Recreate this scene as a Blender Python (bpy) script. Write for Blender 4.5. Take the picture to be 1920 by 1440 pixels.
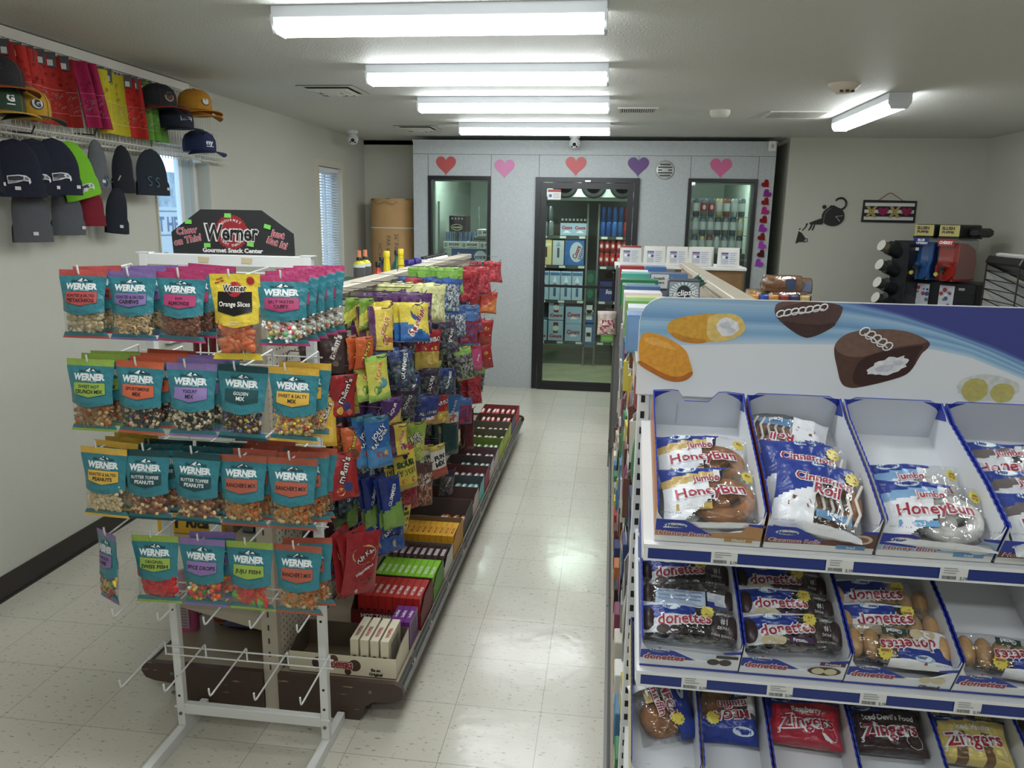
import bpy, math, random
from math import sin, cos, pi, radians, sqrt
from mathutils import Matrix, Vector, noise

SC = bpy.context.scene
C = SC.collection
for o in list(bpy.data.objects): bpy.data.objects.remove(o)

# ---------------- camera ----------------
F, PIT, YAW, ROL, HGT = 1444.03, .2145, .1237, .0172, 1.7066
fw = Vector((-sin(YAW)*cos(PIT), cos(YAW)*cos(PIT), -sin(PIT)))
rt = Vector((cos(YAW), sin(YAW), 0)); up = rt.cross(fw)
r2 = rt*cos(ROL)+up*sin(ROL); u2 = up*cos(ROL)-rt*sin(ROL)
cd = bpy.data.cameras.new('camera'); cam = bpy.data.objects.new('camera', cd); C.objects.link(cam)
cam.matrix_world = Matrix(((r2.x, u2.x, -fw.x, 0), (r2.y, u2.y, -fw.y, 0), (r2.z, u2.z, -fw.z, HGT), (0, 0, 0, 1)))
cd.sensor_width = 36; cd.lens = F/1920*36; cd.clip_start = .05; cd.clip_end = 100
SC.camera = cam
# ---------------- daylight outside the windows, exposure ----------------
wd = bpy.data.worlds.new('world'); SC.world = wd; wd.use_nodes = True
bg = wd.node_tree.nodes['Background']; bg.inputs[0].default_value = (.62, .78, 1, 1); bg.inputs[1].default_value = 3.2
SC.view_settings.view_transform = 'Standard'; SC.view_settings.look = 'None'
SC.view_settings.gamma = 1; SC.view_settings.use_curve_mapping = False
SC.view_settings.exposure = 0.0
LAMP = 25.0         # strength of the ceiling lamps' lenses
COOL = 95.0          # strength of the strip lamps inside the cooler
TS = .3048          # floor tile

# ---------------- materials ----------------
MATS = {}
def lin(c):
    c = c/255
    return c/12.92 if c <= .04045 else ((c+.055)/1.055)**2.4
def L(rgb): return (lin(rgb[0]), lin(rgb[1]), lin(rgb[2]), 1)
def mat(name, rgb=(200, 200, 200), rough=.5, metal=0., emit=0., spec=.5, alpha=None, bump=None, vary=None):
    if name in MATS: return MATS[name]
    m = bpy.data.materials.new(name); m.use_nodes = True; MATS[name] = m
    nt = m.node_tree; b = nt.nodes['Principled BSDF']
    b.inputs['Base Color'].default_value = L(rgb); b.inputs['Roughness'].default_value = rough
    b.inputs['Metallic'].default_value = metal; b.inputs['Specular IOR Level'].default_value = spec
    m.diffuse_color = L(rgb)
    if emit:
        b.inputs['Emission Color'].default_value = L(rgb); b.inputs['Emission Strength'].default_value = emit
    if vary:       # (scale, amount): blotches of a slightly different shade of the thing's own colour
        tc = nt.nodes.new('ShaderNodeTexCoord'); n = nt.nodes.new('ShaderNodeTexNoise'); n.inputs['Scale'].default_value = vary[0]
        n.inputs['Detail'].default_value = 4
        mr = nt.nodes.new('ShaderNodeMapRange'); mr.inputs[1].default_value = .35; mr.inputs[2].default_value = .65
        mr.inputs[3].default_value = 1-vary[1]; mr.inputs[4].default_value = 1+vary[1]
        hs = nt.nodes.new('ShaderNodeHueSaturation'); hs.inputs['Color'].default_value = L(rgb)
        nt.links.new(tc.outputs['Object'], n.inputs['Vector']); nt.links.new(n.outputs[0], mr.inputs[0])
        nt.links.new(mr.outputs[0], hs.inputs['Value']); nt.links.new(hs.outputs[0], b.inputs['Base Color'])
    if bump:       # (scale, strength)
        tc = nt.nodes.new('ShaderNodeTexCoord'); n = nt.nodes.new('ShaderNodeTexNoise'); n.inputs['Scale'].default_value = bump[0]
        n.inputs['Detail'].default_value = 3
        bp = nt.nodes.new('ShaderNodeBump'); bp.inputs['Strength'].default_value = bump[1]; bp.inputs['Distance'].default_value = .01
        nt.links.new(tc.outputs['Object'], n.inputs['Vector']); nt.links.new(n.outputs[0], bp.inputs['Height'])
        nt.links.new(bp.outputs[0], b.inputs['Normal'])
    return m
def film(name, rgb=(245, 248, 250), gloss=.12, rough=.12, bump=60):
    """thin clear packaging film / glass: mostly lets light through, with glossy glints"""
    if name in MATS: return MATS[name]
    m = bpy.data.materials.new(name); m.use_nodes = True; MATS[name] = m
    nt = m.node_tree; nt.nodes.clear()
    o = nt.nodes.new('ShaderNodeOutputMaterial'); mx = nt.nodes.new('ShaderNodeMixShader')
    t = nt.nodes.new('ShaderNodeBsdfTransparent'); g = nt.nodes.new('ShaderNodeBsdfGlossy')
    t.inputs[0].default_value = L(rgb); g.inputs['Roughness'].default_value = rough; g.inputs[0].default_value = (1, 1, 1, 1)
    fr = nt.nodes.new('ShaderNodeLayerWeight'); fr.inputs[0].default_value = .5
    mr = nt.nodes.new('ShaderNodeMapRange'); mr.inputs[3].default_value = gloss*.5; mr.inputs[4].default_value = min(1, gloss*4)
    nt.links.new(fr.outputs['Facing'], mr.inputs[0]); nt.links.new(mr.outputs[0], mx.inputs[0])
    nt.links.new(t.outputs[0], mx.inputs[1]); nt.links.new(g.outputs[0], mx.inputs[2]); nt.links.new(mx.outputs[0], o.inputs[0])
    if bump:
        tc = nt.nodes.new('ShaderNodeTexCoord'); n = nt.nodes.new('ShaderNodeTexNoise'); n.inputs['Scale'].default_value = bump
        bp = nt.nodes.new('ShaderNodeBump'); bp.inputs['Strength'].default_value = .6; bp.inputs['Distance'].default_value = .01
        nt.links.new(tc.outputs['Object'], n.inputs['Vector']); nt.links.new(n.outputs[0], bp.inputs['Height'])
        nt.links.new(bp.outputs[0], g.inputs['Normal']); 
    return m
def foil(name, rgb): # printed plastic / foil bag
    return mat(name, rgb, .3, 0, 0, .55, bump=(38, .5))
_k = {}
def dull(c, k=.24):
    g = .3*c[0]+.59*c[1]+.11*c[2]; return tuple(int(q*(1-k)+g*k) for q in c)
def ink(rgb, rough=.45):
    k = 'ink_%02x%02x%02x' % tuple(rgb)
    return mat(k, dull(rgb), rough)
def bagc(rgb):
    k = 'bag_%02x%02x%02x' % tuple(rgb)
    return foil(k, dull(rgb))
def nodes(m):
    nt = m.node_tree
    return nt, nt.nodes['Principled BSDF'], (lambda t: nt.nodes.new('ShaderNode'+t)), nt.links.new

# ---------------- mesh builder ----------------
class MB:
    def __init__(s, m=None): s.v = []; s.f = []; s.mi = []; s.sm = []; s.mats = []; s.m = m or Matrix()
    def slot(s, m):
        if m not in s.mats: s.mats.append(m)
        return s.mats.index(m)
    def add(s, vs, fs, m, smooth=False):
        b = len(s.v); k = s.slot(m)
        s.v += [tuple(s.m @ Vector(p)) for p in vs]
        for f in fs: s.f.append([b+i for i in f]); s.mi.append(k); s.sm.append(smooth)
        return s
    def box(s, x0, y0, z0, x1, y1, z1, m, bev=0.):
        if x0 > x1: x0, x1 = x1, x0
        if y0 > y1: y0, y1 = y1, y0
        if z0 > z1: z0, z1 = z1, z0
        if bev <= 0:
            vs = [(x, y, z) for z in (z0, z1) for y in (y0, y1) for x in (x0, x1)]
            return s.add(vs, [(0, 2, 3, 1), (4, 5, 7, 6), (0, 1, 5, 4), (2, 6, 7, 3), (0, 4, 6, 2), (1, 3, 7, 5)], m)
        b = min(bev, (x1-x0)/2.01, (y1-y0)/2.01, (z1-z0)/2.01); n = 8
        # rings: z0 inset, z0+b, z1-b, z1 inset with clipped corners
        def ring(z, i):
            a0, a1, c0, c1 = x0+i, x1-i, y0+i, y1-i
            return [(a0+b, c0, z), (a1-b, c0, z), (a1, c0+b, z), (a1, c1-b, z), (a1-b, c1, z), (a0+b, c1, z), (a0, c1-b, z), (a0, c0+b, z)]
        b2 = b
        vs = ring(z0, b*.999) + ring(z0+b, 0) + ring(z1-b, 0) + ring(z1, b*.999)
        fs = [tuple(range(7, -1, -1)), tuple(range(24, 32))]
        for r in range(3):
            for i in range(8):
                j = (i+1) % 8; fs.append((r*8+i, r*8+j, r*8+8+j, r*8+8+i))
        return s.add(vs, fs, m)
    def cyl(s, p0, p1, r, m, n=12, r2=None, caps=True, smooth=True):
        p0 = Vector(p0); p1 = Vector(p1); d = (p1-p0).normalized(); r2 = r if r2 is None else r2
        a = d.orthogonal().normalized(); b = d.cross(a)
        vs = [p0+(a*cos(2*pi*i/n)+b*sin(2*pi*i/n))*r for i in range(n)]+[p1+(a*cos(2*pi*i/n)+b*sin(2*pi*i/n))*r2 for i in range(n)]
        s.add(vs, [(i, (i+1) % n, n+(i+1) % n, n+i) for i in range(n)], m, smooth)
        if caps: s.add(vs, [tuple(range(n-1, -1, -1)), tuple(range(n, 2*n))], m)
        return s
    def tube(s, pts, r, m, n=6, closed=False, caps=True):
        P = [Vector(p) for p in pts]; k = len(P); rs = r if isinstance(r, (list, tuple)) else [r]*k
        vs = []; prev = None
        for i, p in enumerate(P):
            if closed: d = P[(i+1) % k]-P[i-1]
            else: d = (P[min(i+1, k-1)]-P[max(i-1, 0)])
            d = d.normalized() if d.length else Vector((0, 0, 1))
            if prev is None: a = d.orthogonal().normalized()
            else:
                a = prev-d*prev.dot(d); a = a.normalized() if a.length > 1e-6 else d.orthogonal().normalized()
            prev = a; b = d.cross(a)
            vs += [p+(a*cos(2*pi*j/n)+b*sin(2*pi*j/n))*rs[i] for j in range(n)]
        fs = []
        for i in range(k if closed else k-1):
            for j in range(n):
                q = (i+1) % k; fs.append((i*n+j, i*n+(j+1) % n, q*n+(j+1) % n, q*n+j))
        s.add(vs, fs, m, True)
        if caps and not closed: s.add(vs, [tuple(range(n-1, -1, -1)), tuple(range((k-1)*n, k*n))], m)
        return s
    def lathe(s, prof, m, n=20, c=(0, 0, 0), sx=1, sy=1, smooth=True):
        vs = []
        for r, z in prof: vs += [(c[0]+r*sx*cos(2*pi*i/n), c[1]+r*sy*sin(2*pi*i/n), c[2]+z) for i in range(n)]
        fs = []
        for k in range(len(prof)-1):
            for i in range(n): fs.append((k*n+i, k*n+(i+1) % n, (k+1)*n+(i+1) % n, (k+1)*n+i))
        s.add(vs, fs, m, smooth)
        if prof[0][0] > 1e-5: s.add(vs, [tuple(range(n-1, -1, -1))], m)
        if prof[-1][0] > 1e-5: s.add(vs, [tuple(range((len(prof)-1)*n, len(prof)*n))], m)
        return s
    def prism(s, poly, d, m, fr=None, side=None):
        """poly in (u,v), extruded by d along n; fr maps (u,v,h)->xyz (default x,z plane, towards -y)"""
        fr = fr or (lambda u, v, h: (u, -h, v)); n = len(poly)
        vs = [fr(u, v, 0) for u, v in poly]+[fr(u, v, d) for u, v in poly]
        s.add(vs, [tuple(range(n-1, -1, -1)), tuple(range(n, 2*n))], m)
        s.add(vs, [(i, (i+1) % n, n+(i+1) % n, n+i) for i in range(n)], side or m)
        return s
    def flat(s, poly, m, fr=None, h=0.0004):
        fr = fr or (lambda u, v, h: (u, -h, v))
        return s.add([fr(u, v, h) for u, v in poly], [tuple(range(len(poly)))], m)
    def patch(s, u0, u1, top, bot, m, fr, h=.0004, nu=8, nv=4, smooth=True):
        T = top if callable(top) else (lambda u: top); B = bot if callable(bot) else (lambda u: bot)
        vs = []
        for j in range(nv+1):
            for i in range(nu+1):
                u = u0+(u1-u0)*i/nu; a = T(u); b = B(u); vs.append(fr(u, b+(a-b)*j/nv, h))
        return s.add(vs, [(j*(nu+1)+i, j*(nu+1)+i+1, (j+1)*(nu+1)+i+1, (j+1)*(nu+1)+i) for j in range(nv) for i in range(nu)], m, smooth)
    def text(s, body, size, m, u=0, v=0, fr=None, h=.0008, rot=0, bold=.0, shear=0., align='CENTER', sx=1., width=None):
        vs, fs, w = glyphs(body, bold, shear)
        fr = fr or (lambda u, v, h: (u, -h, v))
        if width: sx = width/(w*size)
        off = {'CENTER': -w/2, 'LEFT': 0, 'RIGHT': -w}[align]; c, q = cos(rot), sin(rot)
        P = []
        for x, y in vs:
            x = (x+off)*size*sx; y = (y-.36)*size; P.append(fr(u+x*c-y*q, v+x*q+y*c, h))
        return s.add(P, fs, m)
    def ell(s, c, r, m, rot=None, seg=8, rings=5, smooth=True):
        vs = []; R = rot or Matrix(); c = Vector(c)
        for j in range(rings+1):
            t = pi*j/rings
            for i in range(seg):
                a = 2*pi*i/seg; vs.append(c+R @ Vector((r[0]*sin(t)*cos(a), r[1]*sin(t)*sin(a), r[2]*cos(t))))
        fs = [(j*seg+i, (j+1)*seg+i, (j+1)*seg+(i+1) % seg, j*seg+(i+1) % seg) for j in range(rings) for i in range(seg)]
        return s.add(vs, fs, m, smooth)
    def mesh(s, name):
        us = sorted({i for f in s.f for i in f}); mp = {k: j for j, k in enumerate(us)}; s.v = [s.v[k] for k in us]; s.f = [[mp[i] for i in f] for f in s.f]
        me = bpy.data.meshes.new(name); me.from_pydata(s.v, [], s.f)
        for m in s.mats: me.materials.append(m)
        me.polygons.foreach_set('material_index', s.mi); me.polygons.foreach_set('use_smooth', s.sm)
        me.validate(); me.update(); return me
    def build(s, name, parent=None, loc=None, rot=None):
        o = bpy.data.objects.new(name, s.mesh(name)); C.objects.link(o)
        if parent: o.parent = parent
        if loc: o.location = loc
        if rot: o.rotation_euler = rot
        return o
GL = {}
def glyphs(body, bold, shear):
    k = (body, bold, shear)
    if k not in GL:
        cu = bpy.data.curves.new('t', 'FONT'); cu.body = body; cu.size = 1; cu.offset = bold; cu.shear = shear; cu.resolution_u = 2
        ob = bpy.data.objects.new('t', cu); C.objects.link(ob)
        dg = bpy.context.evaluated_depsgraph_get(); dg.update(); me = ob.evaluated_get(dg).to_mesh()
        vs = [(v.co.x, v.co.y) for v in me.vertices]; fs = [tuple(p.vertices) for p in me.polygons]
        ob.evaluated_get(dg).to_mesh_clear(); bpy.data.objects.remove(ob); bpy.data.curves.remove(cu)
        w = max([x for x, _ in vs] or [1])
        GL[k] = (vs, fs, w)
    return GL[k]

def tag(o, label, cat, group=None):
    o['label'] = label; o['category'] = cat
    if group: o['group'] = group
    return o
def thing(name, label, cat, loc=(0, 0, 0), rz=0, group=None):
    o = bpy.data.objects.new(name, None); o.empty_display_size = .05; C.objects.link(o); o.location = loc; o.rotation_euler = (0, 0, rz)
    return tag(o, label, cat, group)
def struct(mb, name, parent=None):
    o = mb.build(name, parent)
    if not parent: o['kind'] = 'structure'
    return o
def dup(root, loc=None, label=None, rot=None, group=None):
    r = root.copy(); C.objects.link(r)
    if loc is not None: r.location = loc
    if rot is not None: r.rotation_euler = rot
    if label: r['label'] = label
    if group: r['group'] = group
    for ch in KIDS.get(root.name) or kids(root):
        c = ch.copy(); C.objects.link(c); c.parent = r
        for g in kids(ch):
            d = g.copy(); C.objects.link(d); d.parent = c
    return r
KIDS = {}
def kids(o): return [x for x in o.children]
def rectp(x0, y0, x1, y1): return [(x0, y0), (x1, y0), (x1, y1), (x0, y1)]
def heart(cx, cy, s, n=28):
    P = []
    for i in range(n):
        t = 2*pi*i/n; P.append((cx+s*sin(t)**3, cy+s*(13*cos(t)-5*cos(2*t)-2*cos(3*t)-cos(4*t))/16))
    return P[::-1]
def disc(cx, cy, r, n=24, ry=None, a0=0): return [(cx+r*cos(2*pi*i/n+a0), cy+(ry or r)*sin(2*pi*i/n+a0)) for i in range(n)]
def star(cx, cy, r, k=14, q=.86): return [(cx+(r if i % 2 else r*q)*cos(pi*i/k), cy+(r if i % 2 else r*q)*sin(pi*i/k)) for i in range(2*k)]
def fr_xz(y=0, x=0, z=0): return lambda u, v, h: (x+u, y-h, z+v)        # faces -y
ORD = ['frontmost', 'second', 'third', 'fourth', 'fifth', 'sixth', 'seventh', 'eighth', 'ninth', 'tenth', 'eleventh', 'twelfth']
WHITE = mat('white_paint', (225, 225, 222), .4)
BLACK = mat('black_plastic', (24, 24, 26), .45)
CHROME = mat('chrome_wire', (190, 190, 195), .25, 1)
# ================= SETTING =================
XL, XR, YF, YB, YC, YP, ZC = -2.615, 3.30, -2.6, 8.13, 7.64, 7.66, 2.455
wallm = mat('wall_paint', (198, 197, 185), .7, bump=(220, .25))
ceilm = mat('ceiling_paint', (208, 208, 202), .6, bump=(90, .5))
trimm = mat('trim_paint', (196, 190, 170), .5)
# floor material: square vinyl tiles with flecks, fine joints, a waxed gloss
fm = mat('vinyl_tile', (200, 196, 182), .3, spec=.6); nt, bs, N, K = nodes(fm)
tc = N('TexCoord'); mp = N('Mapping'); K(tc.outputs['Object'], mp.inputs[0]); mp.inputs['Location'].default_value = (.481/TS, -3.6219/TS, 0); mp.inputs['Scale'].default_value = (1/TS, 1/TS, 1)
fl = N('VectorMath'); fl.operation = 'FLOOR'; K(mp.outputs[0], fl.inputs[0]); frc = N('VectorMath'); frc.operation = 'FRACTION'; K(mp.outputs[0], frc.inputs[0])
wn = N('TexWhiteNoise'); K(fl.outputs[0], wn.inputs[0])
sp = N('SeparateXYZ'); K(frc.outputs[0], sp.inputs[0])
def mth(op, a, b=None):
    n = N('Math'); n.operation = op
    if isinstance(a, (int, float)): n.inputs[0].default_value = a
    else: K(a, n.inputs[0])
    if b is not None:
        if isinstance(b, (int, float)): n.inputs[1].default_value = b
        else: K(b, n.inputs[1])
    return n.outputs[0]
ex = mth('MINIMUM', sp.outputs[0], mth('SUBTRACT', 1, sp.outputs[0])); ey = mth('MINIMUM', sp.outputs[1], mth('SUBTRACT', 1, sp.outputs[1]))
jn = mth('LESS_THAN', mth('MINIMUM', ex, ey), .0045)
m2 = N('Mapping'); K(tc.outputs['Object'], m2.inputs[0]); m2.inputs['Scale'].default_value = (42, 100, 1)
n1 = N('TexNoise'); n1.inputs['Scale'].default_value = 1; n1.inputs['Detail'].default_value = 2; K(m2.outputs[0], n1.inputs['Vector'])
m3 = N('Mapping'); K(tc.outputs['Object'], m3.inputs[0]); m3.inputs['Scale'].default_value = (30, 60, 1); m3.inputs['Location'].default_value = (5, 9, 0)
n2 = N('TexNoise'); n2.inputs['Scale'].default_value = 1; n2.inputs['Detail'].default_value = 3; K(m3.outputs[0], n2.inputs['Vector'])
sp1 = N('MapRange'); sp1.inputs[1].default_value = .635; sp1.inputs[2].default_value = .69; K(n1.outputs[0], sp1.inputs[0])
sp2 = N('MapRange'); sp2.inputs[1].default_value = .62; sp2.inputs[2].default_value = .70; K(n2.outputs[0], sp2.inputs[0])
tv = N('MapRange'); tv.inputs[3].default_value = .96; tv.inputs[4].default_value = 1.03; K(wn.outputs[0], tv.inputs[0])
hsv = N('HueSaturation'); hsv.inputs['Color'].default_value = L((206, 202, 188)); K(tv.outputs[0], hsv.inputs['Value'])
def mixc(f, a, b):
    n = N('MixRGB'); K(f, n.inputs[0])
    for k, q in ((1, a), (2, b)):
        if isinstance(q, tuple): n.inputs[k].default_value = q
        else: K(q, n.inputs[k])
    return n.outputs[0]
c1 = mixc(mth('MULTIPLY', sp2.outputs[0], .25), hsv.outputs[0], L((220, 217, 206)))
c2 = mixc(mth('MULTIPLY', sp1.outputs[0], .62), c1, L((112, 102, 90)))
c3 = mixc(mth('MULTIPLY', jn, .55), c2, L((110, 105, 95)))
K(c3, bs.inputs['Base Color'])
n3 = N('TexNoise'); n3.inputs['Scale'].default_value = 3; n3.inputs['Detail'].default_value = 4; K(tc.outputs['Object'], n3.inputs['Vector'])
rr = N('MapRange'); rr.inputs[3].default_value = .11; rr.inputs[4].default_value = .27; K(n3.outputs[0], rr.inputs[0]); K(rr.outputs[0], bs.inputs['Roughness'])
n4 = N('TexNoise'); n4.inputs['Scale'].default_value = 14; K(tc.outputs['Object'], n4.inputs['Vector'])
bp = N('Bump'); bp.inputs['Strength'].default_value = .12; bp.inputs['Distance'].default_value = .01; K(n4.outputs[0], bp.inputs['Height']); K(bp.outputs[0], bs.inputs['Normal'])

struct(MB().box(XL-.2, YF-.1, -.1, XR+.1, 7.70, 0, fm), 'floor')
struct(MB().box(XL-.2, YF-.1, ZC, XR+.1, 10.6, ZC+.1, ceilm), 'ceiling')
# left wall with two window openings
W1 = (4.27, 4.88, .95, 2.09); W2 = (6.80, 7.39, 1.12, 2.12)
lw = MB(); T0 = XL-.14
ys = [YF, W1[0], W1[1], W2[0], W2[1], 8.23]
for a, b in ((0, 1), (2, 3), (4, 5)): lw.box(T0, ys[a], 0, XL, ys[b], ZC, wallm)
for W in (W1, W2):
    lw.box(T0, W[0], 0, XL, W[1], W[2], wallm); lw.box(T0, W[0], W[3], XL, W[1], ZC, wallm)
struct(lw, 'wall_left')
struct(MB().box(XL-.14, YB, 0, -1.97, YB+.1, ZC, wallm), 'wall_back')
struct(MB().box(1.59, YP, 0, XR+.1, YP+.12, ZC, wallm).box(1.59, YP+.12, 0, 1.69, 10.5, ZC, wallm), 'wall_partition')
struct(MB().box(XR, YF, 0, XR+.1, YP, ZC, wallm), 'wall_right')
struct(MB().box(XL-.14, YF-.1, 0, XR+.1, YF, ZC, wallm), 'wall_front')
bb = mat('rubber_base', (52, 46, 42), .5)
struct(MB().box(XL, YF, 0, XL+.008, YB, .112, bb).box(XL, YF, 0, XL+.016, YB, .008, bb), 'baseboard_left')
struct(MB().box(XL, YB-.008, 0, -1.97, YB, .112, bb), 'baseboard_back')
struct(MB().box(1.59, YP-.008, 0, XR, YP, .112, bb), 'baseboard_partition')
struct(MB().box(XR-.008, YF, 0, XR, YP, .112, bb), 'baseboard_right')
# windows
glassm = film('window_glass', (235, 245, 250), .06, .02, 0)
vin = mat('white_vinyl', (225, 227, 225), .35)
sill = mat('window_casing', (205, 200, 182), .5)
def window(n, W):
    r = MB()
    a, b, c, d = W
    x = XL-.10
    for z0, z1 in ((c, c+.05), (d-.05, d)): r.box(x-.03, a, z0, x+.02, b, z1, vin)
    for y0, y1 in ((a, a+.045), (b-.045, b)): r.box(x-.03, y0, c+.05, x+.02, y1, d-.05, vin)
    r.box(x-.02, b-.20, c+.05, x+.012, b-.165, d-.05, vin); r.box(x-.02, b-.165, c+.05, x-.004, b-.045, d-.05, vin) if n == 1 else None
    o = struct(r, 'window_%d' % n)
    MB().box(x-.008, a+.045, c+.05, x-.003, b-.045, d-.05, glassm).build('window_glass', o)
    return o
w1 = window(1, W1); w2 = window(2, W2)
cs = MB()
a, b, c, d = W2
for y0, y1, z0, z1 in ((a-.055, a, c-.05, d+.06), (b, b+.055, c-.05, d+.06), (a, b, d, d+.06), (a, b, c-.05, c)): cs.box(XL, y0, z0, XL+.014, y1, z1, sill)
struct(cs, 'trim_1')
a, b, c, d = W1
cs = MB()
for y0, y1, z0, z1 in ((b, b+.012, c, d), (a, b, d, d+.012), (a-.012, a, c, d)): cs.box(XL, y0, z0, XL+.01, y1, z1, sill)
cs.box(XL-.02, a-.03, c-.02, XL+.03, b+.03, c, vin)
struct(cs, 'trim_2')
# cooler enclosure
pan = mat('cooler_panel', (186, 192, 194), .5, .0, bump=(160, .55), vary=(45, .05))
seam = mat('panel_seam', (95, 100, 102), .6)
alu = mat('black_aluminium', (34, 35, 37), .35, .2)
WN = [(-1.812, -1.188, .93, 2.082), (-.751, .239, 0, 2.078), (.690, 1.325, .93, 2.082)]
cf = MB(); X0, X1, TH = -1.962, 1.470, .10; ZT = 2.411
xs = [X0, WN[0][0], WN[0][1], WN[1][0], WN[1][1], WN[2][0], WN[2][1], X1]
for i in (0, 2, 4, 6): cf.box(xs[i], YC, 0, xs[i+1], YC+TH, ZT, pan)
for a, b, c, d in WN:
    cf.box(a, YC, d, b, YC+TH, ZT, pan)
    if c: cf.box(a, YC, 0, b, YC+TH, c, pan)
for x in (-1.812, -1.189, -.722, .22, .705, 1.321): cf.box(x-.0025, YC-.001, 2.082 if x not in (-.722, .22) else 2.08, x+.0025, YC, 2.285, seam)
cf.box(X0, YC-.001, 2.283, X1, YC, 2.287, seam)
cf.box(X0-.006, YC-.012, ZT-.008, X1+.006, YC+.02, ZT+.006, pan)
for x in (-1.19, -.722): pass
cf.box(-1.2435, YC-.001, 0, -1.2405, YC, .93, seam)
struct(cf, 'wall_cooler_front')
inn = mat('cooler_inner_panel', (178, 190, 182), .5, bump=(90, .3))
YE = 10.35
struct(MB().box(X0, YC+TH, 0, X0+.08, YE, ZT, inn), 'wall_cooler_left'); struct(MB().box(X1-.08, YC+TH, 0, X1, YE, ZT, inn), 'wall_cooler_right')
struct(MB().box(X0, YE, 0, X1, YE+.08, ZT, inn), 'wall_cooler_back'); struct(MB().box(X0+.08, YC+TH, ZT-.08, X1-.08, YE, ZT, inn), 'ceiling_cooler')
conc = mat('cooler_concrete', (150, 148, 118), .35, vary=(5, .14))
struct(MB().box(X0, 7.70, -.1, X1, YE, .0, conc).box(X0, 7.64, -.1, X1, 7.71, .001, conc), 'floor_cooler')
struct(MB().box(XL-.14, 7.7, -.1, X0, YB+.1, 0, fm).box(X1, 7.7, -.1, 1.7, 10.5, 0, fm), 'floor_recess')
struct(MB().box(XL-.14, YB, ZT+.0, X0, 10.6, ZC, wallm).box(XL, 10.5, 0, 1.7, 10.6, ZC, wallm), 'wall_cooler_outer')
def frame(mb, a, b, c, d, w, y0, y1, m):
    mb.box(a, y0, c, a+w, y1, d, m); mb.box(b-w, y0, c, b, y1, d, m); mb.box(a+w, y0, d-w, b-w, y1, d, m)
    if c > .01 or True: mb.box(a+w, y0, c, b-w, y1, c+w*(1.0 if c > .01 else 1.2), m)
cg = film('cooler_glass', (238, 243, 240), .07, .03, 0)
for n, (a, b, c, d) in ((3, WN[0]), (4, WN[2])):
    r = MB(); frame(r, a, b, c, d, .032, YC-.015, YC+.05, alu); o = struct(r, 'window_%d' % n)
    MB().box(a+.032, YC+.02, c+.03, b-.032, YC+.028, d-.032, cg).build('window_glass', o)
    r = MB(); frame(r, a+.032, b-.032, c+.03, d-.032, .018, YC+.05, YC+.10, mat('alu_liner', (150, 155, 152), .4, .6)); r.build('window_liner', o)
a, b, c, d = WN[1]
dr = MB(); dr.box(a, YC-.03, 0, a+.05, YC+.04, d, alu); dr.box(b-.05, YC-.03, 0, b, YC+.04, d, alu); dr.box(a+.05, YC-.03, d-.045, b-.05, YC+.04, d, alu)
door = struct(dr, 'door_1')
lf = MB(); frame(lf, a+.055, b-.055, .03, d-.05, .055, YC-.045, YC-.005, alu); lf.box(a+.10, YC-.036, 1.03, b-.10, YC-.02, 1.055, alu)
lf.box(a+.055, YC-.048, .0, b-.055, YC-.04, .05, alu); lfo = lf.build('door_leaf', door)
MB().box(a+.11, YC-.03, .10, b-.11, YC-.024, d-.105, cg).build('door_glass', door)
MB().box(.02, YC-.1, .92, .045, YC-.075, 1.2, alu, .006).cyl((.032, YC-.09, .94), (.032, YC-.045, .94), .008, alu).cyl((.032, YC-.09, 1.18), (.032, YC-.045, 1.18), .008, alu).build('door_handle', door)
MB().box(-.28, YC-.05, 2.035, -.22, YC-.028, 2.055, CHROME, .004).build('door_closer', door)
st = MB().box(-.63, YC-.0325, 1.87, -.505, YC-.031, 1.965, ink((230, 228, 226)))
st.box(-.63, YC-.0335, 1.94, -.505, YC-.0325, 1.965, ink((190, 60, 70))); st.flat(disc(-.605, 1.905, .016), ink((70, 110, 180)), fr_xz(YC-.0335))
for k in range(4): st.box(-.58, YC-.0335, 1.925-k*.013, -.515, YC-.0328, 1.93-k*.013, ink((150, 150, 160)))
st.build('door_sticker', door)
# ================= CEILING THINGS =================
lens = mat('lamp_lens', (255, 255, 255), .4, emit=LAMP)
lens.node_tree.nodes['Principled BSDF'].inputs['Emission Color'].default_value = (.93, .98, 1, 1)
hous = mat('lamp_housing', (222, 226, 232), .4)
def ceiling_lamp(x, y, label, rz=0, ln=1.20):
    t = thing('ceiling_lamp', label, 'lamp', (x, y, ZC), rz, 'wraparound ceiling lamps')
    h = MB(); hl = ln/2
    h.box(-hl-.010, -.066, -.044, hl+.010, .066, 0, hous, .003)
    for s in (-1, 1):
        x0 = s*hl; P = [(-.066, -.03), (-.065, -.06), (-.045, -.094), (.045, -.094), (.065, -.06), (.066, -.03)]
        h.prism(P, .012, hous, lambda u, v, q, x0=x0, s=s: (x0+s*q, u, v))
    h.build('housing', t)
    l = MB(); prof = [(-.062, -.043)]+[(-.062+.025*(1-cos(a)), -.062-.029*sin(a)) for a in [i*pi/2/4 for i in range(5)]]
    prof += [(-p[0], p[1]) for p in prof[::-1]]
    vs = []; n = len(prof)
    for s in (-1, 1): vs += [(s*hl, u, v) for u, v in prof]
    l.add(vs, [(i, i+1, n+i+1, n+i) for i in range(n-1)], lens, True); l.build('lens', t)
    return t
names = ['long ceiling lamp nearest the viewer, widest of the row over the aisle', 'second ceiling lamp of the aisle row, just beyond the nearest', 'third ceiling lamp of the aisle row, between the second and the farthest', 'farthest and shortest-looking ceiling lamp of the aisle row, in front of the cooler']
for y, nm in zip((3.01, 4.14, 5.215, 6.60), names): ceiling_lamp(-.672, y, nm, 0, 1.222)
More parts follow.
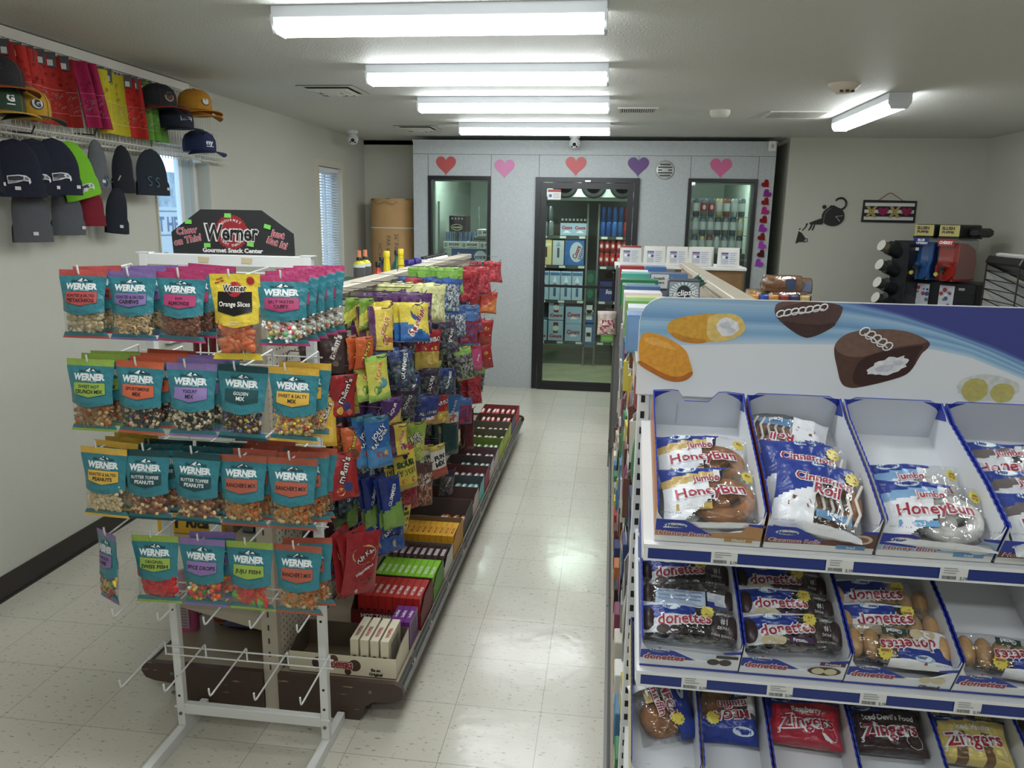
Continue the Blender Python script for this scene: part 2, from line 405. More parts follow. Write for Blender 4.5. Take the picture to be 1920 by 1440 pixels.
ceiling_lamp(1.64, 5.62, 'single ceiling lamp on the right, running away from the viewer', pi/2, 1.20)
for x, y, w_ in ((-.672, 1.60, 'just above and before the nearest visible one'), (-.672, .1, 'behind the viewer on the left'), (1.64, 1.9, 'added over the pastry display to brighten it, out of view'), (.95, -.5, 'added behind the viewer on the right to brighten the foreground')):
    ceiling_lamp(x, y, 'ceiling lamp '+w_, 0 if x < 1 else pi/2)  # out-of-view lamps; the right-hand pair is added to brighten the right foreground
ventm = mat('vent_metal', (208, 206, 198), .5); dark = mat('vent_dark', (70, 70, 68), .8)
def diffuser(x, y, label):
    t = thing('ceiling_vent', label, 'vent', (x, y, ZC), 0, 'ceiling air vents')
    b = MB()
    for k, (s, z) in enumerate(((.18, -.004), (.135, -.014), (.10, -.02), (.062, -.026))):
        w = .028 if k else .04
        for q in range(4):
            m0 = b.m; b.m = Matrix.Rotation(q*pi/2, 4, 'Z')
            b.add([(-s, -s, z+.0), (s, -s, z+.0), (s-w, -s+w, z-.008 if k else z-.001), (-s+w, -s+w, z-.008 if k else z-.001)], [(0, 1, 2, 3)], ventm)
            b.m = m0
    b.box(-.03, -.03, -.036, .03, .03, -.028, ventm); b.build('louvres', t)
    MB().box(-.175, -.175, -.003, .175, .175, -.0005, dark).build('duct_opening', t)
diffuser(-1.755, 4.88, 'square air vent in the ceiling beside the second lamp'); diffuser(-1.74, 6.95, 'square air vent in the ceiling near the wall camera')
def grille(x0, y0, x1, y1, label, n):
    t = thing('ceiling_grille', label, 'vent', ((x0+x1)/2, (y0+y1)/2, ZC), 0, 'ceiling air vents'); w = (x1-x0)/2; d = (y1-y0)/2
    b = MB(); frm = [(-w, -d, w, -d+.025), (-w, d-.025, w, d), (-w, -d+.025, -w+.02, d-.025), (w-.02, -d+.025, w, d-.025)]
    for a in frm: b.box(a[0], a[1], -.008, a[2], a[3], 0, ventm)
    b.build('frame', t); s = MB()
    for i in range(n): xx = -w+.02+(2*w-.04)*(i+.5)/n; s.box(xx-.004, -d+.025, -.007, xx+.003, d-.025, -.001, ventm)
    s.build('slats', t); MB().box(-w+.01, -d+.01, -.0012, w-.01, d-.01, -.0004, dark).build('duct_opening', t)
grille(.0, 5.66, .28, 5.92, 'small slotted ceiling grille right of the lamp row', 16); grille(1.06, 5.84, 1.465, 6.22, 'wide slotted ceiling grille beside the single right lamp', 24)
sm = mat('detector_plastic', (215, 200, 185), .45)
t = thing('smoke_detector', 'round smoke detector with small slots on the ceiling at right', 'smoke detector', (1.24, 4.72, ZC))
MB().lathe([(.085, 0), (.085, -.01), (.075, -.022), (.045, -.045), (.04, -.052), (0, -.053)], sm, 28).build('cover', t)
for a in (-.9, -.3, .4): MB().box(-.006, -.005, -.05, .012, .005, -.038, dark).build('slot', t, (.05*cos(a-1.2), .05*sin(a-1.2), 0))
t = thing('ceiling_sensor', 'small plain round sensor on the ceiling left of the wide grille', 'sensor', (.713, 5.82, ZC))
MB().lathe([(.07, 0), (.07, -.025), (.062, -.032), (.058, -.045), (0, -.046)], mat('sensor_plastic', (205, 202, 192), .5), 28).build('cover', t)
def camera(x, y, label, face=0):
    t = thing('security_camera', label, 'security camera', (x, y, ZC), face, 'white dome security cameras')
    wp = mat('camera_white', (222, 223, 224), .35)
    MB().lathe([(.05, 0), (.05, -.02), (.045, -.03), (0, -.03)], wp, 20).build('mount', t)
    e = MB(); e.ell((0, 0, -.075), (.052, .052, .052), wp, None, 18, 12); e.build('ball', t)
    f = MB(); f.cyl((0, -.045, -.085), (0, -.058, -.09), .036, wp, 18, .03)
    f.cyl((0, -.058, -.09), (0, -.062, -.0915), .017, BLACK, 14)
    for s in (-1, 1): f.cyl((s*.022, -.055, -.107), (s*.022, -.062, -.11), .007, BLACK, 8)
    f.build('eye', t)
camera(-2.42, 7.2, 'white dome camera at the corner above the blinds window', .3); camera(-.383, 7.50, 'white dome camera in front of the cooler above the door', 0)
# little decorations on the cooler
def paper(name, poly, m, y, label, cat, th=.004, group=None):
    o = MB().prism(poly, th, m, fr_xz(y)).build(name); return tag(o, label, cat, group)
for x, z, c, l in ((-1.634, 2.19, (206, 72, 72), 'red paper heart above the left cooler window'), (-1.058, 2.165, (214, 112, 170), 'pink paper heart between the left cooler window and the door'),
                   (-.371, 2.195, (208, 62, 64), 'red paper heart above the cooler door'), (.217, 2.195, (104, 62, 142), 'purple paper heart beside the round vent'), (.979, 2.19, (224, 86, 146), 'bright pink paper heart above the right cooler window')):
    paper('paper_heart', heart(x, z, .1), ink(c), YC-.0015, l, 'paper heart', .003, 'large paper hearts on the cooler')
hc = [(176, 44, 52), (150, 50, 150), (168, 42, 46), (186, 48, 130), (160, 40, 46), (150, 48, 170), (150, 44, 40), (170, 56, 180), (90, 34, 44), (146, 52, 176)]
hx = [1.395, 1.414, 1.408, 1.408, 1.405, 1.398, 1.400, 1.405, 1.408, 1.392]; hz = [2.039, 1.952, 1.877, 1.793, 1.712, 1.632, 1.553, 1.475, 1.396, 1.310]
hn = ['red', 'purple', 'red', 'magenta', 'red', 'purple', 'red-brown', 'light purple', 'dark maroon', 'purple']
for i in range(10):
    b = MB(); M = Matrix.Translation((hx[i], YC-.012, hz[i])) @ Matrix.Rotation((.9 if i % 2 else -.8), 4, 'Y') @ Matrix.Rotation(.35*(-1)**i, 4, 'Z'); b.m = M
    b.prism(heart(0, 0, .042), .003, mat('foil_%d' % i, hc[i], .25, .5), fr_xz(0))
    tag(b.build('foil_heart'), '%s foil heart, %s from the top of the string beside the right cooler window' % (hn[i], ['first']+ORD[1:10] and (['first']+ORD[1:10])[i]), 'paper heart', 'string of small foil hearts')
tag(MB().tube([(hx[i], YC-.006, hz[i]+.02) for i in range(10)], .0012, ink((210, 210, 210)), 4).build('string'), 'thin white string carrying the small foil hearts', 'string')
t = thing('round_vent', 'round slotted vent cap on the cooler wall right of the purple heart', 'vent', (.468, YC, 2.155))
MB().lathe([(.088, 0), (.088, .006), (.078, .01), (0, .01)], mat('vent_rim', (176, 180, 178), .4, .4), 32).build('rim', t, None, (pi/2, 0, 0))
b = MB()
for k, (w, z) in enumerate(((.05, .05), (.066, .025), (.03, 0), (.066, -.025), (.05, -.05))):
    if k == 2: b.box(-.066, -.0125, z-.006, -.028, -.0105, z+.006, dark); b.box(.028, -.0125, z-.006, .066, -.0105, z+.006, dark)
    else: b.box(-w, -.0125, z-.006, w, -.0105, z+.006, dark)
b.build('slots', t)
t = thing('cooler_switch', 'small white switch box at the top right corner of the cooler', 'switch', (1.425, YC-.012, 2.33))
MB().box(-.035, -.02, 0, .035, 0, .09, WHITE, .004).build('box', t); MB().box(-.012, -.024, .03, .012, -.02, .06, ink((170, 172, 174))).build('toggle', t)
# ================= CANDY GONDOLA (left) =================
random.seed(7)
gal = mat('gondola_almond', (196, 186, 168), .45); gmetal = mat('gondola_grey', (120, 118, 114), .4, .5)
peg = mat('pegboard', (222, 214, 196), .5); nt, bs, N, K = nodes(peg)
def pegholes(m, base, axes, sc=.0254, off=(0, 0), r=.16, dk=(60, 52, 44)):
    nt, bs, N, K = nodes(m); tc = N('TexCoord'); s = N('SeparateXYZ'); K(tc.outputs['Object'], s.inputs[0])
    def f(o, q):
        a = N('Math'); a.operation = 'MULTIPLY_ADD'; K(o, a.inputs[0]); a.inputs[1].default_value = 1/sc; a.inputs[2].default_value = q
        b = N('Math'); b.operation = 'FRACT'; K(a.outputs[0], b.inputs[0]); c = N('Math'); c.operation = 'SUBTRACT'; K(b.outputs[0], c.inputs[0]); c.inputs[1].default_value = .5
        d = N('Math'); d.operation = 'POWER'; K(c.outputs[0], d.inputs[0]); d.inputs[1].default_value = 2; return d.outputs[0]
    ad = N('Math'); K(f(s.outputs[axes[0]], off[0]), ad.inputs[0]); K(f(s.outputs[axes[1]], off[1]), ad.inputs[1])
    lt = N('Math'); lt.operation = 'LESS_THAN'; K(ad.outputs[0], lt.inputs[0]); lt.inputs[1].default_value = r*r
    mx = N('MixRGB'); K(lt.outputs[0], mx.inputs[0]); mx.inputs[1].default_value = L(base); mx.inputs[2].default_value = L(dk); K(mx.outputs[0], bs.inputs['Base Color'])
pegholes(peg, (222, 214, 196), (1, 2))
kick = mat('scuffed_brown_laminate', (74, 58, 50), .42); nt, bs, N, K = nodes(kick)
tc = N('TexCoord'); mp = N('Mapping'); mp.inputs['Scale'].default_value = (9, 9, 70); K(tc.outputs['Object'], mp.inputs[0]); n = N('TexNoise'); n.inputs['Scale'].default_value = 1; n.inputs['Detail'].default_value = 5; K(mp.outputs[0], n.inputs[0])
r = N('MapRange'); r.inputs[1].default_value = .68; r.inputs[2].default_value = .70; K(n.outputs[0], r.inputs[0]); mx = N('MixRGB'); K(r.outputs[0], mx.inputs[0]); mx.inputs[1].default_value = L((74, 58, 50)); mx.inputs[2].default_value = L((170, 150, 122)); K(mx.outputs[0], bs.inputs['Base Color'])
deckm = mat('deck_almond', (150, 136, 116), .45, bump=(30, .1))
def slotpost(mb, x0, x1, y0, y1, z0, z1, m, faces='ns'):
    mb.box(x0, y0, z0, x1, y1, z1, m)
    z = z0+.06; xc = (x0+x1)/2
    while z < z1-.03:
        if 'y' in faces:
            for dx in (-.005, .0): pass
        z += .05
def gondola(x, y0, y1, name, label, endprof=True, zt=1.385, db=.137):
    t = thing(name, label, 'store shelf', (x, y0, 0))
    Ln = y1-y0; n = 3; sec = Ln/n
    for i in range(n+1):
        yy = min(i*sec, Ln-.03); MB().box(-.028, yy, 0, .028, yy+.03, zt, gal).build('upright', t)
    for i in range(n): MB().box(-.012, i*sec+.03, .12, .012, (i+1)*sec, zt, peg).build('pegboard', t)
    cp = MB()
    for i in range(n): cp.box(-.042, i*sec+(0 if i else .0)+.002, zt, .042, (i+1)*sec-.002, zt+.032, gal, .004)
    cp.build('top_cap', t)
    for s in (-1, 1):
        d = MB(); d.box(s*.028, .005, db-.02, s*.45, Ln-.005, db, deckm); d.build('base_deck', t)
        k = MB(); k.box(s*.33, .02, .02, s*.345, Ln-.02, db-.02, kick); k.build('kick_plate', t)
        l = MB()
        for i in range(n):
            l.box(s*.45, i*sec+.003, db-.035, s*.458, (i+1)*sec-.003, db+.004, mat('lip_dark', (46, 46, 46), .35)); l.box(s*.452, i*sec+.003, db-.045, s*.468, (i+1)*sec-.003, db-.033, gmetal)
        l.build('shelf_lip', t)
        P = [(s*.03, .0), (s*.32, 0), (s*.335, .03), (s*.34, .055), (s*.37, .075), (s*.43, .08), (s*.462, .09), (s*.476, .115), (s*.47, .137), (s*.445, .15), (s*.03, .15)]
        for yy in (-.02, Ln):
            e = MB(); e.prism(P if s > 0 else P[::-1], .02, kick, lambda u, v, h, yy=yy: (u, yy+.02-h, v))
            for (a, b) in ((.36, .115), (.36, .04)): e.cyl((s*a, -.02 if yy < 0 else Ln+.02, b), (s*a, -.024 if yy < 0 else Ln+.024, b), .007, gmetal, 10)
            e.build('end_panel', t)
        for yy in (.03, Ln-.05): MB().cyl((s*.30, yy, 0), (s*.30, yy, .02), .018, CHROME, 12).build('levelling_foot', t)
    sl = MB()
    for k in range(26):
        if k in (0,): continue
        sl.box(-.006, -.0008, .1+k*.05, .0, 0, .12+k*.05, dark); 
    sl.build('post_slots', t)
    return t
GX, GY0, GY1 = -1.11, 2.285, 5.93
gondola(GX, GY0, GY1, 'gondola_shelf', 'long double-sided almond pegboard gondola hung with candy bags, brown scuffed base, left of the aisle')
# shelves on its window side
shm = mat('shelf_almond', (176, 168, 152), .45)
def shelf(x0, x1, y0, y1, z, label, lipx):
    t = thing('gondola_board', label, 'shelf', ((x0+x1)/2, y0, z))
    a = (x1-x0)/2; MB().box(-a, 0, -.02, a, y1-y0, 0, shm).build('board', t)
    s = -1 if lipx < 0 else 1; b = MB(); b.box(s*a, 0, -.03, s*(a+.008), y1-y0, .006, gal); b.build('price_rail', t)
    for yy in (.004, y1-y0-.008):
        MB().prism([(-s*a, -.021), (s*a*.9, -.021), (-s*a, -.09)] if s > 0 else [(s*a*.9, -.021), (-s*a, -.021), (-s*a, -.09)], .004, gal, lambda u, v, h, yy=yy: (u, yy+.004-h, v)).build('bracket', t)
    return t
shelf(-1.50, -1.14, 2.32, 5.90, 1.20, 'highest shelf on the window side of the candy gondola, holding bottles', -1)
shelf(-1.50, -1.14, 2.32, 5.90, .60, 'middle shelf on the window side of the candy gondola, holding the yellow carton', -1)
shelf(-1.47, -1.14, 2.32, 5.90, .36, 'low empty shelf on the window side of the candy gondola', -1)
# ---- generic crinkled bag ----
def bag_mesh(w, h, t, cf, prints=(), nu=10, nv=14, seed=0, hang=True, rough=1., crimp=.012, name='bag'):
    """bag hanging from (0,0,0) downwards, front faces -y; cf(u,v) in [-1,1],[0,1 top->bottom] gives the colour"""
    b = MB()
    def base(u, v):            # u in -1..1, v in 0..1 from the top
        e = max(0, 1-abs(u)**3.2)*min(1, (v/.10))**.8*min(1, (1-v)/.07)**.6
        g = .55+.6*v if hang else 1
        return t/2*e*min(g, 1.05)
    def wd(v): return w/2*(1-.07*sin(pi*min(1, v*1.02)))
    def pt(u, v, s, h_=0):
        d = base(u, v); nz = noise.noise(Vector((u*2.3+seed*7.1, v*4.1, seed*3.3)))*.35+noise.noise(Vector((u*6, v*9, seed*5.7)))*.22+noise.noise(Vector((u*13, v*20, seed*2.7)))*.10
        yy = -s*d*(1+nz*rough)+.004*sin(v*3+seed)*rough
        return (u*wd(v), yy-s*h_, -v*h)
    for s in (1, -1):
        P = {}
        for j in range(nv+1):
            for i in range(nu+1): P[i, j] = pt(-1+2*i/nu, j/nv, s)
        q = {}
        for j in range(nv):
            for i in range(nu): q.setdefault(cf(-1+2*(i+.5)/nu, (j+.5)/nv), []).append((i, j))
        for m, cells in q.items():
            vs = [P[i, j] for j in range(nv+1) for i in range(nu+1)]
            k = nu+1; b.add(vs, [((j*k+i, (j+1)*k+i, (j+1)*k+i+1, j*k+i+1) if s > 0 else (j*k+i, j*k+i+1, (j+1)*k+i+1, (j+1)*k+i)) for i, j in cells], m, True)
    fr = lambda u, v, h_: pt(max(-1, min(1, u/(w/2))), max(0, min(1, -v/h)), 1, h_)
    for pr in prints:
        if pr[0] == 't': _, s_, u, v, sz, rot, c = pr[:7]; bo = pr[7] if len(pr) > 7 else .03; b.text(s_, sz, ink(c, .35), u, v, fr, .0012, rot, bo)
        elif pr[0] == 'o': _, s_, u, v, sz, rot, c, oc = pr[:8]; b.text(s_, sz, ink(oc, .35), u, v, fr, .0010, rot, .085); b.text(s_, sz, ink(c, .35), u, v, fr, .0016, rot, .02)
        elif pr[0] == 'p':
            b.flat(pr[1], ink(pr[2], .35), fr, pr[3] if len(pr) > 3 else .0008)
    return b
# ---------------- nut bags on the wire rack ----------------
TEAL, TEALD = (38, 132, 148), (22, 84, 98)
winm = film('bag_window', (246, 246, 244), .07, .15, 90)
def blobs(spec, w, z0, z1, t, seed, n=150):
    """heap of pieces seen through the window; spec: list of (kind, rgb, size, weight)"""
    rnd = random.Random(seed); b = MB(); tot = sum(s[3] for s in spec); sl = []
    for i in range(n):
        x = rnd.random()*tot; k = 0
        while x > spec[k][3]: x -= spec[k][3]; k += 1
        kind, c, s, _ = spec[k]; v = rnd.uniform(.82, 1.12)
        m = mat('piece_%02x%02x%02x_%d' % (*c, rnd.randint(0, 1)), tuple(min(255, int(q*v)) for q in c), .45, vary=(60, .12))
        fy = rnd.random()**.5
        px = rnd.uniform(-w/2+s*.6, w/2-s*.6); pz = rnd.uniform(z0+s*.4, z1-s*.2); ty = t/2*(1-(2*px/w)**4)*.9; py = -max(.001, ty*fy-s*.3)
        R = Matrix.Rotation(rnd.uniform(0, 2*pi), 4, 'Y') @ Matrix.Rotation(rnd.uniform(-.6, .6), 4, 'X')
        M = Matrix.Translation((px, py, pz)) @ R; s *= 1.18; m0 = b.m; b.m = m0 @ M
        if kind == 'oval': b.ell((0, 0, 0), (s*.5, s*.36, s*.62), m, None, 7, 4)
        elif kind == 'round': b.ell((0, 0, 0), (s*.5, s*.42, s*.5), m, None, 7, 4)
        elif kind == 'almond': b.ell((0, 0, 0), (s*.34, s*.2, s*.66), m, None, 7, 4)
        elif kind == 'curve': b.tube([(s*.55*cos(a), 0, s*.55*sin(a)) for a in (0, .6, 1.2, 1.8, 2.4, 3.0)], [s*.10, s*.2, s*.24, s*.24, s*.2, s*.10], m, 6)
        elif kind == 'stick': b.tube([(-s*.8, 0, 0), (-s*.3, 0, s*.12), (s*.3, 0, s*.08), (s*.8, 0, -s*.1)], s*.13, m, 5)
        elif kind == 'slice': b.ell((0, 0, 0), (s*.62, s*.22, s*.36), m, None, 10, 6)
        elif kind == 'wrap':
            b.ell((0, 0, 0), (s*.42, s*.38, s*.42), m, None, 8, 5); wm = mat('wax_paper', (226, 226, 220), .4)
            for sg in (-1, 1): b.cyl((sg*s*.38, 0, 0), (sg*s*.85, 0, 0), s*.1, wm, 6, s*.3, False)
            b.ell((0, .0, s*.02), (s*.44, s*.33, s*.44), wm, None, 7, 4)
        elif kind == 'slab': b.ell((0, 0, 0), (s*.75, s*.16, s*.4), m, None, 8, 5)
        b.m = m0
    return b
NUTS = {
 'pistachios': [('oval', (196, 180, 148), .014, 8), ('oval', (176, 156, 118), .013, 4), ('oval', (150, 150, 84), .008, 1)],
 'cashews': [('curve', (216, 190, 146), .012, 8), ('curve', (200, 168, 120), .012, 4)],
 'almonds': [('almond', (134, 82, 58), .019, 8), ('almond', (112, 66, 46), .018, 5)],
 'orange': [('slice', (236, 118, 70), .030, 8), ('slice', (244, 140, 92), .028, 5)],
 'taffy': [('wrap', (236, 236, 230), .017, 5), ('wrap', (90, 170, 100), .016, 2), ('wrap', (220, 70, 80), .016, 2), ('wrap', (240, 140, 60), .016, 1), ('wrap', (110, 92, 76), .016, 1), ('wrap', (230, 220, 120), .016, 1)],
 'crunch': [('stick', (176, 128, 80), .016, 7), ('stick', (150, 104, 62), .016, 4), ('oval', (170, 90, 40), .012, 2), ('oval', (196, 168, 120), .011, 2)],
 'sport': [('oval', (38, 28, 26), .010, 7), ('oval', (206, 188, 146), .010, 5), ('round', (52, 92, 190), .008, 1), ('round', (216, 60, 44), .008, 1), ('round', (96, 160, 60), .009, 1), ('almond', (130, 82, 58), .014, 1)],
 'yogurt': [('round', (214, 200, 164), .010, 7), ('oval', (38, 26, 26), .010, 8), ('oval', (232, 222, 196), .009, 3)],
 'golden': [('oval', (48, 32, 30), .011, 7), ('oval', (206, 186, 140), .010, 4), ('almond', (130, 76, 50), .017, 2), ('round', (226, 196, 40), .009, 1), ('round', (60, 90, 180), .008, 1)],
 'salty': [('oval', (214, 184, 132), .010, 8), ('round', (236, 210, 60), .0085, 2), ('round', (220, 66, 44), .0085, 2), ('round', (60, 90, 190), .0085, 1), ('round', (232, 120, 50), .0085, 1), ('oval', (176, 130, 90), .01, 3)],
 'peanuts': [('oval', (206, 188, 150), .0115, 9), ('oval', (188, 166, 124), .011, 4)],
 'toffee': [('round', (126, 72, 52), .011, 8), ('oval', (160, 100, 66), .011, 4), ('oval', (220, 196, 140), .010, 3)],
 'rancher': [('oval', (190, 142, 78), .010, 6), ('stick', (196, 124, 58), .012, 5), ('oval', (228, 118, 32), .012, 3), ('oval', (206, 184, 126), .010, 2), ('almond', (120, 110, 60), .012, 1)],
 'worms': [('curve', (70, 130, 190), .016, 2), ('curve', (232, 196, 80), .016, 3), ('curve', (206, 60, 60), .016, 3), ('curve', (80, 150, 90), .016, 2), ('curve', (230, 130, 90), .016, 2)],
 'fish': [('slab', (196, 34, 44), .026, 8), ('slab', (176, 26, 40), .026, 5)],
 'drops': [('round', (228, 96, 50), .015, 4), ('round', (216, 60, 66), .015, 3), ('round', (60, 130, 60), .015, 2), ('round', (226, 224, 206), .015, 2), ('round', (96, 76, 110), .015, 2), ('round', (232, 176, 70), .015, 2)],
 'juju': [('slab', (222, 62, 44), .024, 5), ('slab', (236, 120, 40), .024, 4), ('slab', (110, 190, 80), .022, 2), ('slab', (226, 50, 62), .024, 4)],
}
def nut_bag(key, lines, band, label, contents, dtext=(34, 30, 34), seed=1, big=False):
    w, h, t = .139, .196, .030
    if key == 'orange': h = .225
    t0 = thing('snack_bag', label, 'snack bag')
    b = MB(); zw0 = -.118 if key != 'orange' else -.128; zb = -h+.014
    teal = bagc(TEAL) if key != 'orange' else bagc((236, 200, 30)); bandm = bagc(band); Wm = winm
    def wd(z): k = -z/h; return w/2*(1-.13*max(0, min(1, (k-.12)/.3))*(1 if k < .9 else max(0, (1-k)/.1)*1)-0)
    def dep(u, z):
        k = -z/h; s = min(1, max(0, (k-.10)/.35))*min(1, max(0, (1-k-.05)/.12))**.6
        return t/2*s*max(0, 1-abs(u)**3)
    def pt(u, z, s=1, hh=0):
        u = max(-1, min(1, u)); n_ = noise.noise(Vector((u*2.1+seed, z*30, seed*2.3)))*.0022+noise.noise(Vector((u*7, z*70, seed)))*.0010
        e = min(1, (1-abs(u))*4+.15)
        return (u*wd(z), -s*(dep(u, z)+.0003)+n_*e+.002*sin(z*22+seed)-s*hh, z)
    nu = 12
    rows = [0, -.009, -.018, -.024, -.04, -.055, -.07, -.085, -.10, zw0, -.135, -.15, -.165, zb+.004, zb, zb-.007, -h] if key != 'orange' else [0, -.008, -.016, -.03, -.045, -.06, -.075, -.09, -.11, zw0, -.15, -.17, -.19, zb+.003, zb, zb-.007, -h]
    for s in (1, -1):
        vs = [pt(-1+2*i/nu, z, s) for z in rows for i in range(nu+1)]; k = nu+1
        g = {}
        for j in range(len(rows)-1):
            z = rows[j]
            for i in range(nu):
                uc = -1+2*(i+.5)/nu
                if j < 2: m = bandm
                elif j < 8: m = teal
                elif j == 8: m = teal if s < 0 or abs(uc) < .5 else teal
                elif j >= 13: m = teal if j < len(rows)-2 else (bandm if key != 'orange' else teal)
                else: m = Wm
                if s < 0 and 8 <= j < 13: m = Wm
                g.setdefault(m, []).append((j*k+i, (j+1)*k+i, (j+1)*k+i+1, j*k+i+1) if s > 0 else (j*k+i, j*k+i+1, (j+1)*k+i+1, (j+1)*k+i))
        for m, f in g.items(): b.add(vs, f, m, True)
    fr = lambda u, v, hh: pt(u/wd(v), v, 1, hh)
    if key != 'orange':
        b.patch(-w*.41, w*.41, zw0+.001, lambda u: zw0-.010*(1-abs(u)/(w*.43))-.001, teal, fr, .0002, 8, 2)
        # printed mountain and trees
        wh = ink((226, 232, 232), .4); dk = ink((30, 62, 72), .4)
        b.flat([(-.026, -.034), (-.016, -.030), (-.008, -.0255), (0, -.022), (.007, -.026), (.012, -.0245), (.022, -.031), (.028, -.034)], dk, fr, .0006)
        for q in ([(-.014, -.0325), (-.004, -.0255), (0, -.0232), (.002, -.0275), (-.002, -.031)], [(.004, -.031), (.010, -.0262), (.013, -.0275), (.017, -.0318)], [(-.008, -.0335), (-.004, -.0295), (.004, -.0335)]): b.flat(q, wh, fr, .0009)
        for sg in (-1, 1):
            for q in range(4): x = sg*(.022+q*.0028); b.flat([(x-.0013, -.0345), (x+.0013, -.0345), (x, -.027+.001*(q % 2))], dk, fr, .0008)
        b.flat(rectp(-.047, -.0362, .047, -.0357), dk, fr, .0008); b.flat(rectp(-.030, -.0595, .030, -.059), dk, fr, .0008)
        b.text('WERNER', .0228, wh, 0, -.0465, fr, .0012, 0, .055, 0, width=.090)
        b.text('READY FOR everything', .0058, wh, 0, -.0568, fr, .0012, 0, .01, width=.046)
        lb = ink(band if sum(band) > 240 else (26, 78, 84), .4); hx_ = .045
        b.patch(-hx_-.001, hx_+.001, -.0615, lambda u: -.0925-.0095*(1-abs(u)/hx_)-.001, ink((30, 90, 104), .4), fr, .0006, 8, 4)
        b.patch(-hx_, hx_, -.0625, lambda u: -.0918-.0095*(1-abs(u)/hx_), lb, fr, .0010, 8, 4)
        tc_ = ink(dtext, .45)
        if len(lines) == 1: b.text(lines[0], .0145, tc_, 0, -.0785, fr, .0016, 0, .02, width=min(.084, .0078*len(lines[0])+.004))
        else:
            b.text(lines[0], .0118, tc_, 0, -.0725, fr, .0016, 0, .015, width=min(.080, .0068*len(lines[0])))
            b.text(lines[1], .0138, tc_, 0, -.0855, fr, .0016, 0, .03, width=min(.078, .0082*len(lines[1])))
    else:
        bk = ink((26, 22, 22), .35); rd = ink((190, 30, 36), .4); cr = ink((240, 236, 224), .4)
        b.patch(-w*.41, w*.41, zw0+.001, lambda u: zw0-.012*(1-abs(u)/(w*.43))-.001, teal, fr, .0002, 8, 2)
        b.patch(-.047, .047, -.046, lambda u: -.098-.012*(1-abs(u)/.047), bk, fr, .0007, 8, 4)
        b.flat(star(0, -.040, .021, 18, .9), rd, fr, .0010)
        b.text('Werner', .024, cr, 0, -.036, fr, .0016, 0, .10, .1, width=.066); b.text('Werner', .024, bk, 0, -.036, fr, .0022, 0, .02, .1, width=.065)
        b.text('Orange Slices', .018, cr, 0, -.078, fr, .0014, 0, .015, width=.084)
        b.flat(star(.043, -.018, .013, 12, .7), rd, fr, .0009); b.text('more', .008, rd, -.042, -.012, fr, .001, .3, .04); b.text('than fair', .008, rd, -.042, -.020, fr, .001, .3, .04)
        b.text('Value Size', .006, cr, 0, -.124, fr, .0014); b.text('Net Weight 9.5 OZ', .0055, cr, 0, -.131, fr, .0014)
    b.build('pouch', t0)
    c = blobs(NUTS[contents], w*.80, zb+.003, zw0+.012, t*.80, seed, 170 if contents not in ('orange', 'taffy', 'fish', 'juju', 'drops', 'worms') else (46 if contents == 'orange' else 70)).build('contents', t0)
    c['kind'] = 'stuff'
    return t0
RX = [-1.374, -1.236, -1.097, -.960, -.822]; RZ = [1.548, 1.312, 1.075, .822, .572, .345]; RY = 2.10
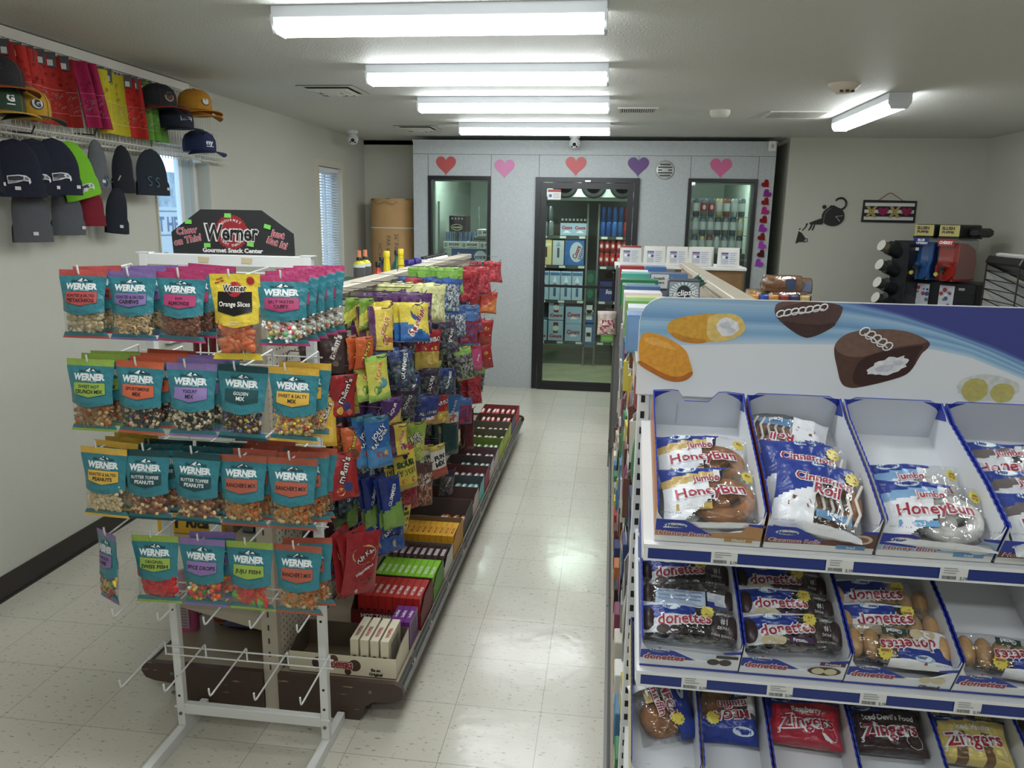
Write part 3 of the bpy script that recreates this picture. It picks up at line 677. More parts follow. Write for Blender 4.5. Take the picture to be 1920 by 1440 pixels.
BAGS = [  # row, col, key, lines, band colour, contents, extra behind, description
 (0, 0, 'w', ('ROASTED & SALTED', 'PISTACHIOS'), (214, 74, 72), 'pistachios', 1, 'teal snack bag of pistachios with a coral top band'),
 (0, 1, 'w', ('ROASTED & SALTED', 'CASHEWS'), (132, 104, 176), 'cashews', 2, 'teal snack bag of cashews with a purple top band'),
 (0, 2, 'w', ('RAW', 'ALMONDS'), (200, 52, 112), 'almonds', 3, 'teal snack bag of almonds with a magenta top band'),
 (0, 3, 'orange', (), (236, 200, 30), 'orange', 0, 'yellow and black bag of orange slice candy'),
 (0, 4, 'w', ('SALT WATER', 'TAFFY'), (200, 52, 112), 'taffy', 4, 'teal snack bag of wrapped taffy with a magenta top band'),
 (1, 0, 'w', ('SWEET HOT', 'CRUNCH MIX'), (150, 188, 56), 'crunch', 2, 'teal snack bag of crunchy sesame mix with a lime top band'),
 (1, 1, 'w', ('SPORTSMENS', 'MIX'), (232, 92, 52), 'sport', 3, 'teal snack bag of dark raisin trail mix with an orange top band'),
 (1, 2, 'w', ('YOGURT', 'MIX'), (144, 114, 184), 'yogurt', 2, 'teal snack bag of yogurt raisin mix with a lilac top band'),
 (1, 3, 'w', ('GOLDEN', 'MIX'), (24, 74, 80), 'golden', 0, 'teal snack bag of trail mix with a dark green top band'),
 (1, 4, 'w', ('SWEET & SALTY', 'MIX'), (232, 174, 40), 'salty', 1, 'teal snack bag of peanut and candy mix with a golden top band'),
 (2, 0, 'w', ('ROASTED & SALTED', 'PEANUTS'), (232, 178, 44), 'peanuts', 3, 'teal snack bag of pale peanuts with a golden top band'),
 (2, 1, 'w', ('BUTTER TOFFEE', 'PEANUTS'), (24, 78, 84), 'toffee', 2, 'teal snack bag of toffee peanuts, left of the two with a dark green band'),
 (2, 2, 'w', ('BUTTER TOFFEE', 'PEANUTS'), (24, 78, 84), 'toffee', 2, 'teal snack bag of toffee peanuts, right of the two with a dark green band'),
 (2, 3, 'w', ("RANCHER'S MIX",), (192, 84, 58), 'rancher', 3, "teal bag of orange-brown nut mix, rust band, beside the toffee peanuts"),
 (2, 4, 'w', ("RANCHER'S MIX",), (192, 84, 58), 'rancher', 2, "teal bag of orange-brown nut mix, rust band, right end of third row"),
 (3, 0, 'w', ('SOUR NEON', 'WORMS'), (140, 104, 178), 'worms', 0, 'teal snack bag of gummy worms with a purple band, turned aside on its hook'),
 (3, 1, 'w', ('ORIGINAL', 'SWISS FISH'), (150, 184, 54), 'fish', 0, 'teal snack bag of red candy fish with a lime band'),
 (3, 2, 'w', ('SPICE DROPS',), (146, 112, 184), 'drops', 1, 'teal snack bag of coloured gum drops with a lilac band'),
 (3, 3, 'w', ('JUJU FISH',), (150, 184, 54), 'juju', 0, 'teal snack bag of red and green jelly fish with a lime band'),
 (3, 4, 'w', ("RANCHER'S MIX",), (178, 80, 54), 'rancher', 1, "teal bag of orange-brown nut mix, rust band, right end of lowest filled row"),
]
cache = {}
for i, (r_, c_, key, lines, band, cont, extra, desc) in enumerate(BAGS):
    dt = (230, 232, 230) if sum(band) < 240 else (44, 34, 40)
    y = RY-.235; x = RX[c_]; z = RZ[r_]+.004
    hang = 'hanging in front on its rack hook'
    dx = [(.012, .010, .008, .016, .004), (.010, .012, .018, .023, .024), (.024, .008, .015, .006, .008), (.004, .012, .012, .012, .012)][r_][c_]; dz = [-.010, -.010, -.018, -.012][r_]
    kk = (cont, lines)
    if kk in cache: o = dup(cache[kk])
    else: o = nut_bag(key, lines, band, '', cont, dt, seed=i+1); cache[kk] = o
    o['label'] = desc; o['group'] = 'nut and candy bags on the white wire rack'
    ry = random.uniform(-.03, .03); rz = random.uniform(-.06, .04); rx = radians(-4)
    if cont == 'worms': rz = -.62; ry = -.12
    o.location = (x+dx, y-.004, z+.010+dz); o.scale = (1, 1, .91 if r_ == 0 and key == 'w' else (.97 if r_ == 0 else 1)); o.rotation_euler = (rx, ry, rz)
    for k in range(extra):
        w_ = ['directly', 'second', 'third', 'farthest'][k]
        dup(o, (x+dx+.014+.010*k+random.uniform(-.004, .006), y+.030+.034*k, z+.018+dz+.003*k), '%s bag %s behind the front one, row %s hook %s' % ({'pistachios': 'pistachio', 'cashews': 'cashew', 'almonds': 'almond', 'taffy': 'taffy', 'crunch': 'crunch mix', 'sport': 'raisin mix', 'yogurt': 'yogurt mix', 'salty': 'salty mix', 'peanuts': 'peanut', 'toffee': 'toffee peanut', 'rancher': 'nut mix', 'drops': 'gum drop'}.get(cont, cont), w_, ['one', 'two', 'three', 'four'][r_], ['one', 'two', 'three', 'four', 'five'][c_]), (rx, ry+random.uniform(-.04, .04), rz+random.uniform(-.05, .12)))
# ---- the rack ----
rk = thing('wire_rack', 'white steel floor rack with rows of hooks holding the teal snack bags', 'display rack', (-1.097, RY, 0))
rw = mat('rack_white', (226, 226, 224), .35); hol = mat('hole_dark', (30, 30, 30), .8)
for s in (-1, 1):
    x = s*.247; p = MB(); p.box(x-.013, .0, .04, x+.013, .026, 1.585, rw, .002)
    for zz in (.15, .22, .46, .70, .95, 1.2, 1.42, 1.53): p.cyl((x, -.0008, zz), (x, .001, zz), .0045, hol, 10)
    p.build('post', rk)
    MB().box(x-.013, -.30, 0, x+.013, .15, .039, rw, .002).build('foot', rk); MB().box(x-.018, -.004, .108, x+.018, .0, .114, rw).build('post_plate', rk); MB().cyl((x, -.003, .085), (x, .0, .085), .006, gmetal, 10).build('bolt', rk)
    MB().box(x-.02, .0, 1.585, x+.02, .03, 1.588, rw).build('post_cap', rk)
MB().box(-.235, .002, .082, .235, .026, .118, rw, .002).build('lower_bar', rk)
MB().box(-.235, .0, 1.552, .235, .024, 1.585, rw, .002).build('upper_bar', rk)
tp = mat('masking_tape', (206, 190, 152), .7)
for x in (-.06, .07): MB().add([(x-.016, -.001, 1.563), (x+.014, -.001, 1.561), (x+.018, -.001, 1.577), (x-.016, -.001, 1.579)], [(0, 1, 2, 3)], tp).build('tape', rk)
for k, z in enumerate(RZ):
    b = MB()
    for dz in (-.012, -.042): b.tube([(-.272, -.006, z+dz), (.286, -.006, z+dz)], .0026, rw, 6)
    b.build('crossbar', rk)
    for x in RX:
        xx = x+1.097
        tip = (xx, -.238, z+.008)
        MB().tube([(xx, -.006, z-.044), (xx, -.008, z+.003), (xx, -.011, z+.006), (xx, -.228, z-.012), (xx, -.236, z-.010), (xx, -.240, z-.002), (xx, -.242, z+.016)], .0028, rw, 7).build('hook', rk)
# ---- header sign on the rack ----
sg = thing('header_sign', 'black hexagonal card sign standing on top of the white wire rack', 'sign', (-1.072, RY+.012, 1.586))
bk = mat('sign_black', (38, 38, 40), .6); b = MB()
P = [(-.181, 0), (.184, 0), (.183, .062), (.092, .125), (-.090, .125), (-.183, .060)]
b.prism(P, .004, bk, fr_xz(.002)); f = fr_xz(-.002)
rd = ink((172, 28, 38), .5); cw = ink((222, 218, 214), .5); bi = ink((32, 32, 34), .5)
b.flat(star(.0, .063, .050, 30, .93), rd, f, .0004)
b.text('Werner', .062, cw, .0, .063, f, .0010, 0, .075, .12, width=.165); b.text('Werner', .062, bi, .0, .063, f, .0016, 0, .02, .12, width=.160)
for s_, R0, flip in (('GOURMET', .040, 1), ('MEAT SNACKS', .036, -1)):
    n = len(s_)
    for i, ch in enumerate(s_):
        if ch == ' ': continue
        a = (pi/2-(i-(n-1)/2)*(.235 if flip > 0 else .175)) if flip > 0 else (-pi/2+(i-(n-1)/2)*.185)
        b.text(ch, .010, cw, R0*cos(a), .063+R0*sin(a)*(.85 if flip > 0 else 1.02), f, .0010, a-pi/2 if flip > 0 else a+pi/2, .02)
pk = ink((196, 44, 66), .5); pl_ = ink((214, 180, 184), .5)
for s_, u, v, r_ in (('Chew', -.135, .066, .12), ('on This!', -.135, .040, .2), ('Just', .138, .060, -.22), ('Eat It!', .134, .036, -.32)):
    b.text(s_, .026, pl_, u, v, f, .0006, r_, .06, .1); b.text(s_, .026, pk, u, v, f, .0010, r_, .015, .1)
b.text('Gourmet Snack Center', .017, cw, .0, .012, f, .0008, 0, .045, width=.182)
b.build('panel', sg)
gs = ink((110, 220, 70), .5)
for x, z, r_ in ((-.128, .090, 0), (-.008, .109, 0), (.108, .080, -.25), (-.075, .025, 0), (.055, .030, -.15)):
    c_, s_ = cos(r_), sin(r_)
    MB().flat([(x+u*c_-v*s_, z+u*s_+v*c_) for u, v in ((-.010, -.006), (.010, -.006), (.010, .006), (-.010, .006))], gs, f, .0022).build('price_sticker', sg)
# ================= CANDY BAGS ON THE AISLE SIDE =================
def solid(c): m = bagc(c); return lambda u, v: m
def two(a, b, k=.5, s=0.): A, B = bagc(a), bagc(b); return lambda u, v: A if v+s*u < k else B
def three(a, b, c, k, l, s=0.): A, B, D = bagc(a), bagc(b), bagc(c); return lambda u, v: A if v+s*u < k else (B if v+s*u < l else D)
def clearb(top, pal, k=.25, seed=1, k2=.97):
    A = bagc(top); P = [foil('x', q) if False else bagc(q) for q in pal]; r = random.Random(seed); D = {}
    def f(u, v):
        if v < k or v > k2: return A
        key = (round(u, 2), round(v, 2))
        if key not in D: D[key] = r.choice(P)
        return D[key]
    return f
Wt, Bk = (236, 234, 230), (24, 20, 22)
def KINDS(w, h):
    R = 1.15
    return {
    'chocbrown': (solid((62, 38, 34)), [('o', "m&m's", 0, -h*.42, w*.30, R, (232, 226, 220), (150, 120, 110)), ('p', disc(0, -h*.75, w*.10), (120, 92, 80))]),
    'orangetop': (solid((226, 84, 34)), [('p', rectp(-w*.4, -h*.5, w*.4, -h*.3), (190, 60, 28))]),
    'orange': (two((228, 92, 30), (222, 74, 24), .55), [('o', "Reese's", 0, -h*.42, w*.30, R, (244, 206, 50), (70, 34, 20)), ('p', disc(0, -h*.78, w*.2), (120, 60, 34))]),
    'greenyel': (three((120, 168, 40), (214, 208, 60), (120, 150, 40), .3, .7, .2), [('p', star(0, -h*.5, w*.26), (226, 210, 50))]),
    'redchoc': (solid((194, 32, 34)), [('o', "m&m's", .0, -h*.36, w*.32, R, (240, 236, 232), (70, 30, 30)), ('p', disc(w*.1, -h*.72, w*.16), (52, 70, 140)), ('p', disc(-w*.16, -h*.80, w*.13), (226, 186, 50)), ('p', disc(w*.2, -h*.86, w*.1), (186, 60, 40))]),
    'yelchoc': (solid((236, 180, 34)), [('o', "m&m's", 0, -h*.36, w*.34, R, (240, 236, 232), (90, 44, 30)), ('p', disc(0, -h*.7, w*.14), (130, 100, 80))]),
    'kitkat': (solid((186, 28, 36)), [('p', disc(w*.02, -h*.34, w*.36, 24, h*.15), (214, 176, 96)), ('p', disc(w*.02, -h*.34, w*.33, 24, h*.135), (180, 24, 34), .0012), ('o', 'Kit Kat', w*.02, -h*.34, w*.20, .5, (236, 232, 226), (90, 20, 24)), ('t', 'miniatures', w*.05, -h*.58, w*.13, .5, Wt), ('p', disc(w*.1, -h*.75, w*.16, 12, h*.05), (96, 54, 40)), ('p', disc(-w*.14, -h*.9, w*.05), (206, 180, 150))]),
    'darkbag': (solid((44, 32, 36)), [('o', "m&m's", 0, -h*.4, w*.32, R, (230, 226, 222), (110, 90, 90))]),
    'jolly': (three((28, 110, 140), (34, 96, 176), (58, 130, 190), .12, .62), [('o', 'JOLLY', 0, -h*.30, w*.26, .75, (238, 238, 238), (20, 40, 90)), ('o', 'RANCHER', w*.02, -h*.44, w*.20, .75, (238, 238, 238), (20, 40, 90)), ('p', rectp(-w*.05, -h*.60, w*.38, -h*.53), (40, 140, 130)), ('p', disc(-w*.05, -h*.76, w*.15), (176, 60, 50)), ('p', disc(w*.22, -h*.72, w*.1), (216, 150, 60))]),
    'sourgreen': (three((140, 196, 50), (206, 204, 60), (150, 190, 60), .1, .82), [('o', 'SOUR', 0, -h*.34, w*.28, R, (230, 90, 50), (240, 230, 90)), ('p', disc(w*.12, -h*.6, w*.2), (80, 150, 160)), ('p', disc(-w*.15, -h*.74, w*.16), (60, 140, 70))]),
    'yelpurple': (lambda a, b, c: (lambda u, v: a if u < -.35 else (c if v > .8 else b))(*[0]*0) if False else None, []),
    'gummi': (three((24, 52, 150), (28, 60, 160), (120, 168, 60), .3, .56, .10), [('o', 'GUMMIES', 0, -h*.34, w*.24, R, (236, 236, 236), (20, 40, 110))]),
    'purple': (three((92, 42, 120), (92, 42, 120), (214, 180, 60), .5, .8, .4), [('t', 'SOUR', 0, -h*.4, w*.2, R, Wt)]),
    'jollybig': (two((30, 66, 160), (26, 84, 176), .6), [('o', 'JOLLY', 0, -h*.30, w*.22, .7, (238, 238, 238), (20, 30, 90)), ('o', 'RANCHER', 0, -h*.42, w*.17, .7, (238, 238, 238), (20, 30, 90)), ('p', rectp(-w*.36, -h*.64, w*.36, -h*.53), (226, 206, 50)), ('t', 'hard candy', 0, -h*.585, w*.13, 0, Bk), ('p', disc(w*.12, -h*.78, w*.14), (196, 160, 90))]),
    'sourpatch': (three((206, 52, 50), (222, 196, 44), (190, 160, 40), .12, .86), [('o', 'SOUR', 0, -h*.36, w*.28, .05, (60, 130, 50), (20, 30, 20)), ('o', 'PATCH', 0, -h*.55, w*.25, .05, (216, 206, 50), (30, 40, 30)), ('p', disc(.0, -h*.2, w*.12), (30, 50, 30)), ('p', disc(w*.22, -h*.75, w*.1), (190, 50, 90)), ('p', disc(-w*.2, -h*.76, w*.1), (230, 130, 40))]),
    'gummyblue': (clearb((28, 56, 120), [(46, 60, 96), (40, 84, 110), (70, 60, 90), (96, 110, 120), (34, 44, 70), (60, 110, 70)], .3, 4), [('o', 'GUMMIES', 0, -h*.42, w*.22, R, (236, 238, 240), (20, 28, 60))]),
    'greensaver': (clearb((150, 186, 50), [(190, 190, 60), (120, 170, 60), (206, 200, 90), (170, 176, 60)], .25, 5), [('o', 'LIFE', 0, -h*.34, w*.26, .5, Wt, Bk), ('o', 'SAVERS', 0, -h*.48, w*.22, .5, Wt, Bk), ('p', rectp(-w*.3, -h*.6, w*.3, -h*.575), Bk)]),
    'yelblue': (three((232, 206, 40), (232, 206, 40), (34, 104, 190), .4, .64, -.18), [('o', 'Swedish', .0, -h*.48, w*.26, .9, (190, 40, 46), (240, 232, 200)), ('p', disc(w*.05, -h*.25, w*.22), (60, 86, 160))]),
    'purpleclear': (clearb((92, 40, 110), [(120, 60, 110), (90, 60, 90), (150, 130, 150), (60, 44, 80), (110, 90, 70)], .2, 6), [('o', 'NERDS', 0, -h*.5, w*.26, R, Wt, (60, 30, 80))]),
    'brownsaver': (clearb((96, 60, 56), [(130, 70, 50), (160, 90, 60), (110, 60, 60), (180, 150, 120)], .2, 8), [('o', 'LIFE', 0, -h*.30, w*.26, .5, Wt, Bk), ('o', 'SAVERS', 0, -h*.44, w*.22, .5, Wt, Bk)]),
    'bluegold': (three((46, 60, 140), (52, 70, 150), (196, 130, 60), .3, .75, .1), [('o', 'ALL STARS', 0, -h*.55, w*.16, .0, Wt, Bk), ('t', 'GUMMIES', 0, -h*.74, w*.13, .0, Wt)]),
    'gold': (three((186, 30, 38), (186, 30, 38), (196, 160, 50), .3, .58), [('o', 'HARIBO', 0, -h*.26, w*.24, .15, Wt, (90, 20, 20)), ('p', rectp(-w*.3, -h*.52, w*.3, -h*.42), (210, 176, 60)), ('p', disc(0, -h*.76, w*.2), (220, 180, 80))]),
    'funmix': (three((206, 180, 60), (226, 222, 214), (186, 80, 60), .18, .72), [('t', 'FUN', 0, -h*.38, w*.34, .1, Bk, .05), ('t', 'MIX', 0, -h*.58, w*.34, .1, Bk, .05)]),
    'paleyellow': (clearb((222, 222, 140), [(206, 208, 140), (190, 190, 120), (220, 220, 160), (180, 176, 110)], .3, 9), []),
    'bluewhite': (clearb((44, 92, 176), [(176, 186, 196), (110, 130, 150), (80, 110, 90), (200, 200, 206), (60, 90, 150)], .14, 10), [('o', 'GUMMI', 0, -h*.42, w*.2, R, Wt, (30, 50, 110))]),
    'darkmulti': (clearb((58, 44, 70), [(44, 40, 56), (70, 76, 90), (90, 60, 80), (60, 84, 60), (110, 104, 116)], .2, 11), [('o', 'SOURS', 0, -h*.44, w*.22, R, Wt, Bk)]),
    'green': (solid((126, 190, 56)), [('p', rectp(-w*.3, -h*.6, w*.3, -h*.45), Wt)]),
    'straws': (three((44, 120, 200), (196, 206, 216), (26, 70, 70), .28, .45, 0), [('o', 'STRAWS', 0, -h*.22, w*.26, R, Wt, (20, 60, 130)), ('p', disc(0, -h*.40, w*.3), (206, 90, 60))]),
    'licorice': (solid((104, 28, 34)), []),
    'greenmulti': (clearb((130, 180, 60), [(80, 50, 80), (110, 150, 60), (150, 140, 150), (70, 60, 90)], .22, 12), []),
    'bluered': (clearb((66, 110, 176), [(176, 40, 60), (60, 80, 150), (150, 30, 50)], .3, 13), []),
    'redclear': (clearb((196, 44, 52), [(176, 30, 44), (190, 60, 70), (156, 24, 40)], .2, 14), []),
    'pinkcard': (three((196, 40, 60), (206, 60, 120), (196, 90, 120), .15, .8), [('t', 'Sours', 0, -h*.5, w*.22, R, Wt)]),
    'redcard': (two((196, 40, 42), (186, 60, 52), .6), [('p', disc(-w*.1, -h*.32, w*.2, 16, h*.07), (222, 170, 60)), ('p', rectp(-w*.3, -h*.6, w*.25, -h*.55), (226, 200, 180))]),
    'redorange': (two((206, 60, 44), (226, 120, 50), .5, .3), []),
    'redheart': (clearb((206, 60, 60), [(196, 44, 52), (176, 30, 44)], .1, 15), []),
    }
def yp():
    A, B, D = bagc((92, 34, 88)), bagc((232, 196, 50)), bagc((206, 90, 60)); return lambda u, v: A if u < -.5 or v > .93 else (D if .66 < v < .8 and u > .1 else B)
HOOKS = [
 ('chocbrown', -.896, 2.42, 1.350, .084, .166, 3, 'dark brown candy bag beside the top of the wire rack'),
 ('orangetop', -.985, 2.40, 1.384, .060, .088, 3, 'orange candy bag top behind the dark brown bags'),
 ('orange', -.812, 2.47, 1.305, .060, .109, 2, 'orange peanut candy bag right of the dark brown bags'),
 ('greenyel', -.82, 2.53, 1.426, .052, .107, 2, 'green and yellow candy bag near the top front'),
 ('redchoc', -.865, 2.42, 1.181, .085, .146, 3, 'red candy bag directly below the dark brown bags'),
 ('yelchoc', -.916, 2.38, 1.121, .068, .170, 2, 'yellow candy bag below the dark brown bags'),
 ('orange', -.852, 2.44, .998, .061, .112, 2, 'orange candy bag left of the blue hard candy bags'),
 ('redchoc', -.882, 2.41, .917, .087, .160, 3, 'red candy bag at mid height beside the wire rack'),
 ('kitkat', -.811, 2.42, .628, .115, .222, 3, 'large red wafer candy bag low at the near end'),
 ('darkbag', -.95, 2.40, .721, .059, .126, 2, 'small dark candy bag low beside the rack post'),
 ('yelchoc', -.957, 2.385, .527, .045, .165, 1, 'yellow candy bag lowest beside the rack post'),
 ('jolly', -.775, 2.48, 1.028, .079, .176, 2, 'blue hard candy bag above the blue-green gummy row'),
 ('sourgreen', -.775, 2.50, 1.237, .075, .154, 2, 'bright green and yellow sour candy bag'),
 ('yelpurple', -.775, 2.56, 1.397, .086, .152, 3, 'yellow candy bag with purple edge near the top'),
 ('gummi', -.775, 2.60, .768, .069, .193, 8, 'blue and green gummy bag in the longest row'),
 ('purple', -.775, 2.66, 1.051, .080, .099, 3, 'purple and gold candy bag right of the blue hard candy'),
 ('jollybig', -.775, 2.62, .643, .094, .181, 2, 'big blue hard candy bag with yellow stripe, low'),
 ('yelpurple', -.775, 2.75, .925, .071, .119, 3, 'yellow and purple candy bag at mid height'),
 ('redclear', -.82, 2.76, .660, .061, .102, 2, 'small red gummy bag below the sour kids bag'),
 ('gummyblue', -.775, 2.79, 1.205, .091, .134, 4, 'dark blue see-through gummy bag under the purple row'),
 ('sourpatch', -.775, 2.80, .823, .090, .173, 2, 'yellow sour candy bag with red top'),
 ('sourpatch', -.775, 2.82, .590, .054, .130, 1, 'smaller yellow sour candy bag lowest of its kind'),
 ('darkmulti', -.775, 2.88, 1.042, .078, .122, 4, 'dark purple see-through candy bag at mid height'),
 ('greensaver', -.775, 3.00, .867, .091, .165, 2, 'lime green see-through gummy bag'),
 ('yelblue', -.765, 2.98, 1.365, .122, .152, 4, 'yellow over blue candy bag, widest of the top row'),
 ('purpleclear', -.80, 3.16, 1.385, .122, .166, 5, 'purple topped see-through candy bag'),
 ('brownsaver', -.775, 3.16, .638, .066, .187, 3, 'brownish see-through gummy bag, low'),
 ('bluegold', -.775, 3.21, .932, .103, .128, 2, 'blue and orange gummy bag at mid height'),
 ('gold', -.775, 3.28, 1.214, .093, .167, 2, 'red and gold gummy bear bag above the blue and orange bags'),
 ('funmix', -.765, 3.36, .663, .074, .152, 2, 'white bag reading fun mix'),
 ('paleyellow', -.775, 3.38, 1.407, .099, .165, 6, 'pale yellow see-through candy bag'),
 ('gold', -.775, 3.50, .868, .086, .132, 2, 'red and gold gummy bear bag beside the blue and orange bags'),
 ('gummyblue', -.775, 3.64, .974, .084, .136, 4, 'dark blue see-through gummy bag farther along the aisle'),
 ('darkmulti', -.775, 3.62, 1.211, .083, .160, 5, 'dark see-through candy bag beside the gold bags'),
 ('darkmulti', -.775, 3.66, .445, .070, .135, 1, 'dark see-through candy bag hanging lowest'),
 ('bluewhite', -.775, 3.76, 1.402, .101, .165, 6, 'blue and white see-through candy bag'),
 ('green', -.80, 3.92, 1.444, .095, .132, 5, 'plain bright green candy bag of the top row'),
 ('straws', -.775, 3.80, .798, .082, .308, 3, 'long blue and dark teal pack of candy straws'),
 ('greenmulti', -.775, 4.02, 1.017, .092, .172, 4, 'green topped see-through candy bag'),
 ('bluered', -.775, 4.12, .714, .083, .143, 3, 'small blue and red candy bag, low'),
 ('licorice', -.775, 4.22, .627, .055, .237, 3, 'long dark red licorice pack'),
 ('bluered', -.775, 4.24, 1.182, .107, .184, 5, 'blue and red see-through candy bag of the second row'),
 ('redclear', -.775, 4.30, 1.405, .107, .172, 5, 'red see-through candy bag of the top row'),
 ('redclear', -.775, 4.44, .774, .095, .165, 2, 'red see-through candy bag low near the far end'),
 ('pinkcard', -.775, 4.48, .959, .070, .159, 2, 'pink candy bag near the far end'),
 ('greenmulti', -.775, 4.62, .786, .066, .152, 3, 'small green topped bag near the far end'),
 ('redcard', -.775, 4.79, .901, .068, .150, 2, 'red nut packet, lower of the far pair'),
 ('redcard', -.775, 4.85, 1.054, .102, .164, 2, 'red nut packet, upper of the far pair'),
 ('redorange', -.775, 4.97, 1.227, .104, .139, 3, 'red and orange candy bag near the far end'),
 ('redheart', -.765, 5.12, 1.412, .124, .135, 4, 'red bow-shaped bag at the far end of the top row'),
 # farther and partly hidden hooks filling the rows
 ('redclear', -.775, 4.62, 1.405, .105, .17, 3, 'red candy bag of the top row beside the bow-shaped bags'),
 ('darkmulti', -.80, 3.36, 1.02, .09, .14, 4, 'dark candy bag between the blue gummy hooks'),
 ('bluewhite', -.80, 4.00, 1.22, .09, .15, 4, 'blue and white candy bag of the second row'),
 ('gummyblue', -.80, 3.02, 1.06, .085, .13, 3, 'dark blue gummy bag above the lime green bags'),
 ('greenmulti', -.80, 3.44, 1.05, .08, .12, 3, 'green topped bag above the red and gold bags'),
 ('brownsaver', -.82, 3.52, .60, .08, .16, 3, 'brownish gummy bag behind the fun mix bags'),
 ('bluered', -.80, 4.46, 1.19, .10, .16, 3, 'blue and red bag left of the red nut packets'),
 ('darkmulti', -.82, 2.64, 1.20, .08, .13, 3, 'dark candy bag behind the bright green sour bags'),
 ('purple', -.84, 2.84, .66, .08, .14, 3, 'purple candy bag low behind the sour kids bags'),
 ('redclear', -.82, 3.02, .62, .08, .15, 3, 'red gummy bag low in front of the brownish bags'),
]
hookm = mat('hook_steel', (120, 120, 122), .3, .9)
cache2 = {}
rnd = random.Random(3)
for i, (k, x, y, z, w, h, n, desc) in enumerate(HOOKS):
    w = w*1.22; h = h*1.03
    cf, pr = KINDS(w, h)[k]
    if k == 'yelpurple': cf = yp(); pr = [('o', 'SOUR', w*.08, -h*.42, w*.26, 1.1, (190, 50, 90), (240, 220, 120)), ('p', disc(w*.12, -h*.72, w*.16), (120, 60, 130))]
    me = bag_mesh(w, h, min(.034, w*.30), cf, pr, seed=i+2, nu=14, nv=18, rough=1.5).mesh('candy_bag')
    sp_ = min(.048, (x+1.05)/n)
    for q in range(n):
        o = bpy.data.objects.new('candy_bag', me); C.objects.link(o)
        tag(o, '%s, %s on its hook' % (desc, ORD[q]) if n > 1 else desc, 'candy bag', 'candy bags hung along the aisle side')
        turn = radians(rnd.uniform(38, 56)) if q == 0 else radians(rnd.uniform(46, 82))
        if k in ('redheart',): turn = radians(60+20*q)
        o.location = (x-q*sp_, y+rnd.uniform(-.004, .004), z+rnd.uniform(-.002, .002)); o.rotation_euler = (radians(rnd.uniform(-8, 4)), radians(rnd.uniform(-9, 9)), turn)
    hk = MB(); x0 = -1.097; xe = x+.03
    hk.tube([(x0, y, z-.03), (x0+.006, y, z+.0), (x0+.012, y, z+.004), (xe-.01, y, z-.006), (xe, y, z-.002), (xe+.012, y, z+.014)], .0022, hookm, 5)
    hk.tube([(x0+.01, y+.0, z+.035), (x0+.02, y, z+.038), (xe-.01, y, z+.032)], .0014, hookm, 4)
    tag(hk.build('peg_hook'), 'steel peg hook holding the %s' % desc[:desc.find(' bag')+4 if ' bag' in desc[:34] else 60].strip()+ (' at height %s' % ['ankle', 'knee', 'hip', 'chest', 'head'][min(4, int(z/.32))]), 'hook', 'peg hooks of the candy gondola')
FK = [('darkmulti', 'dark see-through'), ('gummyblue', 'dark blue see-through'), ('purpleclear', 'purple topped'), ('greenmulti', 'green topped'), ('brownsaver', 'brownish see-through'), ('bluewhite', 'blue and white'), ('darkbag', 'small dark'), ('purple', 'purple and gold'), ('bluered', 'blue and red'), ('redclear', 'red see-through')]
fm_ = {}
for r_, z in enumerate((1.385, 1.185, .985, .785, .585)):
    for q in range(12):
        if r_ == 0 and q < 2: continue
        y = 2.50+q*.205+rnd.uniform(-.03, .03); k, nm = FK[(q*3+r_*7+(q*q) % 5) % 10]; w, h = rnd.choice((.10, .115)), rnd.choice((.15, .17))
        if (k, w, h) not in fm_:
            cf, pr = KINDS(w, h)[k]; fm_[k, w, h] = bag_mesh(w, h, .034, cf, pr, seed=len(fm_)+90, rough=1.3).mesh('candy_bag')
        for j in range(2):
            o = bpy.data.objects.new('candy_bag', fm_[k, w, h]); C.objects.link(o); o.location = (-.90-.05*j, y, z+rnd.uniform(-.02, .02)-(.06 if r_ == 0 and q < 5 else 0)); o.rotation_euler = (radians(rnd.uniform(-6, 6)), radians(rnd.uniform(-7, 7)), radians(rnd.uniform(38, 82)))
            tag(o, '%s candy bag deep on the pegboard, %s row, %s hook%s' % (nm, ['top', 'second', 'middle', 'fourth', 'low'][r_], (['nearest']+ORD[1:])[q], ', behind its twin' if j else ''), 'candy bag', 'candy bags hung along the aisle side')
        tag(MB().tube([(-1.097, y, z), (-1.085, y, z+.006), (-.87, y, z+.006), (-.858, y, z+.018)], .0022, hookm, 5).build('short_hook'), 'short hook of the %s bags deep in the %s row, %s' % (nm, ['top', 'second', 'middle', 'fourth', 'low'][r_], (['nearest']+ORD[1:])[q]), 'hook', 'short peg hooks of the candy gondola')
# fix labels of hooks so each names its own bags
for o in [o for o in C.objects if o.name.startswith('peg_hook')]:
    pass
for o, hh in zip([o for o in C.objects if o.name.startswith('peg_hook')], HOOKS):
    o['label'] = ('hook of the ' + hh[7])
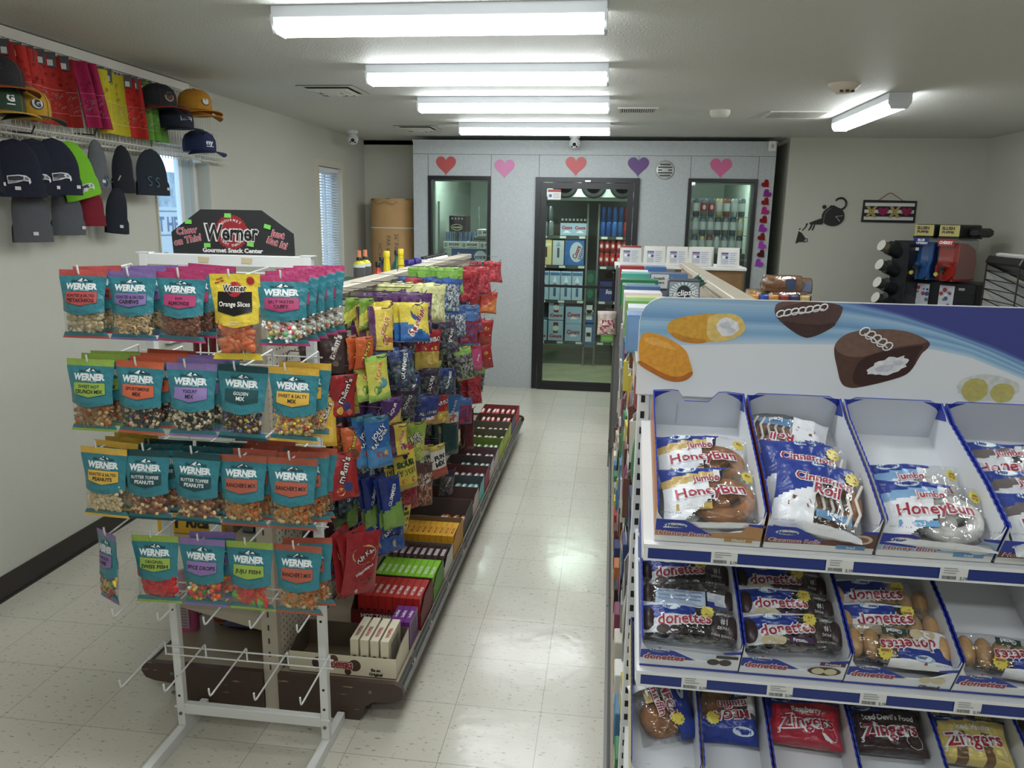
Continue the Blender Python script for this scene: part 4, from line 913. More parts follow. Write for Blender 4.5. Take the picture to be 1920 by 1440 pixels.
# ================= TRAYS ON THE BASE DECK =================
DZ = .139
def tray(x0, x1, y0, y1, h, out, inside, label, front=None, fh=None, text=None):
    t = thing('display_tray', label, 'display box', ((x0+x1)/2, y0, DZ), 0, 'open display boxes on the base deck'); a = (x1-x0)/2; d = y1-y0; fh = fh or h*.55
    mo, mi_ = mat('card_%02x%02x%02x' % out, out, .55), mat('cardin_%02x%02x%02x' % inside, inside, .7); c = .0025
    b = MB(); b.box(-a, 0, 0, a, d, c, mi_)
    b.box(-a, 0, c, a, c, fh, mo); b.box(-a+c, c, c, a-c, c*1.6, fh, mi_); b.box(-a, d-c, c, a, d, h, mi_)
    for s in (-1, 1):
        P = [(c, c), (d-c, c), (d-c, h), (d*.35, h*.95), (c, fh)]
        b.prism(P if s < 0 else P[::-1], c, mo, lambda u, v, q, s=s: (s*(a)-s*q, u, v), mi_)
        b.flat([(p[0], p[1]) for p in P], mi_, lambda u, v, q, s=s: (s*(a-c-.0004), u, v), 0)
    if text:
        for tt in text: b.text(tt[0], tt[1], ink(tt[4]), tt[2], tt[3], lambda u, v, q: (u, -q-.0002, v), .0018, 0, .05, width=tt[5] if len(tt) > 5 else None)
    if text and len(text) > 2: b.text(text[0][0], text[0][1], ink((236, 226, 214)), text[0][2], text[0][3], lambda u, v, q: (u, -q-.0002, v), .0012, 0, .12, width=text[0][5]*1.03)
    if front:
        for pz in front: b.flat(pz[0], ink(pz[1]), lambda u, v, q: (u, -q, v), pz[2] if len(pz) > 2 else .0004)
    b.build('tray', t); return t
def theatre_box(w, d, h, main, top, label, word, wc, seed=0, name='candy_box'):
    t = MB(); m1 = mat('cardg_%02x%02x%02x' % main, main, .35); m2_ = mat('cardg_%02x%02x%02x' % top, top, .35)
    t.box(-w/2, 0, 0, w/2, d, h, m1); t.box(-w/2+.0004, .0004, h, w/2-.0004, d-.0004, h+.0004, m2_)
    f = lambda u, v, q: (v, d/2-u, h+.0004+q)
    t.text(word, w*.62, ink(wc), -d*.12 if d > .12 else 0, 0, lambda u, v, q: (-v, d/2+u, h+.0004+q), .0005, 0, .03, width=d*.42)
    t.box(-w/2*.45, -.0006, h*.15, w/2*.45, 0, h*.55, ink((60, 40, 34)))
    t.flat(rectp(-d*.3, h*.2, d*.3, h*.8), ink(tuple(int(q*.75) for q in main)), lambda u, v, q: (w/2+q, d/2+u, v), .0005)
    return t
def row_boxes(n, xr, y0, d, w, h, main, top, word, wc, desc, group, z=DZ+.003, pitch=None):
    me = theatre_box(w, d, h, main, top, '', word, wc).mesh('candy_box')
    for i in range(n):
        o = bpy.data.objects.new('candy_box', me); C.objects.link(o)
        tag(o, '%s, %s' % (desc, ('nearest the aisle' if i == 0 else '%s from the aisle' % ORD[i])), 'candy box', group)
        o.location = (xr-w/2-i*(pitch or w+.0015), y0+rnd.uniform(0, .002), z)
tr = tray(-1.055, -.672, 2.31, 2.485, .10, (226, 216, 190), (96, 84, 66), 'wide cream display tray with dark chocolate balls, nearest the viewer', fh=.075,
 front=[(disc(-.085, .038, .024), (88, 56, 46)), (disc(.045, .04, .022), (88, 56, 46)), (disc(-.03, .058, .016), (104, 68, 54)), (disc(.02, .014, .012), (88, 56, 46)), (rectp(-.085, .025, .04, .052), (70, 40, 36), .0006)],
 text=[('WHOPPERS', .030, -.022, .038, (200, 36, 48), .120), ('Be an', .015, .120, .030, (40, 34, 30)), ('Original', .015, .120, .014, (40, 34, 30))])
row_boxes(4, -.700, 2.32, .155, .0285, .130, (222, 212, 184), (232, 224, 198), 'WHOPPERS', (190, 50, 60), 'cream candy box standing in the wide cream tray', 'cream candy boxes', pitch=.036)
row_boxes(3, -.672, 2.495, .12, .024, .108, (112, 44, 130), (112, 44, 130), 'Good&Plenty', Wt, 'purple candy box behind the cream boxes', 'purple candy boxes')
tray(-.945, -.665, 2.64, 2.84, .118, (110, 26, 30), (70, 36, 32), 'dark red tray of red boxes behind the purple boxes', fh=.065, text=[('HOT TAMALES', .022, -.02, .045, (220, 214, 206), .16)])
row_boxes(9, -.672, 2.65, .165, .026, .120, (180, 44, 40), (176, 50, 44), 'HOT TAMALES', Wt, 'red candy box in the dark red tray', 'red candy boxes')
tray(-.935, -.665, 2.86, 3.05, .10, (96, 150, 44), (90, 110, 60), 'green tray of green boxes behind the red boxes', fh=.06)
row_boxes(9, -.672, 2.87, .165, .026, .102, (126, 190, 44), (136, 200, 50), 'MIKE IKE', (230, 236, 226), 'bright green candy box in the green tray', 'green candy boxes')
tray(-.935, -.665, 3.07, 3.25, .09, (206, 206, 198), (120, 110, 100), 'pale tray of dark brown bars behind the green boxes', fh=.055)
choc = mat('chocolate_wrap', (74, 56, 50), .18, .35)
for i in range(8):
    b = MB(); w_ = .028; b.box(-w_/2, .008, 0, w_/2, .162, .085, choc, .008); b.flat(rectp(-.05, -w_*.3, .02, w_*.3), ink((176, 160, 170)), lambda u, v, q: (v, .09+u, .0852+q), .0006)
    b.prism([(-w_*.4, 0), (w_*.4, 0), (w_*.5, .012), (-w_*.5, .012)], .07, choc, lambda u, v, q: (u, v-.004, q+.006))
    if i == 0: base = b.mesh('candy_bar')
    o = bpy.data.objects.new('candy_bar', base); C.objects.link(o); o.location = (-.688-i*.0305, 3.075, DZ+.004)
    tag(o, 'dark brown wrapped bar with grey label in the pale tray, %s' % ('nearest the aisle' if i == 0 else ORD[i]+' from the aisle'), 'candy bar', 'dark brown bars')
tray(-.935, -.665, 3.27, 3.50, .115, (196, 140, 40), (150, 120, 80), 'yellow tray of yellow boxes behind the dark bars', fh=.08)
row_boxes(9, -.672, 3.28, .165, .026, .108, (226, 164, 44), (236, 178, 56), 'MILK DUDS', (170, 60, 40), 'yellow candy box in the yellow tray', 'yellow candy boxes')
OPEN = [(3.52, 3.78, (40, 34, 34), (96, 84, 80), 'black open tray with a few orange sweets', (220, 90, 40), 4),
 (3.80, 3.97, (196, 180, 176), (106, 80, 76), 'grey-pink open tray, empty looking, behind the black tray', None, 0),
 (3.99, 4.16, (90, 190, 190), (84, 92, 92), 'teal open tray with teal packets nearest of two', (80, 190, 186), 6),
 (4.18, 4.35, (150, 30, 66), (120, 78, 78), 'magenta open tray with striped packets', (196, 130, 140), 6),
 (4.37, 4.54, (206, 190, 190), (96, 82, 80), 'pale open tray with teal packets behind the magenta tray', (70, 186, 180), 5),
 (4.56, 4.73, (206, 190, 196), (100, 84, 84), 'pale open tray with pink packets', (222, 140, 170), 5),
 (4.75, 4.95, (170, 200, 60), (110, 130, 60), 'lime green open tray with green packets', (110, 176, 90), 5),
 (4.97, 5.16, (176, 190, 80), (96, 96, 80), 'yellow-green open tray with pale yellow packets', (206, 206, 130), 6),
 (5.18, 5.37, (186, 196, 90), (96, 96, 84), 'yellow-green open tray with red and cream packets', (206, 120, 90), 6),
 (5.39, 5.60, (70, 80, 130), (100, 70, 60), 'blue sided tray with red and white packets', (206, 60, 60), 6),
 (5.62, 5.88, (196, 60, 60), (130, 60, 60), 'red tray with red and white packets at the far end', (210, 70, 70), 7)]
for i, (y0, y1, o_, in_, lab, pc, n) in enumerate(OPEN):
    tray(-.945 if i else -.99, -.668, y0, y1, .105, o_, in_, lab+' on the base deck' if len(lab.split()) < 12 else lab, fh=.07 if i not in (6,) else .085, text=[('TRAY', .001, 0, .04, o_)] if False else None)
    for q in range(n):
        b = MB(); w_, d_ = .034, (y1-y0)*.8
        m_ = bagc(tuple(max(0, min(255, int(v*rnd.uniform(.85, 1.1)))) for v in pc))
        b.tube([(0, 0, 0), (0, d_*.12, .004), (0, d_*.2, .012), (0, d_*.8, .012), (0, d_*.88, .004), (0, d_, 0)], [.004, .016, .015, .015, .016, .004], m_, 8)
        b.box(-.009, d_*.3, .022, .009, d_*.7, .0275, ink((226, 220, 214)), .002)
        o = tag(b.build('candy_packet'), 'candy packet %s in the %s' % (['nearest the aisle', 'second from the aisle', 'third from the aisle', 'fourth from the aisle', 'fifth from the aisle', 'sixth from the aisle', 'seventh from the aisle'][q], lab.split(' with')[0].split(' behind')[0].split(',')[0]+(' of row %d' % (i+1) if False else '')), 'candy packet', 'packets in the open trays')
        lift = .03 if i else .004
        o.location = (-.700-q*.0385, y0+.015, DZ+.016+lift+(.02 if i in (9, 10) else 0)); o.rotation_euler = (0, rnd.uniform(-.2, .2), rnd.uniform(-.08, .08))
# price cards on the lip
for k, yy in enumerate((2.45, 2.72, 3.05, 3.4, 3.9, 4.2, 4.45, 4.6, 4.85, 5.1)):
    tag(MB().add([(-.650, yy, DZ-.035), (-.650, yy+.045, DZ-.035), (-.656, yy+.045, DZ+.005), (-.656, yy, DZ+.005)], [(0, 1, 2, 3)], ink((220, 220, 216))).add([(-.6495, yy+.006, DZ-.03), (-.6495, yy+.025, DZ-.03), (-.653, yy+.025, DZ-.014), (-.653, yy+.006, DZ-.014)], [(0, 1, 2, 3)], ink((90, 90, 90))).build('price_card'), 'small white price card on the gondola lip, %s from the viewer' % (['nearest']+ORD[1:])[k], 'price card', 'price cards on the candy gondola lip')
# ================= PASTRY DISPLAY (right foreground) =================
TI = radians(23.7)
HB = (38, 56, 158)           # carton blue
disp = thing('pastry_display', 'white slotted display rack with a snack cake header board and blue-fronted tilted shelves', 'display rack', (0, 1.70, 0))
dw_ = mat('display_white', (228, 229, 230), .35)
X0d, X1d = .083, 1.03
b = MB()
for x in (X0d-.010, X1d):
    p = MB(); p.box(x, 0, .02, x+.026, .03, 1.50, dw_, .002)
    for k in range(38): z = .10+k*.0365; p.box(x+.007, -.0008, z, x+.016, 0, z+.016, hol)
    p.build('upright', disp)
    MB().box(x, -.40, 0, x+.026, .03, .03, dw_, .002).build('foot', disp)
MB().box(X0d+.016, .012, .10, X1d, .018, 1.38, dw_).build('back_panel', disp)
railb = mat('rail_blue', (34, 52, 122), .3)
LIPS = [1.118, .858, .598, .338]
for k, z in enumerate(LIPS):
    s = MB(); s.m = Matrix.Translation((0, -.340, z-.002)) @ Matrix.Rotation(TI, 4, 'X'); s.box(X0d, 0, -.012, X1d, .375, -.002, dw_); s.build('shelf', disp)
    r = MB(); r.box(X0d+.008, -.352, z-.026, X1d, -.347, z-.004, railb)
    r.box(X0d+.0, -.355, z-.004, X1d, -.335, z+.003, dw_); r.box(X0d, -.353, z-.030, X1d, -.335, z-.026, dw_); r.box(X0d, -.353, z-.026, X0d+.008, -.345, z-.004, dw_)
    r.build('price_rail', disp)
    MB().prism([(-.345, z-.03), (-.01, z+.11), (-.01, z+.07), (-.30, z-.05)], .003, dw_, lambda u, v, q: (X0d+.003-q, u, v)).build('side_bracket', disp)
tagx = [(.205, .407, .600, .80), (.168, .326, .493, .658, .82), (.14, .32, .5, .67)]
for k in range(3):
    for x in tagx[k]:
        t = MB(); z = LIPS[k]; y = -.3535; r = random.Random(int(x*1000))
        t.add([(x, y, z-.027), (x+.047, y, z-.027), (x+.047, y-.001, z+.002), (x, y-.001, z+.002)], [(0, 1, 2, 3)], ink((222, 222, 220)))
        g = ink((90, 90, 92)); f = lambda u, v, q: (x+u, y-.0012-q, z-.027+v)
        u = .004
        while u < .028: w_ = r.choice((.0004, .0008, .0012)); t.flat(rectp(u, .002, u+w_, .0085), g, f); u += w_+r.choice((.0005, .0009))
        t.text(['2.19', '2.19', '2.19', '1.99'][k], .0075, g, .040, .005, f, .0005, 0, .03)
        for q in range(3): t.flat(rectp(.006, .013+q*.0045, .006+r.uniform(.014, .03), .0146+q*.0045), ink((150, 150, 150)), f)
        t.build('price_tag', disp)
# header board with printed cakes
hb = MB(); Y0 = -.004
zA = [(.0, 1.425), (.07, 1.43), (.35, 1.447), (.5, 1.455), (.67, 1.452), (.75, 1.436), (.87, 1.388), (1.04, 1.30)]
zCc = [(.0, 1.60), (.35, 1.575), (.49, 1.545), (.6, 1.522), (.7, 1.492), (.8, 1.458), (.87, 1.428), (1.04, 1.35)]
def itp(T, x):
    for (a, p), (b_, q) in zip(T, T[1:]):
        if x <= b_: return p+(q-p)*(x-a)/(b_-a)
    return T[-1][1]
def topz(x):
    r = .055; x0 = .067
    return 1.542 if x > x0+r else 1.542-r+sqrt(max(0, r*r-(x0+r-x)**2))
bot = 1.325
prt = mat('header_print', (226, 228, 232), .3)
nx = 60; xs_ = [.067+(X1d+.01-.067)*((i/nx)**1.3) for i in range(nx+1)]
hf = lambda x, z, h=0: (x, Y0-.004-h, z)
poly = [(.067, bot), (X1d+.01, bot)]+[(X1d+.01, 1.542)]+[(x, topz(x)) for x in reversed(xs_[:24])]
hb.prism(poly, .004, dw_, lambda u, v, q: (u, Y0-q, v))
ctab = [(0, (196, 216, 236)), (.10, (160, 200, 232)), (.2, (120, 176, 222)), (.32, (158, 202, 234)), (.42, (104, 158, 216)), (.54, (132, 184, 228)), (.66, (160, 198, 226)), (.78, (92, 142, 208)), (.88, (118, 168, 220)), (.97, (92, 128, 196)), (1.02, (62, 72, 160))]
NB = 26
def ccol(t):
    for (a, p), (b_, q) in zip(ctab, ctab[1:]):
        if t <= b_: k = (t-a)/(b_-a); return tuple(int(u+(v-u)*k) for u, v in zip(p, q))
    return ctab[-1][1]
cols = [(226, 229, 234)]+[ccol((k+.5)/NB*1.02) for k in range(NB)]+[(62, 72, 160)]
fr_ = [-9]+[k/NB*1.02 for k in range(NB+1)]+[9]
def zb_(k, x):
    a, c = itp(zA, x), itp(zCc, x)
    return min(topz(x)-.002, max(bot, a+(c-a)*fr_[k]+.003*sin(x*8+fr_[k]*5)*(1 if 0 < k < NB+1 else 0)))
for k in range(NB+2):
    vs = []; fs = []
    for i, x in enumerate(xs_): vs += [hf(x+.0015 if i == 0 else x, zb_(k, x), .0005), hf(x+.0015 if i == 0 else x, zb_(k+1, x), .0005)]
    for i in range(nx):
        if abs(vs[2*i][2]-vs[2*i+1][2])+abs(vs[2*i+2][2]-vs[2*i+3][2]) > 1e-5: fs.append((2*i, 2*i+2, 2*i+3, 2*i+1))
    if fs: hb.add(vs, fs, ink(cols[k], .3))
HF = lambda u, v, q: (u, Y0-.0046-q, v)
def chaikin(p, k=2):
    for _ in range(k):
        q = []
        for a, b_ in zip(p, p[1:]+p[:1]): q += [(a[0]*.75+b_[0]*.25, a[1]*.75+b_[1]*.25), (a[0]*.25+b_[0]*.75, a[1]*.25+b_[1]*.75)]
        p = q
    return p
def P_(pts, c, h, vary=None):
    if len(pts) < 17: pts = chaikin(pts)
    pts = [(max(.0685, u), min(1.5405, v)) for u, v in pts]
    m = mat('print_%02x%02x%02x' % c, c, .35, vary=(90, .10)); 
    hb.flat(pts, m, HF, h)
def blob_(cx, cz, rx, rz, c, h, seed, n=22, amp=.12, rot=0):
    r = random.Random(seed); p = []
    for i in range(n):
        a = 2*pi*i/n; k = 1+r.uniform(-amp, amp); u, v = rx*k*cos(a), rz*k*sin(a); p.append((cx+u*cos(rot)-v*sin(rot), cz+u*sin(rot)+v*cos(rot)))
    P_(p, c, h)
# golden sponge cakes
P_([(.130, 1.488), (.150, 1.499), (.20, 1.508), (.262, 1.512), (.283, 1.503), (.292, 1.485), (.291, 1.470), (.262, 1.452), (.23, 1.449), (.19, 1.443), (.16, 1.446), (.135, 1.460), (.126, 1.474)], (214, 160, 62), .0005)
P_([(.215, 1.508), (.262, 1.512), (.283, 1.503), (.292, 1.485), (.291, 1.470), (.262, 1.452), (.225, 1.447), (.212, 1.46), (.210, 1.485)], (226, 194, 116), .0009)
P_([(.135, 1.460), (.16, 1.446), (.19, 1.443), (.212, 1.446), (.212, 1.454), (.17, 1.456), (.14, 1.468)], (196, 132, 44), .0011)
blob_(.255, 1.482, .025, .019, (232, 230, 232), .0013, 4)
blob_(.250, 1.485, .012, .007, (206, 206, 216), .0017, 5); blob_(.262, 1.474, .009, .006, (206, 206, 216), .0017, 6)
P_([(.069, 1.463), (.10, 1.464), (.135, 1.452), (.170, 1.430), (.180, 1.405), (.190, 1.375), (.172, 1.358), (.14, 1.356), (.105, 1.372), (.069, 1.392)], (222, 154, 58), .0015)
P_([(.069, 1.392), (.105, 1.372), (.14, 1.356), (.172, 1.358), (.190, 1.375), (.186, 1.384), (.165, 1.368), (.14, 1.368), (.105, 1.384), (.069, 1.404)], (182, 106, 40), .0019)
P_([(.075, 1.450), (.10, 1.455), (.13, 1.444), (.155, 1.425), (.12, 1.432), (.09, 1.438)], (232, 172, 82), .0019)
# chocolate cupcakes with white loops
P_([(.352, 1.541), (.488, 1.541), (.487, 1.515), (.470, 1.486), (.430, 1.464), (.410, 1.465), (.372, 1.489), (.348, 1.512)], (88, 64, 60), .0005)
P_([(.350, 1.518), (.365, 1.530), (.42, 1.541), (.352, 1.541)], (110, 82, 76), .0009)
P_([(.372, 1.489), (.41, 1.465), (.43, 1.464), (.470, 1.486), (.480, 1.500), (.44, 1.492), (.40, 1.494), (.37, 1.500)], (66, 46, 44), .0009)
def loops(x0, z0, x1, z1, n, r_):
    b_ = MB()
    for i in range(n):
        t = i/(n-1); cx, cz = x0+(x1-x0)*t, z0+(z1-z0)*t
        hb.tube([HF(cx+r_*1.15*cos(a), cz+r_*.95*sin(a)+.3*r_*cos(a), .003) for a in [2*pi*k/12 for k in range(12)]], .0016, ink((232, 230, 230)), 5, True)
    hb.tube([HF(x0+(x1-x0)*t/20, z0+(z1-z0)*t/20-r_*.8*sin(t*pi/10*2)*.3-.004, .003) for t in range(21)], .0016, ink((232, 230, 230)), 5)
loops(.362, 1.514, .448, 1.530, 7, .0070)
P_([(.478, 1.452), (.492, 1.470), (.51, 1.480), (.55, 1.488), (.61, 1.488), (.645, 1.478), (.672, 1.463), (.665, 1.448), (.655, 1.440), (.640, 1.400), (.618, 1.385), (.545, 1.362), (.520, 1.358), (.500, 1.366), (.488, 1.405), (.480, 1.430)], (88, 60, 52), .0005)
P_([(.478, 1.452), (.492, 1.470), (.51, 1.480), (.55, 1.488), (.61, 1.488), (.645, 1.478), (.672, 1.463), (.62, 1.455), (.57, 1.440), (.535, 1.425), (.500, 1.428), (.482, 1.440)], (118, 90, 78), .0009)
P_([(.535, 1.424), (.57, 1.438), (.62, 1.452), (.662, 1.458), (.648, 1.440), (.640, 1.402), (.618, 1.386), (.548, 1.362), (.522, 1.370), (.524, 1.40)], (60, 36, 34), .0009)
blob_(.592, 1.410, .043, .017, (226, 226, 228), .0013, 9, 26, .16, .35); blob_(.585, 1.405, .02, .007, (196, 196, 206), .0017, 10, 14, .2, .3); blob_(.61, 1.418, .012, .005, (200, 200, 210), .0017, 11, 12, .2)
loops(.536, 1.482, .585, 1.452, 5, .0085)
# filled roll halves at the right
blob_(.795, 1.372, .062, .028, (206, 208, 206), .0005, 12, 26, .05, .0); blob_(.770, 1.366, .026, .026, (186, 176, 104), .0009, 13, 20, .04); blob_(.825, 1.362, .024, .021, (190, 180, 110), .0009, 14, 20, .04)
P_(disc(.905, 1.44, .016), (150, 34, 40), .0009)
hb.build('header_board', disp)
# ---- cartons ----
wcard, gcard = mat('carton_white', (226, 228, 232), .45), mat('carton_inside', (196, 200, 206), .6)
def teeth(p0, p1, n, a):
    o = []; dx, dy = p1[0]-p0[0], p1[1]-p0[1]; l = sqrt(dx*dx+dy*dy); nx_, ny_ = -dy/l, dx/l
    for i in range(n+1):
        k = i/n; s = a if i % 2 else 0; o.append((p0[0]+dx*k+nx_*s, p0[1]+dy*k+ny_*s))
    return o
def carton(label, x, row, w, L_, kind, yoff=.0, h=.088):
    z = LIPS[row]+.004
    t = thing('pastry_carton', label, 'display box', (0, 0, 0), 0, 'open pastry cartons on the display')
    M = Matrix.Translation((x, 1.362+yoff, z)) @ Matrix.Rotation(TI, 4, 'X'); t.matrix_world = M
    b = MB(); c = .003; blue = mat('carton_blue', HB, .35)
    sideo = {'glazed': mat('carton_orange', (196, 132, 76), .4), 'iced': wcard, 'roll': mat('carton_brown', (120, 70, 50), .4), 'devil': blue, 'muffin': mat('carton_yellow', (226, 206, 110), .4), 'rasp': mat('carton_maroon', (96, 24, 44), .4), 'zdev': mat('carton_dark', (40, 32, 40), .4)}.get(kind, blue)
    b.box(0, 0, 0, w, L_, c, wcard)
    # front wall with a scooped edge
    hd = .30*h; P = [(0, 0), (w, 0), (w, h)]+[(w*(.5+.5*cos(a))*.995+.0005, h-(h-hd)*(sin(a)**.75)+(.0015 if i % 2 else 0)) for i, a in enumerate([pi*.06+i*(pi*.88)/16 for i in range(17)])]+[(0, h)]
    b.prism(P, c, wcard, lambda u, v, q: (u, c-q, v))
    # back wall
    nt_ = [(0, c), (0, h*1.08), (w*.20, h*1.12), (w*.28, h*1.1), (w*.36, h*.80), (w*.62, h*.80), (w*.72, h*1.1), (w*.80, h*1.12), (w, h*1.08), (w, c)] if kind == 'glazed' else [(0, c), (0, h*.95), (w*.12, h*1.12), (w*.88, h*1.12), (w, h*.95), (w, c)]
    b.prism(nt_[::-1], c, gcard, lambda u, v, q: (u, L_-q, v), blue)
    for sx in (0, 1):
        u0 = w*sx; e = 1 if sx == 0 else -1
        b.flat([(u0+e*.001, h*.80), (u0+e*.001, h*1.07), (u0+e*w*.20, h*1.10), (u0+e*w*.12, h*1.02), (u0+e*w*.05, h*.92)][::e], blue, lambda u, v, q: (u, L_-c-q, v), .0006)
    b.flat(rectp(w*.28, h*.12, w*.29, h*.7), ink((176, 180, 186)), lambda u, v, q: (u, L_-c-q, v), .0008) if kind == 'glazed' else None
    # side walls with perforated teeth
    for sx in (0, 1):
        top = teeth((c, h), (L_*.30, h*1.06), 12, .0022)+teeth((L_*.30, h*1.06), (L_*.82, h*.98), 22, .0022)+[(L_-c, h*1.08)]
        P = [(c, c), (L_-c, c)]+top[::-1]
        if sx == 0: P = P[::-1]
        inner = wcard; m_ = sideo if sx == 0 else sideo
        vs0 = [((0 if sx == 0 else w), p[0], p[1]) for p in P]; vs1 = [((c if sx == 0 else w-c), p[0], p[1]) for p in P]; n_ = len(P)
        b.add(vs0, [tuple(range(n_))], sideo); b.add(vs1, [tuple(range(n_-1, -1, -1))], wcard); b.add(vs0+vs1, [(i, (i+1) % n_, n_+(i+1) % n_, n_+i) for i in range(n_)], blue)
        b.flat([(p[0], p[1]) for p in ([(L_-c, h*1.07), (L_-c, h*.6), (L_*.86, h*.93), (L_*.9, h*1.01)] if sx == 1 else [(L_-c, h*1.07), (L_*.9, h*1.01), (L_*.86, h*.93), (L_-c, h*.6)])], blue, lambda u, v, q, sx=sx: ((c+.0005) if sx == 0 else (w-c-.0005), u, v), 0)
    # front print
    F = lambda u, v, q: (u, -q, v)
    red, wh_ = ink((186, 36, 58), .4), ink((232, 234, 238), .4)
    def logo(u, v, s):
        b.flat(disc(u, v, s*1.9, 20, s*.62), ink((120, 180, 226)), F, .0009); b.flat(disc(u, v, s*1.8, 20, s*.55), ink((214, 224, 236)), F, .0013); b.text('Hostess', s*.95, ink((40, 70, 160)), u, v, F, .0017, 0, .05, .1, width=s*3.1); b.flat(heart(u, v+s*.75, s*.28), red, F, .0017)
    if kind in ('glazed', 'iced', 'roll', 'devil'):
        low = {'glazed': (196, 136, 78), 'iced': (150, 180, 214), 'roll': (112, 62, 46), 'devil': (86, 56, 50)}[kind]
        b.flat([(0, .001), (w, .001), (w, h*.45), (w*.75, h*.32), (w*.4, h*.30), (0, h*.22)], ink((226, 224, 220)), F, .0003)
        b.flat([(0, h*.18), (w*.5, h*.2), (w, h*.18), (w, h*.62), (w*.86, h*.62), (w*.8, h*.40), (w*.5, h*.34), (0, h*.36)], ink(low), F, .0005)
        b.flat([(0, h*.34), (w*.55, h*.26), (w*.42, h*.44), (w*.32, h*.60), (w*.26, h*.66), (0, h*.66)], blue, F, .0007)
        b.flat([(w, h*.66), (w*.85, h*.66), (w*.87, h*.60), (w, h*.56)], blue, F, .0007)
        logo(w*.19, h*.50, .011)
        b.text({'glazed': 'Honey Buns', 'iced': 'Honey Buns', 'roll': 'Cinnamon Rolls', 'devil': 'Honey Buns'}[kind], .013, wh_, w*.27, h*.28, F, .0011, .0, .06, .1, width=w*.48); b.text({'roll': 'Cinnamon Rolls'}.get(kind, 'Honey Buns'), .013, red, w*.27, h*.28, F, .0015, .0, .01, .1, width=w*.475)
        b.flat(rectp(w*.66, h*.12, w*.92, h*.24), ink({'glazed': (186, 140, 70), 'iced': (90, 150, 210), 'roll': (90, 150, 210), 'devil': (60, 40, 40)}[kind]), F, .0011); b.text({'glazed': 'Glazed', 'devil': "Devil's Food"}.get(kind, 'Iced'), .009, wh_, w*.79, h*.18, F, .0014, 0, .02)
        if kind == 'roll': b.flat(disc(w*.86, h*.42, .020, 18, .012), ink((206, 190, 170)), F, .0013); b.flat(disc(w*.86, h*.42, .014, 14, .007), ink((150, 100, 70)), F, .0016)
        if kind == 'iced': b.flat(disc(w*.86, h*.36, .022, 18, .012), ink((226, 228, 230)), F, .0013)
    elif kind in ('dchoc', 'dfrost', 'dglaz', 'dplain'):
        b.flat([(0, h*.02), (w, h*.02), (w, h*.10), (0, h*.08)], blue, F, .0004)
        b.flat([(0, h*.32), (w*.56, h*.36), (w*.34, h*.62), (w*.26, h*.66), (0, h*.60)], blue, F, .0006); b.flat([(w, h*.78), (w*.82, h*.70), (w*.84, h*.64), (w, h*.68)], blue, F, .0006)
        logo(w*.19, h*.62, .010)
        b.text('donettes', .022, wh_, w*.24, h*.40, F, .0010, 0, .08, .1, width=w*.42); b.text('donettes', .022, red, w*.24, h*.40, F, .0014, 0, .03, .1, width=w*.41)
        cc = {'dchoc': (70, 56, 52), 'dfrost': (216, 200, 150), 'dglaz': (214, 196, 150), 'dplain': (214, 196, 150)}[kind]
        if kind == 'dfrost': b.flat(disc(w*.80, h*.36, .030, 20, .013), ink((74, 56, 52)), F, .0008)
        for du in (-.011, .011): b.flat(disc(w*.80+du, h*.36, .0115, 16, .0095), ink(cc), F, .0012)
        if kind == 'dfrost': b.flat(rectp(w*.74, h*.56, w*.98, h*.68), ink((96, 44, 92)), F, .0012); b.text('Frosted', .009, wh_, w*.86, h*.62, F, .0016, 0, .02)
        if kind == 'dchoc': b.flat(rectp(w*.76, h*.50, w*.98, h*.60), ink((60, 58, 60)), F, .0012)
        if kind == 'dglaz': b.text('Glazed', .013, ink((60, 64, 66)), w*.80, h*.12, F, .0012, 0, .05)
    else:
        b.flat([(0, h*.05), (w, h*.05), (w, h*.5), (0, h*.5)], blue, F, .0005)
    for u in (.1, .84): b.text('NET WT. 2 LB', .006, ink((120, 140, 190)), w*u+.006, h*.86, F, .0006, 0, 0)
    b.build('carton_body', t)
    return t, M
cg_ = film('pastry_film', (248, 248, 248), .10, .10, 45)
BL, WH2 = (36, 62, 168), (228, 230, 234)
def pack_logo(u, v, s): return [('p', disc(u, v, s*2.0, 20, s*.72), (126, 184, 228), .0008), ('p', disc(u, v, s*1.85, 20, s*.60), (216, 226, 238), .0012), ('t', 'Hostess', u, v, s*1.0, .0, (40, 66, 160)), ('p', heart(u, v+s*.8, s*.3), (190, 40, 60), .0014)]
